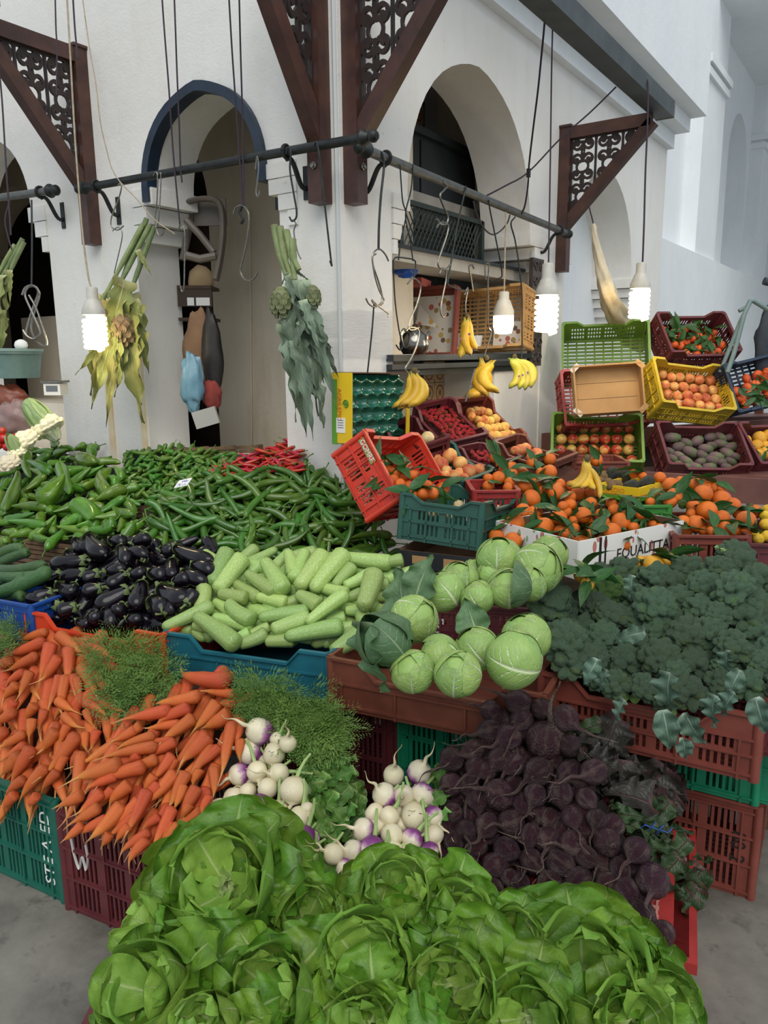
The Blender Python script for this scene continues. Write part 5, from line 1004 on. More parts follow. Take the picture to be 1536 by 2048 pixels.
cauliflower('cauliflower wrapped in pale leaves against the left pillar', 98, 858, 4.25, 34, (-.5, -.3, .8), 8, 1); cauliflower('bare cream cauliflower in front of the leafy one', 52, 885, 4.15, 30, (-.2, -.5, .8), 0, 2); cauliflower('small cream cauliflower at the left edge behind the peppers', 18, 930, 4.0, 24, (0, -.4, .9), 0, 3); cauliflower('cream cauliflower low behind the long peppers', 35, 905, 4.1, 20, (0, -.4, .9), 3, 4)
A = []
for x, y, r in [(8, 878, 12), (28, 876, 11), (16, 893, 11), (35, 890, 9), (-6, 890, 11), (46, 872, 8), (4, 862, 9)]: d = 4.55; A.append(ball(TOMM[0], 'tomato', at(x, y, d), 2*r*d/F, (0, -.2, 1), x, .5))
label_pile(A, 'red tomato', 'behind the cauliflowers', 4)
for o in A: tag(o, None, 'tomato', 'tomatoes behind the cauliflowers')

# ---------------------------------------------------------------- greens: carrot tops, turnip leaves, beetroot leaves
FERN = mat('carrot_top_green', '#6b8a3a', '#4d6f2c', rough=.6, scale=6)
def fronds(name, label, poly, pl, n, seed, L=.11):
    R = random.Random(seed); mb = MB()
    for x, y in scatter(poly, 5, seed, 4000, .9, n):
        p = pl.hit(x, y, R.uniform(-.03, .05)); D = (TOCAM*R.uniform(.2, .8)+DOWN*R.uniform(-.9, .6)+RIGHT*R.uniform(-1, 1)).normalized(); S = D.cross(pl.n).normalized(); N = S.cross(D); ln = L*R.uniform(.6, 1.2); bend = R.uniform(-.5, .3)
        q = lambda t: p+D*ln*t+N*bend*ln*t*t
        for i in range(9):
            t = i/9; a, b = q(t), q(t+.11); mb.add([a-S*.0006, a+S*.0006, b], [(0, 1, 2)])
            for sg in (-1, 1):
                l2 = ln*.44*(1-t*.75)*R.uniform(.7, 1.2)
                for k_ in range(3):
                    e = a+(S*sg*.75+D*.55)*l2*((k_+1)/3); f = (S*sg*(.2 if k_ % 2 else 1.0)+D*1.0+N*R.uniform(-.4, .4))*l2*.34; g = S*l2*.07
                    mb.add([e, e+f*.6+g, e+f, e+f*.6-g], [(0, 1, 2, 3)])
    o = mb.obj(name, FERN, None, None, False); o['kind'] = 'stuff'; return tag(o, label, 'greens')
pl = Plane((230, 1400, -1.62), (350, 1400, -1.50), (280, 1270, -1.42))
fronds('carrot_tops', 'feathery carrot tops between the two carrot heaps', [(195, 1290), (265, 1282), (330, 1310), (345, 1360), (300, 1400), (250, 1440), (200, 1350)], pl, 250, 1, .12)
fronds('carrot_tops', 'dark feathery greens hanging at the left edge under the blue tray', [(-10, 1240), (60, 1255), (40, 1280), (-10, 1300)], Plane((0, 1290, -1.6), (60, 1270, -1.52), (20, 1230, -1.5)), 60, 5)
pl = Plane((500, 1460, -1.48), (680, 1460, -1.34), (560, 1320, -1.25))
fronds('carrot_tops', 'feathery carrot tops behind the turnips, under the teal tray', [(480, 1375), (540, 1370), (600, 1390), (650, 1410), (685, 1460), (670, 1500), (600, 1490), (540, 1450), (480, 1420)], pl, 300, 2, .12)
def greens(label, spots, m, pl, L, wr, lob, seed, wav=.15, tip=.6, grp=None, dirs=None, name='leafy_greens'):
    R = random.Random(seed); ms = [leaf_mb(1, wr, R.uniform(.1, .5), .2, wav, 3, 8, 12, tip, .06, seed+i, lob, .08).mesh('leaf', m, True, 0) for i in range(4)]; c0 = pl.hit(*spots[0]); t = thing(name, label, 'greens', Matrix.Translation(c0))
    for x, y in spots:
        l = L*R.uniform(.7, 1.2); D = (TOCAM*R.uniform(.0, .5)+DOWN*R.uniform(-.7, .9)+RIGHT*R.uniform(-1, 1)).normalized(); link('leaf', ms[R.randrange(4)], t, frame(pl.hit(x, y, R.uniform(-.02, .04))-D*l*.5-c0, D, pl.n+Vector((R.uniform(-.6, .6), R.uniform(-.6, .2), R.uniform(-.2, .6))), (l, l, l)))
    return t
TGL = vein_mat('turnip_leaf', '#628c3c', '#4a752e', '#9ab96c', .5, .05, 5, .4, .9, .1, .12, .7)
BGL = vein_mat('beetroot_leaf', '#37502c', '#26381f', '#5c3a3c', .45, .04, 5, .45, .8, .1, .06, .9); BGD = vein_mat('dark_beetroot_leaf', '#33302a', '#262621', '#573a3c', .45, .04, 5, .45, .6, .1, .04, 1.0)
pl = Plane((640, 1720, -1.62), (720, 1620, -1.42), (640, 1470, -1.36))
greens('lobed turnip greens spread between the two turnip heaps', scatter([(570, 1480), (640, 1470), (700, 1540), (725, 1600), (700, 1650), (650, 1720), (620, 1700), (640, 1620), (615, 1560)], 13, 3), TGL, pl, .11, .55, 3, 11)
greens('turnip leaves at the foot of the right turnip heap', [(690, 1745), (672, 1760), (870, 1560), (885, 1590), (880, 1550), (660, 1735), (900, 1540), (880, 1640), (640, 1760), (610, 1780)], TGL, Plane((640, 1780, -1.78), (880, 1600, -1.38), (860, 1540, -1.32)), .10, .6, 3, 12)
pl = Plane((1180, 1480, -1.02), (1330, 1600, -.86), (1350, 1860, -1.28))
greens('large dark purple beetroot leaves behind the heap at right', scatter([(1180, 1480), (1260, 1470), (1340, 1540), (1330, 1620), (1260, 1600), (1200, 1560)], 17, 8), BGD, pl, .16, .7, 0, 13, .22, .5)
greens('green beetroot leaves spilling over the red tray edge', scatter([(1215, 1600), (1320, 1620), (1380, 1700), (1390, 1760), (1375, 1850), (1345, 1800), (1320, 1720), (1260, 1650)], 17, 9), BGL, pl, .12, .6, 0, 14, .2, .55)
greens('beet stalks and leaves above the beetroot heap', [(1150, 1470), (1165, 1490), (1180, 1500), (1140, 1460), (1170, 1455)], BGL, Plane((1150, 1500, -1.08), (1220, 1500, -1.0), (1150, 1440, -1.0)), .10, .5, 0, 15)
t = thing('blue_tie', 'bright blue plastic ties round the beetroot leaves', 'tie', Matrix.Translation(at(1305, 1642, 2.05)))
for i, dx in enumerate((-.02, 0, .022)): MB().tube([(dx, -.03, -.01), (dx+.01, -.034, .004), (dx+.025, -.03, .0), (dx+.034, -.02, .012)], .004, 6, flat=.5).obj('strip', PC['blue'], t)
# ================================================================ fruit stand
def cpose(p, e, k): return loc(CAM+k*(Vector(p)-CAM), [rd(a) for a in e])
class MPlane(Plane):
    def __init__(s, M, z):
        s.n = (M.to_3x3() @ Vector((0, 0, 1))).normalized(); s.p = M @ Vector((0, 0, z))
CT = {}
def fcrate(key, label, col, p, e, k, L=.6, W=.4, H=.24, **kw):
    M = cpose(p, e, k); t = crate(label, col, M, L*k, W*k, H*k, **kw); CT[key] = (M, k, H*k, t); return t
fcrate('straw', 'maroon crate of strawberries tilted on the arch sill', 'maroon', (-.495, 1.955, 1.273), (9.4, 28, -24.2), .8, .5, .32, .17)
fcrate('apric', 'brick red crate of yellow peaches, behind the strawberries', 'brick', (-.298, 2.161, 1.287), (3.2, 32.5, -19.8), .83, .5, .32, .17, holes=False)
fcrate('peach', 'green crate of large blushing peaches beside the tilted red crate', 'dgreen', (-.462, 1.983, .945), (10.1, 20.4, -14.3), .68, .5, .32, .17)
fcrate('apple1', 'maroon crate holding a single pale fruit, under the strawberries', 'maroon', (-1.141, 2.51, 1.093), (10.4, 16.7, -17.8), .62, .5, .32, .17, holes=False)
fcrate('straw2', 'small maroon crate of strawberries behind the peaches', 'maroon', (-.913, 3.49, .806), (2.9, 10.4, -11.5), .57, .5, .32, .17, holes=False)
fcrate('brown', 'brown crate with a few peaches left of the apples', 'brown', (.127, 2.146, 1.052), (5.3, 12.3, -5.8), .74, .5, .32, .17, holes=False)
gm = fcrate('gomrf', 'vermilion crate tipped on its side, spilling leafy clementines', 'vermilion', (-.003, .311, 1.17), (54.5, 7.2, 93.6), .875)
MB().box((-.2735, .095, .178), (.002, .13, .032)).obj('label_plate', mat('label_olive', '#9a9a52', '#86854a', rough=.7), gm, smooth=False)
text('GOMRF', .034, WHITE, gm, loc((-.2752, .095, .178), (rd(90), 0, rd(-90))))
fcrate('dgreen', 'dark green crate of pale yellow fruit in front of the peaches', 'dgreen', (.615, .145, .995), (-4.8, 2.8, 7.5), .9, .4, .6, .22, dip=.03, enddip=.04)
fcrate('lime', 'lime green crate with neat rows of apples', 'lime', (.564, 2.254, 1.158), (46.1, .7, 23.1), 1)
fcrate('yellow', 'yellow crate of peaches laid in rows', 'yellow', (.883, 3.275, 1.514), (51.5, 7, 43.8), .9)
fcrate('mand', 'maroon crate of leafy mandarins on the top shelf', 'maroon', (.801, 3.764, 1.909), (49.3, -.4, 44.6), .9)
fcrate('prick', 'maroon crate of prickly pears below the yellow crate', 'maroon', (1.095, 2.976, 1.056), (41.4, 1.5, 35.8), .9)
fcrate('navy', 'navy blue crate of leafy mandarins right of the yellow crate', 'navy', (1.227, 4.293, 1.58), (70.6, -11.6, 45), .83)
fcrate('lem', 'maroon crate of orange-yellow lemons at the right edge', 'maroon', (1.441, 4.024, .999), (46, .1, 50.4), .82)
fcrate('limee', 'empty lime green crate standing tilted behind the cardboard box', 'lime', (.461, 2.679, 1.829), (59.3, -1.5, 21.6), 1.03, slots=3)
fcrate('rede', 'empty red crate behind the cardboard box lid', 'red', (.476, 2.555, 1.504), (67.5, -2.2, 33.2), .99)
def pile_in(key, z, rows, me, name, noun, where, grp, cat, kx=1, ox=0, oy=0, leaf=0, up=None, elong=None, seed=1, per=7, sc=1.0, lift=0):
    M, k_, H, t = CT[key] if isinstance(key, str) else key; pl = MPlane(M, z); R = random.Random(seed); A = []
    for i, q in enumerate(rows):
        x, y, r = q[0]*kx+ox, q[1]*kx+oy, q[2]*kx; c = pl.hit(x, y, R.uniform(0, .01)); d = 2*r*(c-CAM).dot(_f)/F*sc
        m = me[R.randrange(len(me))]
        if elong:
            a = R.uniform(*elong[1]); D = M.to_3x3() @ Vector((math.cos(a), math.sin(a), R.uniform(-.2, .35))); o = put(m, name, c, D, pl.n, d*elong[0], d, R.uniform(0, 6))
        else: o = ball(m, name, c, d, up or pl.n, seed*100+i, .8)
        tag(o, None, cat, grp); A.append(o)
        if leaf and not elong and R.random() < leaf: cit_leaf(o, i, R.choice((1, 2, 2, 3)), seed)
    label_pile(A, noun, where, per, None, True); return A
K2 = dict(kx=1/3.84, ox=960, oy=780); K1 = dict(kx=1/3.84, ox=660, oy=730); K3 = dict(kx=1/5.12, ox=1236, oy=620); K4 = dict(kx=1/5.12, ox=1236, oy=900)
pile_in('lime', .075, [(x, y, 43) for y, xs in ((291, (625, 712, 793, 878, 965, 1055, 1145)), (378, (625, 712, 795, 878, 960, 1050, 1145)), (461, (618, 702, 785, 870, 957, 1047, 1140)), (540, (620, 705, 790, 875, 960, 1060, 1165))) for x in xs], APM, 'apple', 'red and yellow apple', 'lime green crate', 'apples in the lime green crate', 'apple', seed=2, **K2)
pile_in('yellow', .085, [(450, 665, 52), (545, 690, 52), (630, 690, 53), (730, 700, 55), (830, 715, 56), (945, 725, 60), (480, 770, 52), (575, 785, 50), (668, 790, 56), (770, 808, 54), (872, 815, 56), (970, 825, 56), (505, 868, 54), (607, 885, 54), (708, 880, 58), (808, 900, 54), (895, 908, 56), (998, 918, 56), (605, 965, 50), (720, 962, 66), (838, 980, 54), (935, 990, 54), (1030, 1005, 50)], PEM, 'peach', 'blushing peach', 'yellow crate', 'peaches in the yellow crate', 'peach', seed=3, per=6, **K3)
pile_in('mand', .10, [(790, 185, 50), (825, 215, 45), (912, 285, 48), (555, 300, 45), (640, 325, 42), (575, 358, 48), (780, 385, 42), (808, 440, 45), (700, 437, 40), (1060, 365, 50), (955, 372, 40), (700, 330, 40), (590, 200, 42), (480, 210, 42), (690, 200, 40), (840, 390, 40), (640, 372, 40), (960, 440, 42), (830, 275, 40), (920, 440, 40), (760, 300, 40), (1000, 300, 40), (650, 260, 40), (530, 250, 40), (890, 350, 42), (1020, 430, 42), (880, 220, 42), (980, 230, 42)], MAM, 'mandarin', 'leafy mandarin', 'top maroon crate', 'mandarins in the top crate', 'mandarin', leaf=.85, seed=4, **K3)
pile_in('navy', .10, [(1315, 705, 50), (1430, 670, 55), (1405, 770, 55), (1320, 795, 50), (1210, 835, 52), (1345, 870, 50), (1420, 850, 50), (1260, 910, 52), (1510, 700, 52), (1520, 640, 50), (1510, 800, 55), (1300, 975, 46), (1480, 745, 50), (1400, 930, 46), (1540, 860, 52), (1460, 920, 46), (1590, 740, 50), (1600, 660, 50)], MAM, 'mandarin', 'leafy mandarin', 'navy blue crate', 'mandarins in the navy crate', 'mandarin', leaf=.7, seed=5, **K3)
pile_in('prick', .10, [(550, 1310, 62), (810, 1345, 60), (945, 1305, 55), (1045, 1300, 50), (1145, 1305, 46), (1050, 1370, 52), (955, 1390, 48), (620, 1405, 60), (895, 1422, 56), (1155, 1405, 58), (535, 1452, 42), (740, 1455, 62), (860, 1490, 54), (1120, 1470, 58), (1005, 1500, 54), (690, 1545, 54), (556, 1520, 44), (965, 1540, 58), (1150, 1550, 46), (790, 1605, 48), (930, 1610, 52), (1110, 1610, 46), (690, 1610, 46), (845, 1555, 46), (1060, 1560, 46), (620, 1490, 46), (600, 1590, 44), (700, 1360, 48), (1200, 1500, 44)], PRM, 'prickly_pear', 'green-purple prickly pear', 'maroon crate', 'prickly pears in the maroon crate', 'prickly pear', elong=(1.6, (2.4, 3.9)), seed=6, sc=.92, **K3)
pile_in('lem', .11, [(1310, 1335, 55), (1450, 1310, 70), (1420, 1388, 62), (1505, 1465, 66), (1530, 1285, 60), (1515, 1395, 55), (1360, 1440, 50), (1600, 1350, 60), (1590, 1450, 60), (1440, 1470, 50)], LOM, 'lemon', 'orange-yellow lemon', 'right edge crate', 'lemons in the right edge crate', 'lemon', leaf=.3, seed=7, **K3)
SP = scatter([(842, 822), (895, 814), (930, 838), (966, 872), (940, 880), (905, 878), (875, 855)], 6.4, 4)
pile_in('straw', .07, [(x, y, 5.4) for x, y in SP], STM, 'strawberry', 'strawberry', 'tilted strawberry crate', 'strawberries in the tilted crate', 'strawberry', elong=(1.3, (0, 6.28)), seed=8, per=8)
pile_in('straw2', .055, [(x, y, 5.6) for x, y in scatter([(930, 898), (962, 890), (1000, 908), (985, 925), (960, 918)], 7, 4)], STM, 'strawberry', 'strawberry', 'small strawberry crate', 'strawberries in the small crate', 'strawberry', elong=(1.3, (0, 6.28)), seed=9, per=7)
pile_in('apric', .075, [(1080, 365, 38), (1122, 356, 40), (1168, 360, 42), (1212, 368, 38), (1140, 425, 38), (1188, 425, 42), (1228, 432, 38), (1270, 415, 40), (1205, 490, 40), (1252, 492, 42), (1292, 482, 42), (1340, 478, 42), (1240, 545, 40), (1285, 548, 42), (1330, 545, 40), (1362, 532, 40), (1398, 538, 36), (1090, 400, 36), (1160, 470, 36)], AYM, 'yellow_peach', 'yellow peach', 'brick red crate', 'yellow peaches in the brick red crate', 'peach', seed=10, per=5, **K1)
pile_in('apple1', .07, [(750, 562, 55)], PFM, 'pale_fruit', 'single pale yellow fruit', 'in the maroon crate under the strawberries', None, 'fruit', seed=11, **K1)
pile_in('peach', .075, [(850, 770, 66), (915, 697, 64), (1000, 757, 60), (1065, 822, 63), (1145, 807, 52), (950, 852, 50), (895, 815, 45), (760, 745, 45), (885, 845, 40), (995, 832, 45), (735, 765, 38), (820, 720, 40), (1030, 870, 40)], PEM, 'peach', 'big blushing peach', 'green crate', 'peaches in the green crate', 'peach', seed=12, per=5, **K1)
pile_in('brown', .08, [(312, 462, 50), (350, 452, 48), (435, 492, 50), (270, 470, 42), (390, 520, 40)], PEM, 'peach', 'orange peach', 'in the brown crate', 'peaches in the brown crate', 'peach', seed=13, **K2)
pile_in('dgreen', .10, [(850, 1120, 50), (905, 1117, 34), (990, 1080, 44), (1115, 1088, 44), (1290, 1118, 46), (1240, 1128, 34), (780, 1130, 40), (1060, 1120, 40), (1180, 1120, 40), (930, 1150, 40)], PFM, 'pale_fruit', 'pale yellow fruit', 'dark green crate', 'pale fruit in the dark green crate', 'fruit', seed=14, per=5, **K1)
A = []
R = random.Random(5)
def free_pile(pl, rows, me, name, noun, where, grp, cat, seed, leaf=.4, per=8, lift=.15, layer=None, **K):
    R = random.Random(seed); A = []; kx, ox, oy = K['kx'], K['ox'], K['oy']
    for i, q in enumerate(rows):
        x, y, r = q[0]*kx+ox, q[1]*kx+oy, q[2]*kx; c = pl.hit(x, y); d = 2*r*(c-CAM).dot(_f)/F; c = pl.hit(x, y, d*(lift+R.uniform(-.2, .2)+(q[3] if len(q) > 3 else 0)))
        o = ball(me[R.randrange(len(me))], name, c, d, pl.n, seed*100+i, .9); tag(o, None, cat, grp); A.append(o)
        if R.random() < leaf: cit_leaf(o, i, R.choice((1, 2, 2, 3)), seed)
    label_pile(A, noun, where, per, None, True); return A
pl = Plane(c1_ := (790, 1000, 3.42), (860, 960, 3.50), (760, 930, 3.66))
free_pile(pl, [(330, 775, 42), (430, 765, 48), (550, 775, 55), (490, 885, 50), (570, 855, 48), (635, 845, 50), (660, 925, 48), (615, 992, 60), (720, 995, 56), (790, 988, 50), (870, 948, 52), (540, 915, 45), (390, 872, 42), (465, 805, 45), (420, 815, 42), (600, 930, 45), (750, 930, 45), (520, 830, 42)], CLM, 'clementine', 'leafy clementine', 'tipped red crate', 'clementines spilling from the tipped crate', 'clementine', 3, .75, 6, **K1)
pl = Plane((990, 1110, 3.10), (1260, 1080, 3.15), (1120, 925, 3.95))
bed('display_board', 'dark board as gap shade beneath the heap of leafy oranges', pl, [(985, 1100), (1130, 1120), (1290, 1060), (1250, 990), (1130, 930), (1010, 900), (970, 960), (1000, 1030)], .09, GAPO)
OR = [(120, 520, 48), (160, 572, 42), (240, 597, 52), (185, 612, 46), (140, 677, 56), (60, 677, 38), (65, 737, 46), (230, 712, 44), (215, 752, 42), (245, 645, 50), (350, 737, 62), (430, 707, 46), (530, 632, 63), (535, 532, 50), (400, 562, 46), (585, 792, 67), (690, 822, 50), (755, 797, 62), (610, 722, 46), (590, 752, 46), (395, 837, 74), (330, 932, 62), (420, 947, 64), (605, 982, 64), (640, 897, 46), (692, 882, 50), (850, 872, 52), (862, 787, 56), (260, 1032, 86), (125, 1122, 60), (165, 1047, 42), (255, 1162, 73), (495, 1052, 74), (385, 1152, 52), (500, 1157, 72), (625, 1097, 62), (630, 1217, 72), (780, 1192, 80), (790, 962, 67), (935, 962, 56), (940, 1012, 56), (1030, 922, 50), (1010, 872, 46), (1085, 902, 44), (1080, 1017, 76), (1180, 1057, 46), (1240, 962, 46), (1010, 1092, 74), (950, 1167, 62), (860, 1247, 42), (1000, 1242, 46), (1110, 1192, 46), (835, 1112, 42), (895, 540, 48), (1120, 962, 42), (720, 1002, 42), (700, 1122, 42), (1325, 1032, 38), (1380, 1062, 42), (560, 1190, 50, -.3), (720, 1060, 50, -.4), (880, 1050, 50, -.4), (440, 1000, 50, -.4), (820, 1010, 50, -.5), (960, 1060, 46, -.5), (300, 970, 50, -.4), (660, 940, 50, -.5), (480, 780, 50, -.4), (470, 640, 46, -.4), (330, 640, 46, -.4), (700, 740, 46, -.4), (1070, 1130, 46, -.4)]
free_pile(pl, OR, ORM, 'orange', 'leafy orange', 'middle orange heap', 'leafy oranges heaped in the middle', 'orange', 21, .9, 9, **K2)
pl = Plane((1360, 1055, 3.28), (1500, 1060, 3.26), (1420, 965, 3.75))
free_pile(pl, [(800, 360, 77), (910, 385, 72), (870, 450, 97), (990, 390, 67), (1060, 402, 52), (1060, 510, 100), (1180, 560, 77), (910, 622, 106), (770, 582, 72), (750, 652, 56), (670, 742, 77), (800, 762, 102), (1070, 692, 77), (960, 772, 62), (1100, 802, 77), (1180, 822, 77), (1310, 717, 97), (1400, 632, 77), (1290, 627, 46), (1300, 852, 62), (970, 832, 62), (890, 830, 60, -.3), (1010, 600, 70, -.4), (1230, 650, 60, -.4), (700, 830, 60, -.4), (900, 740, 60, -.5)], ORM, 'orange', 'large orange', 'brick red crate', 'large oranges in the brick red crate', 'orange', 22, .25, 6, **K4)
pl = Plane((1290, 1010, 3.45), (1370, 1005, 3.45), (1340, 950, 3.8))
free_pile(pl, [(430, 282, 60), (540, 362, 86), (640, 322, 56), (650, 402, 46), (575, 472, 82), (530, 532, 72), (420, 492, 56), (330, 532, 52), (160, 240, 50), (250, 265, 46)], ORM, 'orange', 'large orange', 'grass green crate', 'oranges in the grass green crate', 'orange', 23, .35, 5, **K4)
pl = Plane((1510, 1075, 3.2), (1580, 1075, 3.2), (1540, 1000, 3.6))
free_pile(pl, [(1400, 852, 55), (1440, 912, 60), (1510, 762, 62), (1525, 882, 62), (1500, 672, 56), (1525, 612, 56), (1600, 700, 60), (1610, 820, 60)], LEMM, 'lemon', 'yellow lemon', 'at the right edge', 'yellow lemons at the right edge', 'lemon', 24, .3, 4, **K4)
pl = Plane((1262, 1135, 2.95), (1350, 1130, 2.95), (1300, 1105, 3.1))
free_pile(pl, [(180, 1167, 58), (228, 1132, 52), (370, 1182, 108), (520, 1127, 76), (300, 1140, 60, -.5)], LOM, 'lemon', 'orange-yellow lemon', 'behind the broccoli', 'lemons behind the broccoli', 'lemon', 25, .6, 5, **K4)
pl = Plane((1150, 1160, 2.72), (1190, 1160, 2.70), (1170, 1120, 2.85))
free_pile(pl, [(765, 1425, 46), (825, 1490, 54), (800, 1400, 40), (860, 1440, 40)], LOM, 'lemon', 'leafy orange-yellow lemon', 'between cabbages and broccoli', 'lemons between cabbages and broccoli', 'lemon', 26, 1.0, 4, **K2)
# crates that carry the loose oranges
def px_crate(label, col, fl, frp, z_d, W, H, **kw):
    a, b = at(fl[0], fl[1], z_d[0]), at(frp[0], frp[1], z_d[1]); L = (b-a).length; X = (b-a).normalized(); X.z = 0; X.normalize(); Y = Vector((-X.y, X.x, 0)); c = (a+b)/2+Y*W/2; M = frame((c.x, c.y, min(a.z, b.z)-H), X, (0, 0, 1)); return crate(label, col, M, L, W, H, **kw)
q = px_crate('brick red crate of large oranges, lettered on its corner', 'brick', (1354, 1064), (1496, 1074), (3.15, 3.12), .46, .24, slots=2, dip=0)
text('GOMRF', .045, WHITE, q, loc((-.115, -.2385, .14), (rd(90), rd(90), 0)))
q = px_crate('maroon crate of yellow lemons at the right edge', 'maroon', (1499, 1080), (1620, 1092), (3.08, 3.05), .46, .24, slots=2, dip=0)
text('AMS', .045, WHITE, q, loc((-.10, -.2385, .11), (rd(90), rd(90), 0)))
px_crate('grass green crate under the yellow avocado box', 'grass', (1240, 1010), (1338, 1012), (3.40, 3.40), .42, .13, slots=1, dip=0)
px_crate('red crate rim between the peaches and the orange heap', 'red', (950, 980), (1035, 982), (3.55, 3.55), .3, .14, slots=1, dip=0)
px_crate('brown crate behind the bananas, below the apples', 'brick', (1138, 915), (1255, 925), (4.35, 4.35), .3, .16, slots=1, dip=0)
# cartons
CARD = mat('brown_cardboard', '#b08a5c', '#a27d50', rough=.85, scale=5); CARDD = mat('dark_cardboard', '#6b4f38', rough=.9)
YBOX = mat('yellow_carton', '#ecc81e', '#e3bd18', rough=.5, scale=3); GBOX = mat('green_print', '#5a9a2e', rough=.5); RINK = mat('orange_print', '#d8742a', rough=.6); GINK = mat('green_ink', '#3f8a35', rough=.6)
k = NT('printed_white_carton'); tc = k.n('ShaderNodeTexCoord').outputs['Object']; v = k.n('ShaderNodeTexVoronoi'); v.inputs['Scale'].default_value = 26; mp = k.n('ShaderNodeMapping'); mp.inputs['Scale'].default_value = (1, 1, .5); k.l(tc, mp.inputs[0]); k.l(mp.outputs[0], v.inputs['Vector'])
c = k.mix(k.math('LESS_THAN', v.outputs['Distance'], .30), lin('#e6e4de'), k.mix(k.math('GREATER_THAN', k.sep(v.outputs['Color'])[0], .5), lin('#b9776e'), lin('#93ab80'))); k.l(c, k.b.inputs['Base Color']); k.b.inputs['Roughness'].default_value = .6; PCART = k.m
def carton(label, M, L, W, H, mo, mi, th=.006, flaps=(1, 1, 1, 1), name='carton'):
    t = thing(name, label, 'box', M); MB().box((0, 0, th/2), (L, W, th)).obj('base', mi, t, smooth=False)
    for i, (c, d) in enumerate((((0, -W/2, H/2), (L, th, H)), ((L/2, 0, H/2), (th, W, H)), ((0, W/2, H/2), (L, th, H)), ((-L/2, 0, H/2), (th, W, H)))):
        if flaps[i]:
            mb = MB().box(c, d); n = Vector((0, -1, 0) if i == 0 else (1, 0, 0) if i == 1 else (0, 1, 0) if i == 2 else (-1, 0, 0)); mb.box(Vector(c)-n*th*.9, [v*.985 for v in d], mi=1)
            mb.obj('side', [mo, mi], t, smooth=False)
    return t
p0 = at(1150, 1158, 2.95); Mq = Matrix.Translation((p0.x, p0.y, 0)) @ Matrix.Rotation(rd(-22), 4, 'Z'); 
q = carton('white printed carton holding the leafy oranges, lettered on its side', Mq @ Matrix.Translation((-.22, .32, p0.z)), .46, .64, .15, PCART, CARDD)
text('EQUALITTA', .062, BLACK, q, loc((.2350, .06, .065), (rd(90), 0, rd(90))))
MB().box((.2335, -.2, .075), (.004, .012, .15)).box((.2335, -.17, .075), (.004, .008, .15)).obj('black_edge', BLACK, q, smooth=False)
M = cpose((.791, 2.44, .863), (0, 0, -9), .655)
q = carton('small yellow carton of avocados and kiwis beside the bananas', M, .205, .27, .066, YBOX, YBOX)
MB().box((.1045, 0, .011), (.003, .27, .022)).box((0, -.1370, .011), (.205, .003, .022)).obj('green_band', GBOX, q, smooth=False)
MB().box((.1045, 0, .026), (.003, .27, .005)).box((0, -.1372, .026), (.205, .003, .005)).obj('orange_band', RINK, q, smooth=False)
text('SPEDIO', .03, RINK, q, loc((-.015, -.1385, .044), (rd(90), 0, 0)))
mb = MB().tube([(-.076+.016*(1-i/22)*math.cos(i*.5), -.1385, .048+.016*(1-i/22)*math.sin(i*.5)) for i in range(22)], .0022, 5); mb.obj('swirl_logo', GINK, q); text('Italia', .03, CARD, q, loc((.1065, .0, .045), (rd(90), 0, rd(90))))
pl = MPlane(M, .06)
A = []
for i, (x, y, r, a) in enumerate([(865, 625, 50, 80), (1010, 635, 55, 60), (1115, 650, 58, 75), (1160, 715, 50, 5), (1275, 695, 56, 20)]):
    x, y, r = x/3.84+960, y/3.84+780, r/3.84; c = pl.hit(x, y+4, .01); d = 2*r*(c-CAM).dot(_f)/F*.92; a = rd(a); D = RIGHT*math.cos(a)-DOWN*math.sin(a); A.append(tag(put(AVM, 'avocado', c, D, TOCAM, d*1.35, d), None, 'avocado', 'avocados in the yellow carton'))
label_pile(A, 'dark avocado', 'in the yellow carton', 9)
A = []
for i, (x, y, r) in enumerate([(905, 640, 36), (945, 655, 38), (925, 690, 36), (885, 700, 34), (990, 700, 36), (1060, 715, 36), (1010, 725, 32), (950, 640, 32), (1310, 715, 28)]):
    x, y, r = x/3.84+960, y/3.84+780, r/3.84; c = pl.hit(x, y+3, .0); d = 2*r*(c-CAM).dot(_f)/F; A.append(tag(put(KIM, 'kiwi_fruit', c, RIGHT+DOWN*R.uniform(-1, 1), TOCAM, d*1.3, d), None, 'kiwi', 'kiwis in the yellow carton'))
label_pile(A, 'brown kiwi', 'in the yellow carton', 9)
M = cpose((.576, 2.424, 1.626), (73.9, -3.4, 31.5), .955)
q = carton('brown cardboard box standing open on its side above the apples', M, .4675, .337, .094, CARD, CARD)
for sx, sy in ((-1, 1), (1, 1), (-1, -1), (1, -1)): MB().box((sx*.222, sy*.155, .088), (.07, .035, .006), Matrix.Rotation(rd(-45*sx*sy), 3, 'Z')).obj('corner_flap', mat('grey_flap', '#c9c2b4', rough=.8) if sx < 0 else CARD, q, smooth=False)
MB().box((0, .06, .0072), (.42, .002, .0015)).box((0, -.05, .0072), (.42, .002, .0015)).obj('crease', CARDD, q, smooth=False)
# black low carton under the dark green crate
M = loc(CT['dgreen'][0].translation+Vector((.02, -.03, -.085)), (0, 0, rd(7.5))); q = carton('black low carton beneath the dark green crate', M, .38, .54, .075, mat('black_carton', '#25272a', '#1c1d20', rough=.6), CARDD)
MB().box((-.08, -.2735, .04), (.08, .002, .035)).box((.07, -.2735, .035), (.09, .002, .045)).obj('label', CARD, q, smooth=False)
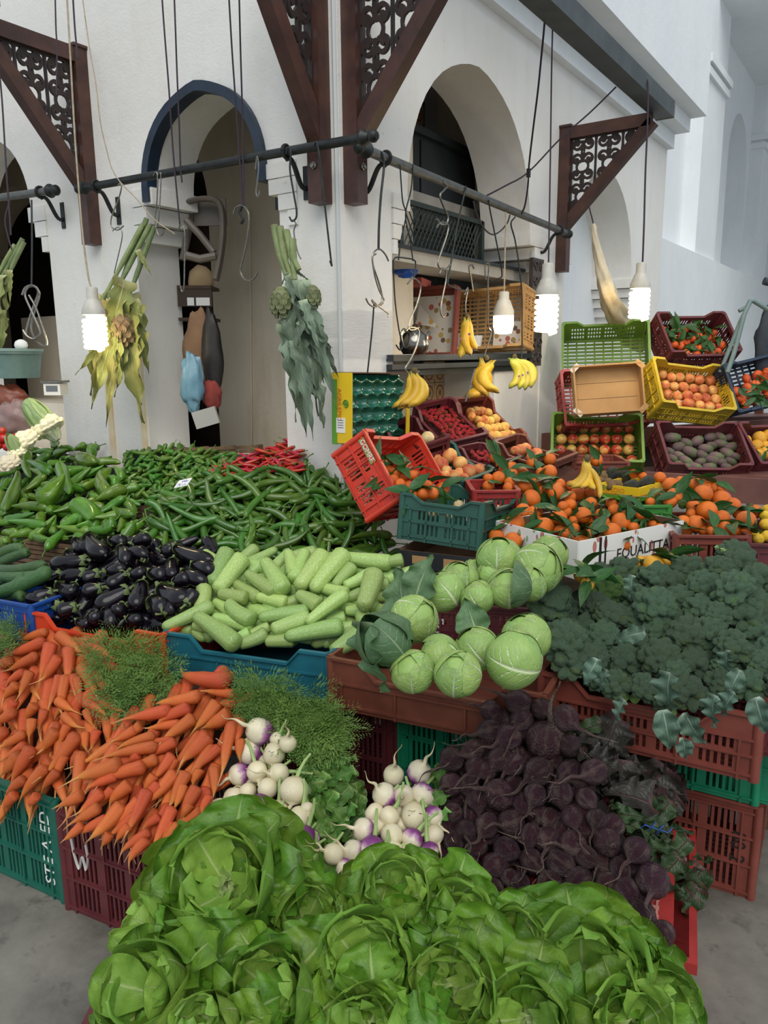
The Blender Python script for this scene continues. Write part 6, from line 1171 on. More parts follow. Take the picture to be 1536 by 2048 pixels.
# hanging yellow carton with green moulded tray, lettered side
n = Vector((1, 0, 0)); X = Vector((0, 1, -.03)).normalized(); Z = n.cross(X); c = Vector((.15, .132, 1.635))
M = Matrix((X, -n, Z)).transposed().to_4x4(); M.translation = c   # local x right, y into the box, z up
wB, hB, dB = .53, .35, .125; q = thing('fruit_carton', 'yellow and green carton standing on its side, lined with an empty green moulded tray', 'box', M)
MB().box((0, dB, 0), (wB, .006, hB)).box((0, dB/2, hB/2), (wB, dB, .006)).box((0, dB/2, -hB/2), (wB, dB, .006)).obj('box_shell', CARDD, q, smooth=False)
MB().box((-wB/2, dB/2, 0), (.006, dB, hB)).box((wB/2-.018, -.001, -.08), (.036, .004, hB*.5)).obj('yellow_side', YBOX, q, smooth=False)
MB().box((-wB/2-.002, dB*.86, -.02), (.006, dB*.25, hB*.93)).obj('green_edge', GBOX, q, smooth=False)
MB().box((-wB/2-.004, dB*.55, -.085), (.003, .055, .075)).obj('paper_label', WHITE, q, smooth=False)
mb = MB()
for i in range(4): mb.box((-wB/2-.006, dB*.55, -.06-.012*i), (.001, .035, .0025))
mb.obj('label_print', BLACK, q, smooth=False)
text('AGRILEPIC', .034, RINK, q, loc((-wB/2-.0055, dB*.62, .02), (0, rd(90), rd(180)) if 0 else (rd(90), rd(90), rd(-90))))
MB().tube([(-wB/2-.006, dB*.28+.018*(1-i/24)*math.cos(i*.5), .02+.024*(1-i/24)*math.sin(i*.5)) for i in range(24)], .003, 5).obj('swirl_logo', GINK, q)
GTR = mat('green_moulded_plastic', '#1c6b54', '#175a46', rough=.18, scale=4, coat=.3); mb = MB(); nx_, nz_ = 40, 48
def cup(u, v):
    x, z = (u-.5)*(wB-.03), (v-.5)*(hB-.02); row = z/.067; a = x/.098+.5*(math.floor(row) % 2); dx, dz = (a-math.floor(a)-.5)*2.1, (row-math.floor(row)-.5)*2.1; d2 = dx*dx+dz*dz; return (x, .03+.03*math.sqrt(max(0, 1-d2)), z)
mb.grid(cup, nx_, nz_); mb.obj('moulded_tray', GTR, q, None, True, 60)
# shelves of the fruit stand
def plank(label, a, b, w_, h, m=PLANKB, name='shelf_board'):
    a, b = Vector(a), Vector(b); d = b-a; return tag(MB().box((0, 0, 0), (d.length, w_, h)).obj(name, m, None, frame((a+b)/2, d, (0, 0, 1)), smooth=False), label, 'shelf')
plank('brown wooden shelf board under the yellow crate', at(1030, 888, 6.3), at(1560, 858, 5.75), .05, .15)
plank('worn brown wooden shelf board below the prickly pears', at(1290, 968, 5.0), at(1560, 985, 4.75), .05, .16)
plank('deep wooden shelf carrying the yellow and red crates', at(1120, 845, 6.5), at(1560, 832, 5.95), .35, .03)
plank('deep wooden shelf carrying apples and prickly pears', at(1110, 945, 5.7), at(1560, 948, 5.1), .45, .03)
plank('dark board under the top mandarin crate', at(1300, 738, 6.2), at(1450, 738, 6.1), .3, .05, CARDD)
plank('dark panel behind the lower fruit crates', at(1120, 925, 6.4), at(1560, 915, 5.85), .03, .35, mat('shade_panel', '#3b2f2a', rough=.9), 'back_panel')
t = thing('stand_frame', 'dark wooden frame holding the fruit shelves', 'stand', loc((0, 0, 0)))
for x, y in ((1130, 6.5), (1320, 6.3), (1520, 6.1)):
    p = at(x, 800, y); MB().box((p.x, p.y, .75), (.06, .06, 1.5)).obj('post', PLANKB, t, smooth=False)
# bananas
def _ban(i, m): return veg(lambda t: .5*pw(t, [(0, .26), (.08, .30), (.16, .78), (.28, .98), (.6, 1), (.86, .9), (.94, .55), (.97, .28), (1, .24)]), 26, 10, lambda t: (0, -.95*math.sin(math.pi*t)+.3), lambda t, a: .05*math.cos(5*a), i, .01).mesh('banana', m, True, 0)
BNM, BGM_ = _ban(1, BAN), _ban(2, BANG); STK_R = mat('sticker', '#31406e', '#b03a4a', rough=.4, scale=60)
def bananas(label, rows, d, me, conc, hook=True, kx=1, ox=0, oy=0, sticker=None):
    P = [(r[0]*kx+ox, r[1]*kx+oy, r[2]*kx+ox, r[3]*kx+oy, r[4]*kx) for r in rows]; o0 = at(sum(p[0] for p in P)/len(P), min(p[1] for p in P), d); t = thing('banana_bunch', label, 'bananas', Matrix.Translation(o0))
    for i, (x1, y1, x2, y2, w_) in enumerate(P):
        dd = d-.014*i; a, b = at(x1, y1, d), at(x2, y2, dd); Z = RIGHT*conc[i][0]-DOWN*conc[i][1]+TOCAM*conc[i][2]; wm = w_*d/F*1.28; D = b-a
        link('banana', me, t, Matrix.Translation(-o0) @ frame((a+b)/2, D, Z, (D.length*1.04, wm, wm)))
    MB().lathe([(.004, -.01), (.016, -.006), (.018, .008), (.011, .022), (.003, .026)], 9, Matrix.Translation((0, 0, .004))).obj('crown', mat('banana_crown', '#6b5a2a', '#4a3d22', rough=.7, scale=30), t)
    for (x, y) in sticker or []: p = at(x*kx+ox, y*kx+oy, d-.05); MB().lathe([(.001, .0), (.008, .0), (.001, .0012)], 12, Matrix.Translation(p-o0) @ TOCAM.to_track_quat('Z', 'Y').to_matrix().to_4x4()).obj('sticker', STK_R, t)
    return t
bananas('ripe banana bunch hanging on a hook in front of the green tray', [(622, 72, 498, 335, 52), (640, 62, 545, 345, 62), (655, 60, 560, 325, 74), (680, 65, 630, 330, 72)], 4.10, BNM, [(-1, .4, .2), (-1, .3, .4), (-1, .3, .3), (-1, .1, .2)], **K1)
K6 = dict(kx=1/4.042, ox=780, oy=260)
bananas('small straight banana bunch hanging before the sand-coloured crate', [(640, 1530, 692, 1775, 44), (608, 1528, 573, 1842, 64), (622, 1525, 640, 1822, 64)], 4.58, BNM, [(.3, 0, 1), (-.5, 0, 1), (.5, 0, 1)], sticker=[(572, 1690), (640, 1650)], **K6)
KM = dict(kx=.5, ox=768, oy=400)
bananas('yellow banana bunch hanging left of the greenish one', [(396, 640, 342, 792, 46), (402, 642, 350, 796, 44), (415, 645, 398, 785, 42), (425, 648, 438, 772, 46)], 4.84, BNM, [(-.9, .3, .3), (-.9, .3, .5), (1, .2, .4), (1, .2, .2)], **KM)
bananas('greenish yellow banana bunch with blue stickers, hanging by the white pier', [(512, 635, 515, 752, 36), (518, 635, 552, 752, 34), (524, 633, 574, 754, 32), (536, 632, 598, 744, 32)], 5.26, BGM_, [(-1, 0, .3), (-1, 0, .4), (-1, 0, .3), (-1, 0, .2)], sticker=[(540, 705), (555, 700), (575, 690)], **KM)
bananas('banana bunch lying on the oranges beside the yellow carton', [(815, 542, 690, 745, 62), (812, 545, 720, 760, 56), (822, 548, 790, 760, 58), (832, 552, 870, 770, 52), (835, 575, 930, 830, 40)], 3.50, BNM, [(-1, .5, .2), (-1, .4, .3), (-.6, 0, .5), (.1, 0, .6), (-.5, -.3, .5)], **K2)
# ================================================================ things that hang from rails and beams
def pxline(pts, d): return [ony(p[0], p[1], -.172) if d == 'L' else onx(p[0], p[1], .174) if d == 'R' else at(p[0], p[1], p[2] if len(p) > 2 else d) for p in pts]
def cord(label, pts, d, r, m=CORD, name='hanging_rope', smooth=4, cat='rope'): return tag(MB().tube(catmull(pxline(pts, d), smooth), r, 6).obj(name, m), label, cat)
cord('dark cord hanging left of the bracket, behind it', [(110, -20), (112, 60), (114, 95), (113, 190)], 4.05, .004)
cord('pale rope hanging before the left bracket down to the bulb hook', [(133, -20), (140, 100), (149, 260), (157, 370), (166, 475), (176, 550), (182, 575)], 4.16, .005, CORDL)
cord('dark cord ending at the top of the left bracket', [(145, -20), (150, 60), (156, 118)], 3.9, .0045)
cord('thin pale string sagging from the beam to the left impost', [(163, -20), (178, 90), (192, 170), (200, 240), (212, 295), (230, 350), (275, 400), (310, 440), (350, 468)], 3.95, .003, CORDL)
cord('left one of the two dark cords before the blue arch', [(323, -20), (329, 65), (338, 180), (346, 300), (354, 390), (360, 452)], 'L', .0045)
cord('right one of the two dark cords before the blue arch', [(348, -20), (351, 60), (354, 145), (358, 240), (361, 330), (364, 365)], 'L', .0045)
cord('left strand of the cord pair near the arch right side', [(457, -20), (464, 100), (471, 200), (478, 300), (486, 412)], 'L', .0045)
cord('right strand of the cord pair near the arch right side', [(478, -20), (481, 100), (484, 200), (486, 300), (488, 412)], 'L', .0045)
cord('dark cord hanging at the left edge to the rail', [(-4, 120), (4, 200), (12, 330), (22, 470)], 4.1, .0045)
cord('dark cord over the short left rail', [(20, 400), (10, 440), (18, 480), (24, 500)], 4.2, .004)
cord('black cord swinging from the grey beam to the right rail', [(1090, 35, 4.02), (1086, 80, 4.1), (1082, 120, 4.2), (1076, 180, 4.35), (1066, 260, 4.55), (1058, 330, 4.75), (1056, 370, 4.85), (1050, 410, 4.95), (1043, 428, 5.0)], 4.75, .006)
cord('black cord of the right spiral bulb hung over the grey beam', [(1106, 10, 3.98), (1105, 60), (1103, 150), (1101, 300), (1099, 420), (1097, 528)], 4.30, .005)
cord('thin black cable strung from the beam across the arch', [(1232, 174), (1180, 225), (1120, 278), (1056, 345), (1010, 372), (968, 394)], 4.9, .005)
cord('dark loop of cable under the right rail', [(947, 402), (952, 425), (962, 448), (975, 464), (988, 469), (1003, 460), (1015, 445), (1020, 430)], 'R', .005)
cord('dark cord carrying the far right bulb from the beam end', [(1270, 166), (1278, 165), (1287, 160), (1292, 158), (1296, 172), (1295, 250), (1291, 340), (1288, 450), (1285, 530)], 5.05, .006)
cord('tan cord of the middle lamp hanging from the rail', [(1011, 424), (1012, 450), (1010, 500), (1009, 560), (1008, 590)], 4.90, .005, CORDL)
tag(MB().box(at(1057, 346, 4.74), (.02, .02, .05)).obj('cable_joint', BLACK, smooth=False), 'small black box joining two cables before the right arch', 'connector')
def wire(label, pts, d, r=.004, m=STEEL, name='hook', cat='hook', smooth=5): return cord(label, pts, d, r, m, name, smooth, cat)
wire('steel hook over the left rail above the artichoke bunch', [(236, 372), (240, 366), (243, 374), (238, 395), (228, 420), (222, 440), (224, 455), (236, 460), (247, 452)], 'L')
wire('thin wire hook linked below, holding the left artichoke bunch', [(225, 462), (234, 455), (243, 460), (244, 476), (238, 505), (231, 535), (229, 548), (236, 560)], 'L', .003)
wire('front one of two steel hooks near the left impost', [(307, 352), (311, 345), (315, 352), (314, 400), (310, 440), (316, 468), (324, 470), (327, 458)], 'L')
wire('rear one of two steel hooks near the left impost', [(316, 352), (319, 346), (322, 352), (320, 400), (317, 440), (312, 460)], 'L', .0035)
wire('long thin wire hook hanging on the cord before the chair', [(356, 462), (361, 450), (368, 456), (370, 480), (369, 530), (368, 575), (364, 583), (361, 572)], 'L', .004)
wire('steel S hook on the cord pair before the beige wall', [(467, 428), (472, 415), (485, 411), (496, 424), (498, 445), (494, 480), (487, 515), (481, 540), (486, 555), (498, 561), (509, 556), (515, 545)], 'L', .0045)
tag(MB().tube(catmull(pxline([(484, 412), (480, 425), (486, 438), (482, 447)], 'L'), 4), .009, 6).obj('cord_knot', IRON), 'black knot of cord on the S hook', 'knot')
wire('short wire hook over the left rail at the arch edge', [(511, 338), (514, 312), (517, 330), (515, 360), (512, 385), (517, 394), (519, 380)], 'L', .0035)
wire('dark iron hook on the rail near the corner bracket', [(572, 308), (577, 296), (582, 306), (580, 340), (588, 390), (593, 420), (592, 436), (584, 442), (579, 434)], 'L', .005, IRON)
wire('steel hook holding the corner artichoke bunch', [(585, 440), (592, 447), (588, 460), (590, 480), (596, 505), (602, 518)], 'L', .004)
wire('long dark rod hook hanging right of the corner artichokes', [(628, 292), (632, 284), (637, 300), (645, 370), (654, 450), (662, 520), (664, 532), (660, 522)], 'L', .005, IRON)
wire('dark cord from the right rail to the crossed S hooks', [(766, 312), (762, 306), (768, 330), (762, 390), (758, 450), (757, 500)], 'R', .006, IRON)
wire('first of the crossed S hooks before the taped pillar', [(777, 522), (770, 508), (758, 498), (746, 508), (746, 530), (756, 560), (764, 590), (762, 606), (750, 614), (738, 608), (732, 597)], 'R', .0045)
wire('second of the crossed S hooks, bent open at its lower end', [(752, 508), (745, 515), (748, 545), (758, 580), (768, 600), (760, 612), (748, 608), (744, 600), (756, 612), (770, 622), (777, 628), (776, 634)], 'R', .004)
wire('straight dark rod from the crossed hooks down to the yellow carton', [(748, 608), (745, 650), (740, 700), (735, 745)], 'R', .0045, IRON)
wire('left dark wire of the hanger frame on the rail', [(800, 330), (805, 400), (812, 430), (802, 480), (797, 520)], 'R', .004, IRON)
wire('right dark wire of the hanger frame on the rail', [(826, 330), (822, 380), (811, 430), (820, 480), (826, 522)], 'R', .004, IRON)
wire('bent hanger wire loop before the red tray', [(786, 520), (790, 600), (798, 660), (805, 690), (800, 700), (792, 690)], 'R', .004, IRON)
wire('dark hanger crossbar with hooked ends', [(786, 522), (792, 515), (810, 516), (828, 520), (831, 530), (828, 560)], 'R', .004, IRON)
wire('steel S hook on the hanger above the teapot', [(815, 568), (826, 557), (838, 565), (841, 580), (833, 610), (822, 635), (817, 655), (824, 660), (838, 655)], 'R', .0045)
wire('long steel S hook down to the front banana bunch', [(812, 662), (820, 655), (834, 657), (838, 668), (832, 695), (820, 720), (811, 735), (814, 744), (828, 748), (838, 742)], 'R', .0045)
wire('thick steel hook hanging from the middle of the right rail', [(886, 362), (894, 372), (888, 380), (880, 392), (888, 415), (896, 435), (892, 448), (880, 446), (874, 438)], 'R', .006)
wire('steel S hook below the thick one', [(873, 455), (882, 444), (896, 450), (894, 470), (884, 500), (876, 525), (880, 536), (892, 538), (901, 528)], 'R', .005)
wire('lowest steel hook of the chain of three', [(879, 548), (884, 537), (891, 540), (892, 560), (886, 590), (881, 620), (886, 634), (892, 628)], 'R', .0045)
wire('long bent dark wire from the rail to the straight bananas', [(928, 378), (932, 374), (926, 400), (915, 450), (903, 520), (896, 560), (897, 570), (915, 577), (932, 583), (936, 575)], 'R', .005, IRON)
wire('thin steel hook above the straight bananas', [(929, 590), (932, 582), (936, 575), (934, 590), (931, 612), (933, 640)], 'R', .004)
wire('pale steel hook leaning on the sand-coloured crate', [(946, 582), (942, 555), (938, 535), (944, 530), (948, 537)], 'R', .006)
wire('dark wire from the rail to the painted hook', [(977, 400), (980, 420), (990, 470), (1000, 520), (1004, 548), (1000, 556), (980, 562)], 'R', .005, IRON)
wire('painted steel hook with a flat top', [(972, 560), (970, 540), (972, 528), (978, 528), (977, 545), (976, 570), (977, 610), (976, 650), (982, 662), (980, 675), (972, 700), (966, 722), (963, 736), (966, 742)], 'R', .005)
wire('long dark wire from the rail to the greenish bananas', [(1030, 434), (1022, 448), (1030, 480), (1038, 530), (1044, 590), (1044, 650), (1044, 700), (1042, 718), (1034, 716)], 'R', .005, IRON)
tag(MB().tube(pxline([(950, 738), (940, 770), (931, 803)], 4.5), .006, 6).obj('metal_rod', STEEL), 'thin pale rod leaning behind the yellow peaches', 'rod')
# bundle of S hooks at the left edge
for i, P in enumerate([[(46, 585), (54, 573), (68, 572), (76, 585), (66, 615), (55, 650), (52, 668), (62, 678), (76, 672)], [(44, 590), (50, 576), (62, 571), (74, 577), (79, 590), (70, 620), (62, 655), (72, 680), (88, 692), (94, 685), (86, 655), (72, 615), (58, 590)], [(80, 588), (72, 574), (58, 573), (50, 590), (62, 620), (76, 652), (80, 668), (68, 678), (54, 672), (46, 660)]]):
    wire(['left steel S hook of the hanging bundle', 'longest steel S hook of the hanging bundle', 'right steel S hook of the hanging bundle'][i], P, 4.15-.012*i, .0055)
wire('dark rod holding the bundle of S hooks', [(63, 400), (64, 480), (63, 575)], 4.16, .005, IRON)
# bulbs: spiral tubes, real lamps
GLOW = mat('warm_tube', '#fff4d8', emit='#ffe9b8', es=9.0); GLOWC = mat('cool_bulb', '#ffffff', emit='#fffdf2', es=7.0); CERA = mat('white_ceramic', '#cfccc2', '#b9b5a8', rough=.45, scale=14)
def bulb(label, x, y0, y1, y2, y3, w_, d, spiral=True, pw_=4.5):
    """socket top, socket end, base end, glow end"""
    s = d/F; a = at(x, y0, d); t = thing('light_bulb', label, 'bulb', Matrix.Translation(a)); h1, h2, h3 = (y1-y0)*s, (y2-y0)*s, (y3-y0)*s; r = w_*s/2
    MB().lathe([(.003, .0), (r*.42, -.004), (r*.5, -.012), (r*.5, -h1*.8), (r*.56, -h1), (.002, -h1)], 16).obj('socket', CERA, t)
    MB().lathe([(.002, -h1), (r*.62, -h1), (r*.8, -h1-(h2-h1)*.35), (r*1.0, -h1-(h2-h1)*.7), (r*1.0, -h2), (.002, -h2)], 18).obj('ballast', CERA, t)
    if spiral:
        H = h3-h2; tb = r*.20; n = 6; P = [(r*.3, 0, -h2), (r*.5, 0, -h2-tb)]
        P += [(r*.86*math.cos(2*math.pi*i/14), r*.86*math.sin(2*math.pi*i/14), -h2-tb*1.3-(H-tb*3)*i/(14*n)) for i in range(14*n+1)]+[(r*.3, 0, -h3+tb*.9)]
        MB().tube(P, tb, 8).obj('glowing_spiral', GLOW, t)
        MB().lathe([(.002, -h2-.004), (r*.66, -h2-.004), (r*.66, -h3+tb*2), (.002, -h3+tb*2)], 14).obj('inner_tube', GLOW, t)
    else: MB().lathe([(r*.98, -h2), (r*.98, -h2-(h3-h2)*.55), (r*.8, -h3+.006), (r*.4, -h3), (.002, -h3)], 20).obj('diffuser', GLOWC, t)
    l = bpy.data.lights.new('bulb_light', 'POINT'); l.energy = pw_; l.color = (1, .80, .52) if spiral else (1, .96, .88); l.shadow_soft_size = .05; lo = bpy.data.objects.new('bulb_light', l); COL.objects.link(lo); lo.parent = t; lo.location = (0, 0, -h3-.03)
bulb('glowing spiral bulb hanging before the left pillar', 183, 573, 600, 628, 702, 46, 4.15, pw_=2.5); bulb('glowing spiral bulb hanging by the pier of the right arch', 1096, 525, 558, 588, 668, 46, 4.30, pw_=4.5)
bulb('glowing spiral bulb hanging farthest right above the mandarins', 1283, 524, 548, 575, 640, 40, 5.05, pw_=3.5); bulb('white capped round bulb hanging before the sand-coloured crate', 1008, 582, 600, 630, 666, 42, 4.90, False, 2)

# artichoke bunches
ARL = vein_mat('artichoke_leaf', '#7f8f78', '#5d7060', '#aebb9c', .6, .05, 6, .35, .9, .1, .06, 1.0, ); ARY = vein_mat('yellowing_artichoke_leaf', '#96985a', '#6f7a44', '#c3c193', .6, .05, 6, .35, .9, .1, .06, 1.0)
STALK = mat('artichoke_stalk', '#8b9a6a', '#6d7d4e', rough=.75, scale=14, bump=.6, bscale=50, var=.6); CUT = mat('dry_stalk_end', '#9a8d78', '#7e725e', rough=.9, scale=20)
BRA = mat('artichoke_bract', '#7d8457', '#6a6f4c', rough=.6, scale=6, var=.6); BRAP = mat('brown_artichoke_bract', '#7d6b4a', '#6d5a44', rough=.6, scale=6, var=.6)
def bract_mesh(m): return MB().grid(lambda u, v: ((u-.5)*1.0*math.sin(math.pi*(.18+.82*(1-v)*.9))*1.05, -.10+.16*((u-.5)*2)**2*-1+.1, v), 4, 5).mesh('bract', m, True, 0)
BRM1, BRM2 = bract_mesh(BRA), bract_mesh(BRAP)
ARLM = {m.name: [leaf_mb(1, .17+.03*i, .08+.1*i, .3, .22, 3, 8, 24, .5, .12, i+5, 6, .05).mesh('leaf', m, True, 0) for i in range(4)] for m in (ARL, ARY)}
def artichokes(label, d, stalks, leaves, heads, m, bm, seed, sr=.014):
    R = random.Random(seed); o0 = at(stalks[0][0], stalks[0][1], d); t = thing('artichoke_bunch', label, 'artichokes', Matrix.Translation(o0), 'artichoke bunches hanging on hooks'); I = Matrix.Translation(-o0)
    for i, (x1, y1, x2, y2) in enumerate(stalks):
        a, b = at(x1, y1, d-.01*i)-o0, at(x2, y2, d-.012*i)-o0; mid = (a+b)/2+Vector((R.uniform(-.01, .01),)*3); mb = MB().tube(catmull([a, mid, b], 4), [sr*1.1]*5+[sr*.8]*4, 9); e = (a-b).normalized(); mb.tube([a-e*.002, a+e*.003], sr*1.08, 9, 1); mb.obj('stalk', [STALK, CUT], t)
    for i, (x1, y1, x2, y2, dz) in enumerate(leaves):
        a, b = at(x1, y1, d-dz), at(x2, y2, d-dz-.01); D = b-a; s = D.length*1.12; link('leaf', ARLM[m.name][R.randrange(4)], t, I @ frame(a, D, TOCAM+RIGHT*R.uniform(-1.1, 1.1), (s, s*R.uniform(.9, 1.4), s)))
    for x, y, rp, dz in heads:
        r = rp*d/F; c = at(x, y, d-dz)-o0; h = MB().lathe([(.001, -1.0*r), (r*.62, -.8*r), (r*.9, -.1*r), (r*.75, .6*r), (r*.3, 1.05*r), (.001, 1.1*r)], 12).obj('artichoke_head', bm.materials[0], t, Matrix.Translation(c))
        for k_ in range(6):
            n = [6, 8, 9, 9, 8, 5][k_]
            for j in range(n):
                a = 2*math.pi*(j+.5*(k_ % 2))/n; zz = r*(.85-.34*k_); rr = r*[.55, .85, .97, .97, .84, .55][k_]; o = Vector((math.cos(a), math.sin(a), 0))
                link('bract', bm, h, frame(o*rr*.9+Vector((0, 0, zz)), Vector((0, 0, 1)).cross(o)*-1, -o if 0 else Vector((0, 0, -1)), (r*.62, r*.5, r*.62)))
    return t
artichokes('yellowing artichoke bunch tied with string on the left pillar', 4.50, [(293, 438, 225, 610), (308, 455, 240, 640), (300, 450, 215, 620), (285, 450, 205, 600)],
    [(275, 500, 300, 545, .06), (215, 590, 190, 640, .03), (225, 600, 165, 770, .0), (230, 610, 180, 800, .02), (235, 620, 200, 790, .05), (240, 620, 215, 830, .03), (245, 600, 235, 740, .07), (250, 600, 262, 820, .02), (255, 590, 300, 720, .03), (262, 600, 290, 650, .05), (228, 650, 160, 745, .0), (235, 640, 225, 720, .08), (250, 560, 215, 700, .09), (260, 640, 265, 790, .0), (225, 640, 188, 720, .07), (245, 660, 240, 780, .04), (215, 600, 195, 625, .06)], [(205, 640, 20, .04), (245, 655, 26, .03)], ARY, BRM2, 3)
MB().tube([at(228, 562, 4.40)+Vector((0, 0, 0)), at(240, 570, 4.38), at(252, 576, 4.40)], .003, 5).obj('string', CORDL, None).parent = None
tag(bpy.data.objects['string'], 'pale string tied round the left artichoke bunch', 'string')
artichokes('grey-green artichoke bunch with long leaves on the corner pillar', 3.74, [(548, 452, 575, 560), (560, 455, 585, 560), (572, 462, 590, 560), (585, 480, 598, 540)],
    [(575, 545, 560, 575, .03), (590, 540, 615, 560, .02), (575, 550, 600, 640, .09), (590, 560, 650, 740, .04), (580, 570, 640, 800, .03), (600, 560, 668, 790, .02), (585, 600, 610, 790, .06), (575, 610, 590, 740, .05), (580, 650, 612, 850, .02), (595, 680, 625, 860, .03), (590, 620, 575, 760, .01), (605, 600, 640, 700, .08), (610, 700, 665, 830, .0), (600, 640, 655, 690, .07), (570, 640, 600, 820, .0), (620, 640, 672, 740, .01)], [(563, 600, 24, .05), (625, 590, 18, .02)], ARL, BRM1, 7, .017)
artichokes('artichoke stalks cut off by the left edge', 5.0, [(45, 478, 0, 560), (30, 490, -10, 560), (48, 485, 10, 570)], [(15, 540, 8, 640, .02), (5, 550, -10, 650, .03), (20, 540, 20, 605, .04), (0, 620, 12, 700, .0)], [], ARY, BRM1, 9)

# twisted canvas tied back to the bracket, wall hook
CANV = mat('canvas_cloth', '#d0c6ae', '#bcb198', rough=.9, scale=9, bump=.4, bscale=30)
P = [(1187, 448, 5.4), (1189, 470, 5.4), (1196, 505, 5.4), (1204, 545, 5.4), (1214, 580, 5.4), (1226, 612, 5.7), (1246, 642, 6.1), (1278, 672, 6.4)]; P3 = catmull([at(*p) for p in P], 6); mb = MB(); vs = []; seg = 22; n = len(P3)
for i, p in enumerate(P3):
    T = (P3[min(i+1, n-1)]-P3[max(i-1, 0)]).normalized(); N = T.orthogonal().normalized() if i == 0 else (N-T*N.dot(T)).normalized(); B = T.cross(N); r = pw(i/(n-1), [(0, .012), (.06, .02), (.1, .016), (.3, .03), (.6, .055), (.8, .085), (1, .13)])
    for j in range(seg): a = 2*math.pi*j/seg; q = r*(1+.16*math.sin(5*a+i*.45)+.08*math.sin(9*a-i*.3)); vs.append(p+(N*math.cos(a)+B*math.sin(a))*q)
mb.add(vs, [(i*seg+j, i*seg+(j+1) % seg, (i+1)*seg+(j+1) % seg, (i+1)*seg+j) for i in range(n-1) for j in range(seg)]); tag(mb.obj('twisted_canvas', CANV, None, None, True, 0), 'cream canvas twisted and tied up behind the green empty crate', 'canvas')
cord('cord tying the twisted canvas to the bracket', [(1176, 405), (1181, 425), (1185, 440), (1187, 450)], 5.4, .005)
# clear tape round the corner pillar
k = NT('clear_tape'); k.b.inputs['Base Color'].default_value = (1, 1, 1, 1); k.b.inputs['Roughness'].default_value = .08; k.b.inputs['Alpha'].default_value = .3; tc = k.n('ShaderNodeTexCoord').outputs['Object']; mp = k.n('ShaderNodeMapping'); mp.inputs['Scale'].default_value = (3, 3, 26); k.l(tc, mp.inputs[0]); k.bump(k.noise(4, 5, mp.outputs[0], .7), 1.0, .02)
t = thing('tape_wrap', 'clear plastic tape wrapped round the corner pillar', 'tape', loc((0, 0, 0)))
for z0, z1 in ((2.0, 2.13), (1.90, 1.98)):
    zz = lambda u: z0+.02*math.sin(u*3); mb = MB(); U = [-.20, -.1, -.004]; pts = [(u, -.008) for u in (-.24, -.12, .006)]+[(.008, v) for v in (.0, .12, .3, .455)]
    vs = [(x, y, z0-.02*i/6) for i, (x, y) in enumerate(pts)]+[(x, y, z1+.012*i/6-.01*(i % 2)) for i, (x, y) in enumerate(pts)]; n = len(pts); mb.add(vs, [(i, i+1, n+i+1, n+i) for i in range(n-1)]); mb.obj('tape_band', k.m, t, None, False)
# metal pipe frame and dark bag at the right edge
t = thing('pipe_frame', 'grey-green bent metal pipe frame at the right edge', 'frame', Matrix.Translation(at(1440, 660, 5.3))); o0 = at(1440, 660, 5.3); GP = mat('grey_green_pipe', '#6f8482', '#5f7371', rough=.45, scale=9)
MB().tube([p-o0 for p in pxline([(1455, 745), (1470, 700), (1488, 630), (1500, 602), (1508, 602), (1540, 622), (1600, 650)], 5.3)], .016, 10).obj('front_pipe', GP, t); MB().tube([p-o0 for p in pxline([(1440, 745), (1462, 690), (1482, 640), (1500, 605)], 5.5)], .015, 10).obj('rear_pipe', GP, t); MB().tube([p-o0 for p in pxline([(1478, 622), (1497, 612)], 5.4)], .014, 8).obj('brace', GP, t)
BAGD = mat('dark_fabric', '#3f4750', '#30373f', rough=.85, scale=8)
def bag(label, x, y, d, wpx, hpx, m, seed, dep=.6, name='plastic_bag', cat='bag', fl=.12):
    R = random.Random(seed); w_, h = wpx*d/F/2, hpx*d/F/2; mb = MB()
    def fn(u, v):
        a, b = u*2*math.pi, v*math.pi; q = Vector((math.sin(b)*math.cos(a), math.sin(b)*math.sin(a), math.cos(b))); k_ = 1+fl*noise.noise(q*2.2+Vector((seed, 0, 0)))*2+fl*.7*noise.noise(q*6+Vector((0, seed, 0))); return (q.x*w_*k_, q.y*w_*dep*k_, q.z*h*k_)
    mb.grid(fn, 24, 18); o = mb.obj(name, m, None, Matrix.Translation(at(x, y, d)) @ Matrix.Rotation(YAW, 4, 'Z'), True, 0); return tag(o, label, cat)
bag('dark cloth bag at the right edge behind the navy crate', 1535, 690, 5.6, 50, 150, BAGD, 4)
tag(MB().tube([tuple(p) for p in pxline([(1528, 562), (1545, 566)], 6.0)], .03, 10).obj('dark_bar', BAGD), 'dark handle end at the right edge above the pipe frame', 'bar')

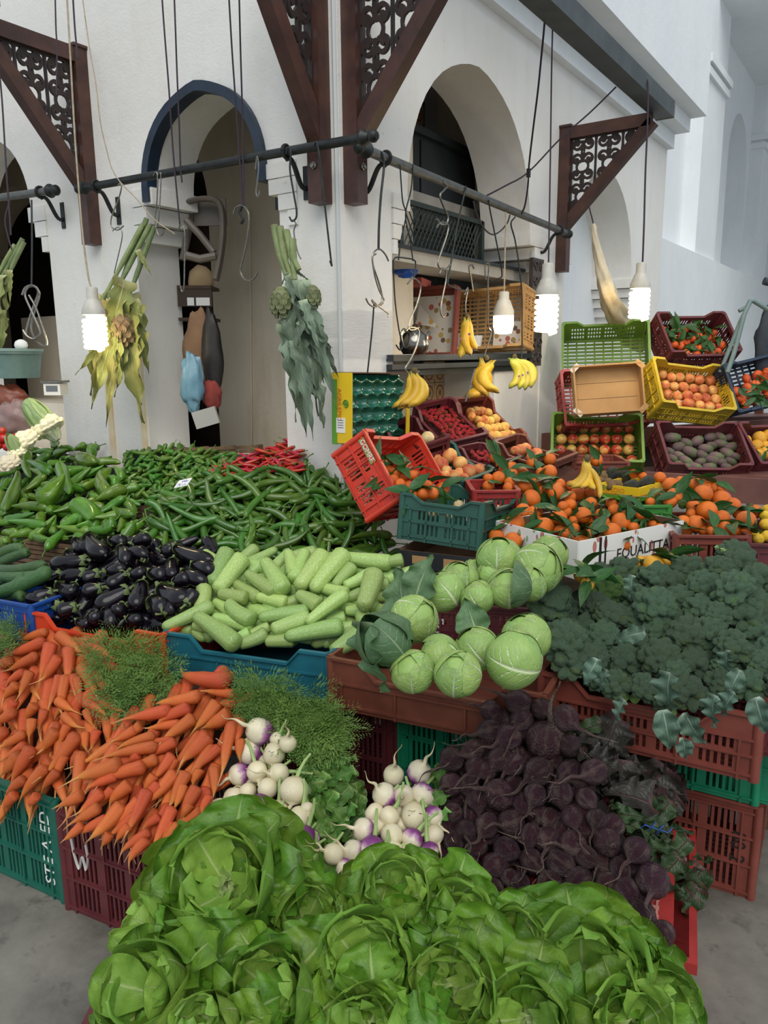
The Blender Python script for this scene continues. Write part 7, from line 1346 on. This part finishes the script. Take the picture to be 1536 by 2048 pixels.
# ================================================================ shop interior, right arch
KX = lambda x, y, X: onx(x, y, X)
CX = -.95
struct(MB().box((CX-.05, 2.15, 2.9), (.1, 1.55, 3.4)).obj('wall_alcove', mat('lavender_plaster', '#d5d3dc', '#cac7d0', rough=.85, scale=3), smooth=False), 'pale wall at the back of the right arch', 'wall')
struct(MB().box((-.68, 2.62, 2.2), (.56, .12, 4.4)).obj('wall_alcove_side', PLB, smooth=False), 'side wall inside the right arch', 'wall')
TILEM = []
k = NT('patterned_tile'); tc = k.n('ShaderNodeTexCoord').outputs['Object']; s = k.sep(tc); ax, az = k.math('ABSOLUTE', s[1]), k.math('ABSOLUTE', s[2]); r_ = k.math('SQRT', k.math('ADD', k.math('MULTIPLY', s[1], s[1]), k.math('MULTIPLY', s[2], s[2]))); an = k.math('ARCTAN2', s[2], s[1])
pet = k.math('MULTIPLY', k.math('ABSOLUTE', k.math('SINE', k.math('MULTIPLY', an, 6))), .03); c = k.mix(k.math('LESS_THAN', r_, pet), lin('#c9a87a'), lin('#2b2a2c')); c = k.mix(k.math('LESS_THAN', k.math('ABSOLUTE', k.math('SUBTRACT', r_, .052)), .008), c, lin('#8f5c3a')); c = k.mix(k.math('LESS_THAN', k.math('ABSOLUTE', k.math('SUBTRACT', ax, az)), .004), c, lin('#8f6a48')); k.l(c, k.b.inputs['Base Color']); k.b.inputs['Roughness'].default_value = .35; TM = k.m
TILE = MB().box((0, 0, 0), (.012, .146, .146)).mesh('tile', TM, False)
def tiles(label, p, ny, nz, X):
    t = thing('tile_panel', label, 'tiles', Matrix.Translation(p)); 
    for i in range(ny):
        for j in range(nz): link('tile', TILE, t, Matrix.Translation((0, (i-(ny-1)/2)*.15, (j-(nz-1)/2)*.15)))
    MB().box((-.01, 0, 0), (.01, ny*.15+.06, nz*.15+.06)).obj('grout', BLACK, t, smooth=False); return t
tiles('strip of patterned brown tiles high on the wall inside the right arch', KX(836, 248, CX+.03), 1, 2, CX); tiles('patterned tiles below the shop counter behind the bananas', KX(868, 765, -.42), 2, 2, CX)
struct(MB().box((-.62, 1.5, 2.55), (.04, 2.2, 1.3)).obj('trim_29', DKCAB, smooth=False), 'dark boarded back of the shop shelves', 'panel')
struct(MB().box((-.45, 1.6, 1.5), (.04, 2.2, .8)).obj('trim_30', DKCAB, smooth=False), 'dark panel under the shop counter', 'trim')
a, b = KX(785, 300, -.75), KX(968, 520, -.75); t = thing('wall_cabinet', 'black wall cabinet inside the right arch', 'cabinet', loc((-.72, 1.5, 2.98)))
MB().box((0, 0, .1), (.3, 2.0, .62)).obj('carcass', DKCAB, t, smooth=False); MB().box((.155, -.3, .1), (.02, .9, .56)).obj('door', DKCAB, t, smooth=False); MB().box((.155, .55, .1), (.02, .75, .56)).obj('door', DKCAB, t, smooth=False); MB().box((.17, 0, .43), (.04, 2.0, .05)).obj('cornice', DKCAB, t, smooth=False)
WSH = mat('grey_white_board', '#b9b4aa', '#a39d92', rough=.7, scale=5)
def slab(label, p0, p1, X, w_, h, m, name='shelf_board'): a, b = KX(*p0, X), KX(*p1, X); z = (a.z+b.z)/2; return tag(MB().box((X-w_/2, (a.y+b.y)/2, z), (w_, abs(b.y-a.y), h)).obj(name, m, smooth=False), label, 'shelf')
slab('pale shelf board below the black cabinet', (770, 425), (975, 395), -.55, .3, .07, WSH); slab('pale shelf board above the red tray and sand-coloured crate', (760, 568), (1075, 512), -.12, .3, .075, WSH)
slab('dark ledge over the pale shelf board', (760, 545), (1090, 505), -.10, .36, .02, DKCAB); 
t = thing('shop_counter', 'dark moulded shop counter across the right arch', 'counter', loc((-.20, 1.42, 1.885))); MB().box((0, 0, 0), (.5, 2.05, .035)).obj('counter_top', DKCAB, t, smooth=False); MB().box((.21, 0, -.05), (.06, 2.05, .03)).box((.18, 0, -.085), (.06, 2.05, .035)).obj('moulding', DKCAB, t, smooth=False)
# carved ornate end panel
k = NT('carved_dark_wood'); tc = k.n('ShaderNodeTexCoord').outputs['Object']; v = k.n('ShaderNodeTexVoronoi', feature='SMOOTH_F1'); v.inputs['Scale'].default_value = 16; nz = k.n('ShaderNodeTexNoise'); nz.inputs['Scale'].default_value = 7; k.l(tc, nz.inputs['Vector']); k.l(nz.outputs['Color'], v.inputs['Vector']) if 0 else k.l(tc, v.inputs['Vector']); k.b.inputs['Base Color'].default_value = lin('#57504d'); k.b.inputs['Roughness'].default_value = .5; k.bump(v.outputs['Distance'], 1.0, .04); CARV = k.m
mb = MB(); R = random.Random(3); mb.box((0, 0, 0), (.03, .2, .78))
for z in range(7):
    for y in (-1, 1):
        cz, cy = -.33+z*.11, y*.045; mb.tube([(.018, cy+.04*(1-i/16)*math.cos(i*.55)*y, cz+.045*(1-i/16)*math.sin(i*.55)) for i in range(16)], .009, 6)
tag(mb.obj('carved_panel', mat('carved_wood', '#4d4543', '#3a3331', rough=.5, scale=10), None, loc((.03, 2.36, 2.2)), True, 40), 'carved dark wooden end panel of the counter beside the white pier', 'panel')
struct(MB().box((-.22, 2.16, .95), (.42, .78, 1.75)).obj('trim_31', PL, smooth=False), 'white masonry pier under the counter', 'pier')
crate('sand-coloured crate standing on its side on the shop counter', 'beige', loc((-.173, 2.087, 2.12), (rd(80.6), rd(-2), rd(3.7))), .6, .4, .24, slots=3)
# things on the counter
t = thing('red_tray', 'red plastic tray on its side lined with a printed leaflet', 'tray', frame((-.55, 1.60, 2.13), (1, .04, 0), (0, .12, 1))); MB().box((0, .04, 0), (.62, .02, .46)).box((0, 0, .23), (.62, .08, .02)).box((0, 0, -.23), (.62, .08, .02)).box((.31, .01, 0), (.02, .06, .46)).obj('tray_body', PC['brick'], t, smooth=False)
k = NT('leaflet_print'); tc = k.n('ShaderNodeTexCoord').outputs['Object']; v = k.n('ShaderNodeTexVoronoi'); v.inputs['Scale'].default_value = 17; k.l(tc, v.inputs['Vector']); cr = k.ramp(k.sep(v.outputs['Color'])[0], [(0, lin('#7a3a34')), (.35, lin('#c9a95a')), (.6, lin('#5a5550')), (.8, lin('#c46a5a'))]); k.l(k.mix(k.math('LESS_THAN', v.outputs['Distance'], .34), lin('#d6cfc4'), cr), k.b.inputs['Base Color']); LEAFL = k.m
MB().box((0, .02, -.02), (.60, .006, .40)).obj('leaflet', LEAFL, t, smooth=False); MB().box((-.02, -.05, .26), (.22, .14, .05)).obj('pink_box', mat('pink_card', '#c96a64', rough=.6), t, smooth=False)
MB().add([(.03, -.02, .12), (.2, -.03, -.05), (.02, -.05, -.02)], [(0, 1, 2)]).obj('folded_leaflet', LEAFL, t, smooth=False)
TP = mat('polished_steel', '#8d8a84', '#7b7872', rough=.18, metal=1.0, scale=6); p = onx(828, 697, .03); t = thing('teapot', 'steel teapot on the shop counter in front of the red tray', 'teapot', Matrix.Translation((p.x, p.y, 1.905)) @ Matrix.Rotation(rd(90), 4, 'Z')); r = .085
MB().lathe([(.001, 0), (r*.75, 0), (r*.98, r*.4), (r, r*.75), (r*.82, r*1.25), (r*.5, r*1.55), (.001, r*1.56)], 20).obj('body', TP, t); MB().lathe([(r*.5, r*1.55), (r*.4, r*1.7), (r*.1, r*1.78), (r*.14, r*1.92), (.001, r*2.0)], 16).obj('lid', TP, t)
MB().tube(catmull([(r*.8, 0, r*.5), (r*1.4, 0, r*.7), (r*1.7, 0, r*1.2), (r*2.0, 0, r*1.5)], 4), [r*.2]*5+[r*.13]*8, 8).obj('spout', TP, t); MB().tube(catmull([(-r*.7, 0, r*1.4), (-r*1.3, 0, r*1.6), (-r*1.6, 0, r*1.1), (-r*1.3, 0, r*.5), (-r*.9, 0, r*.35)], 5), r*.09, 7).obj('handle', TP, t)
p = onx(910, 655, -.05); t = thing('paper_cups', 'stack of white paper cups on the counter', 'cups', loc((-.36, 1.93, 1.925))); MB().lathe([(.03, 0), (.048, .13), (.044, .13), (.028, .01)], 14).obj('cup', WHITE, t); MB().lathe([(.03, 0), (.048, .11), (.044, .11), (.028, .01)], 14).obj('cup', WHITE, t, loc((.11, .02, 0)))
tag(MB().box((0, 0, 0), (.26, .006, .2)).obj('booklet', LEAFL, None, loc((.0, 1.99, 2.03), (rd(-8), 0, 0)), smooth=False), 'printed booklet leaning in the sand-coloured crate', 'booklet')
bag('bright blue plastic bag on the pale shelf board', 812, 543, 4.95, 44, 26, mat('blue_bag', '#2f66d0', '#2450a8', rough=.35, scale=9), 8)
# black mesh crate on the shelf
t = thing('mesh_crate', 'dark green mesh crate on the shelf inside the right arch', 'crate', loc(onx(850, 485, -.45))); MG = mat('dark_mesh', '#2c3a34', '#232e2a', rough=.6); mb = MB()
for i in range(-9, 10): mb.tube([(.15, i*.05-.12, -.17), (.15, i*.05+.12, .17)], .005, 4); mb.tube([(.15, i*.05+.12, -.17), (.15, i*.05-.12, .17)], .005, 4)
mb.obj('mesh_side', MG, t, None, False); MB().box((.15, 0, .18), (.03, 1.1, .03)).box((.15, 0, -.18), (.03, 1.1, .03)).box((.15, .55, 0), (.03, .04, .38)).box((.15, -.55, 0), (.03, .04, .38)).box((-.1, 0, -.18), (.45, 1.1, .02)).obj('crate_frame', MG, t, None, False)

# ================================================================ shop interior, left arches
GREYP = mat('grey_plastic', '#6d655c', '#5d564e', rough=.5, scale=6); d = 4.75
t = thing('plastic_chair', 'grey plastic chair stacked upside down inside the left arch', 'chair', Matrix.Translation(at(420, 470, d))); o0 = at(420, 470, d)
MB().tube(catmull([p-o0 for p in pxline([(372, 405), (400, 398), (430, 400), (444, 420), (446, 470), (440, 520), (432, 560)], d)], 4), .030, 8, flat=.6).obj('back_frame', GREYP, t); MB().tube([p-o0 for p in pxline([(370, 510), (400, 518), (432, 512)], d-.02)], .025, 8).obj('seat_rail', GREYP, t); MB().tube([p-o0 for p in pxline([(372, 440), (400, 470), (428, 505)], d)], .022, 8).obj('leg', GREYP, t); MB().tube([p-o0 for p in pxline([(385, 400), (380, 450), (365, 520)], d+.1)], .022, 8).obj('leg', GREYP, t)
MB().box(at(408, 425, d+.1)-o0, (.28, .02, .16), Matrix.Rotation(YAW, 3, 'Z')).obj('seat', GREYP, t, smooth=False)
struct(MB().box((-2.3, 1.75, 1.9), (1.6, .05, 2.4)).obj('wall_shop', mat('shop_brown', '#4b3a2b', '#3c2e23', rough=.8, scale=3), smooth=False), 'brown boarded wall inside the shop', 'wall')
p = at(400, 640, 5.1); t = thing('wall_shelf', 'dark wooden shelf with price cards inside the left arch', 'shelf', frame(p, RIGHT, (0, 0, 1)) @ Matrix.Diagonal((.44, 1, 1, 1)))
MB().box((0, 0, .0), (.5, .25, .02)).obj('shelf_board', mat('dark_shelf_wood', '#4a3323', '#38271c', rough=.6, scale=6), t, smooth=False); MB().box((0, -.11, .14), (.5, .02, .12)).obj('front_panel', mat('dark_shelf_wood2', '#3d2b1f', rough=.6), t, smooth=False); MB().box((0, 0, .20), (.5, .25, .02)).obj('shelf_board', MATS['dark_shelf_wood'], t, smooth=False)
for x in (-.06, .07, .17): MB().box((x, -.122, .11), (.1, .003, .05)).obj('price_card', WHITE, t, smooth=False)
bag('beige paper bag on the shelf inside the left arch', 402, 562, 5.0, 52, 60, mat('kraft_paper', '#b79f7c', '#a68d6a', rough=.85, scale=6), 9, .4, 'paper_bag', fl=.05)
CLB = mat('pale_blue_bag', '#7fa9bf', '#6a96ae', rough=.25, scale=8, alpha=.85, bump=.6, bscale=20); bag('pale blue plastic bag hanging inside the left arch', 385, 765, 4.7, 46, 110, CLB, 10, .5, fl=.2)
bag('brown paper bag hanging beside the blue one', 400, 700, 4.85, 60, 150, mat('brown_bag', '#8a6a4e', '#745840', rough=.8, scale=6), 11, .4, 'paper_bag'); bag('dark bag hanging right of the blue plastic bag', 425, 710, 4.8, 40, 170, mat('black_bag', '#2b2724', '#1f1c1a', rough=.5), 12, .4)
MB().lathe([(.001, -.11), (.035, -.11), (.036, .05), (.014, .09), (.014, .12), (.001, .12)], 12).obj('water_bottle', mat('clear_bottle', '#c9d4d8', rough=.15, alpha=.5), None, Matrix.Translation(at(395, 662, 4.95))); tag(bpy.data.objects['water_bottle'], 'clear plastic bottle standing on the shelf inside the left arch', 'bottle')
bag('red cloth bundle low inside the left arch', 424, 790, 4.75, 40, 60, mat('red_cloth', '#8e3a34', '#73302c', rough=.9, scale=8), 13, .5, 'cloth_bundle', 'cloth')
p = at(412, 835, 4.55); tag(MB().box((0, 0, 0), (.14, .05, .1)).obj('weighing_scale', mat('grey_case', '#a9a9a2', rough=.5), None, frame(p, (1, .8, .35), (0, 0, 1)), smooth=False), 'grey tilted box behind the small peppers', 'box')
# far left alcove
p = at(20, 730, 4.9); t = thing('plastic_bin', 'teal plastic bin on the ledge at the left edge', 'bin', frame(p, RIGHT, (0, 0, 1))); MB().lathe([(.001, -.08), (.17, -.08), (.19, .07), (.2, .07), (.2, .085), (.18, .085), (.001, .06)], 20).obj('bin_body', mat('dull_teal', '#6d8a86', '#5d7874', rough=.5), t); MB().lathe([(.19, .085), (.205, .085), (.205, .1), (.001, .105)], 20).obj('lid', mat('dull_teal2', '#7f9a95', rough=.5), t)
struct(MB().box((-3.6, .75, 1.05), (2.3, .6, 1.0)).obj('trim_32', PLB, smooth=False), 'plastered ledge inside the far left arch', 'ledge'); struct(MB().box((-3.75, 1.02, 1.85), (1.5, .06, .85)).obj('trim_33', PLB, smooth=False), 'pale splashback inside the far left arch', 'trim')
p = at(112, 778, 4.75); t = thing('weighing_scale', 'small white weighing scale against the left pillar', 'scale', frame(p, RIGHT, (0, 0, 1))); MB().box((0, 0, 0), (.10, .12, .07)).obj('case', WHITE, t, smooth=False); MB().box((0, -.061, .005), (.07, .003, .035)).obj('display', mat('dark_display', '#6b7078', rough=.3), t, smooth=False); MB().box((0, 0, .045), (.12, .14, .012)).obj('pan', STEEL, t, smooth=False)
PINK = mat('clear_pink_bag', '#a78a86', '#8f736f', rough=.25, scale=7, alpha=.8, bump=.7, bscale=18); bag('clear pinkish plastic bag slumped behind the cauliflowers', 38, 838, 4.75, 80, 76, PINK, 14, .6, fl=.18); bag('reddish clear bag of tomatoes knotted at the left edge', 20, 800, 4.9, 76, 60, mat('clear_red_bag', '#a05a44', '#8a4a38', rough=.3, scale=7, alpha=.85, bump=.6, bscale=18), 15, .6, fl=.18)
bag('white kettle on the ledge behind the hook bundle', 42, 690, 5.0, 26, 22, WHITE, 16, .8, 'kettle', 'kettle', .03)
struct(MB().tube([ony(500, 420, .985), ony(503, 890, .985)], .008, 6).obj('trim_34', PLB), 'thin vertical joint on the beige inner pillar', 'trim')
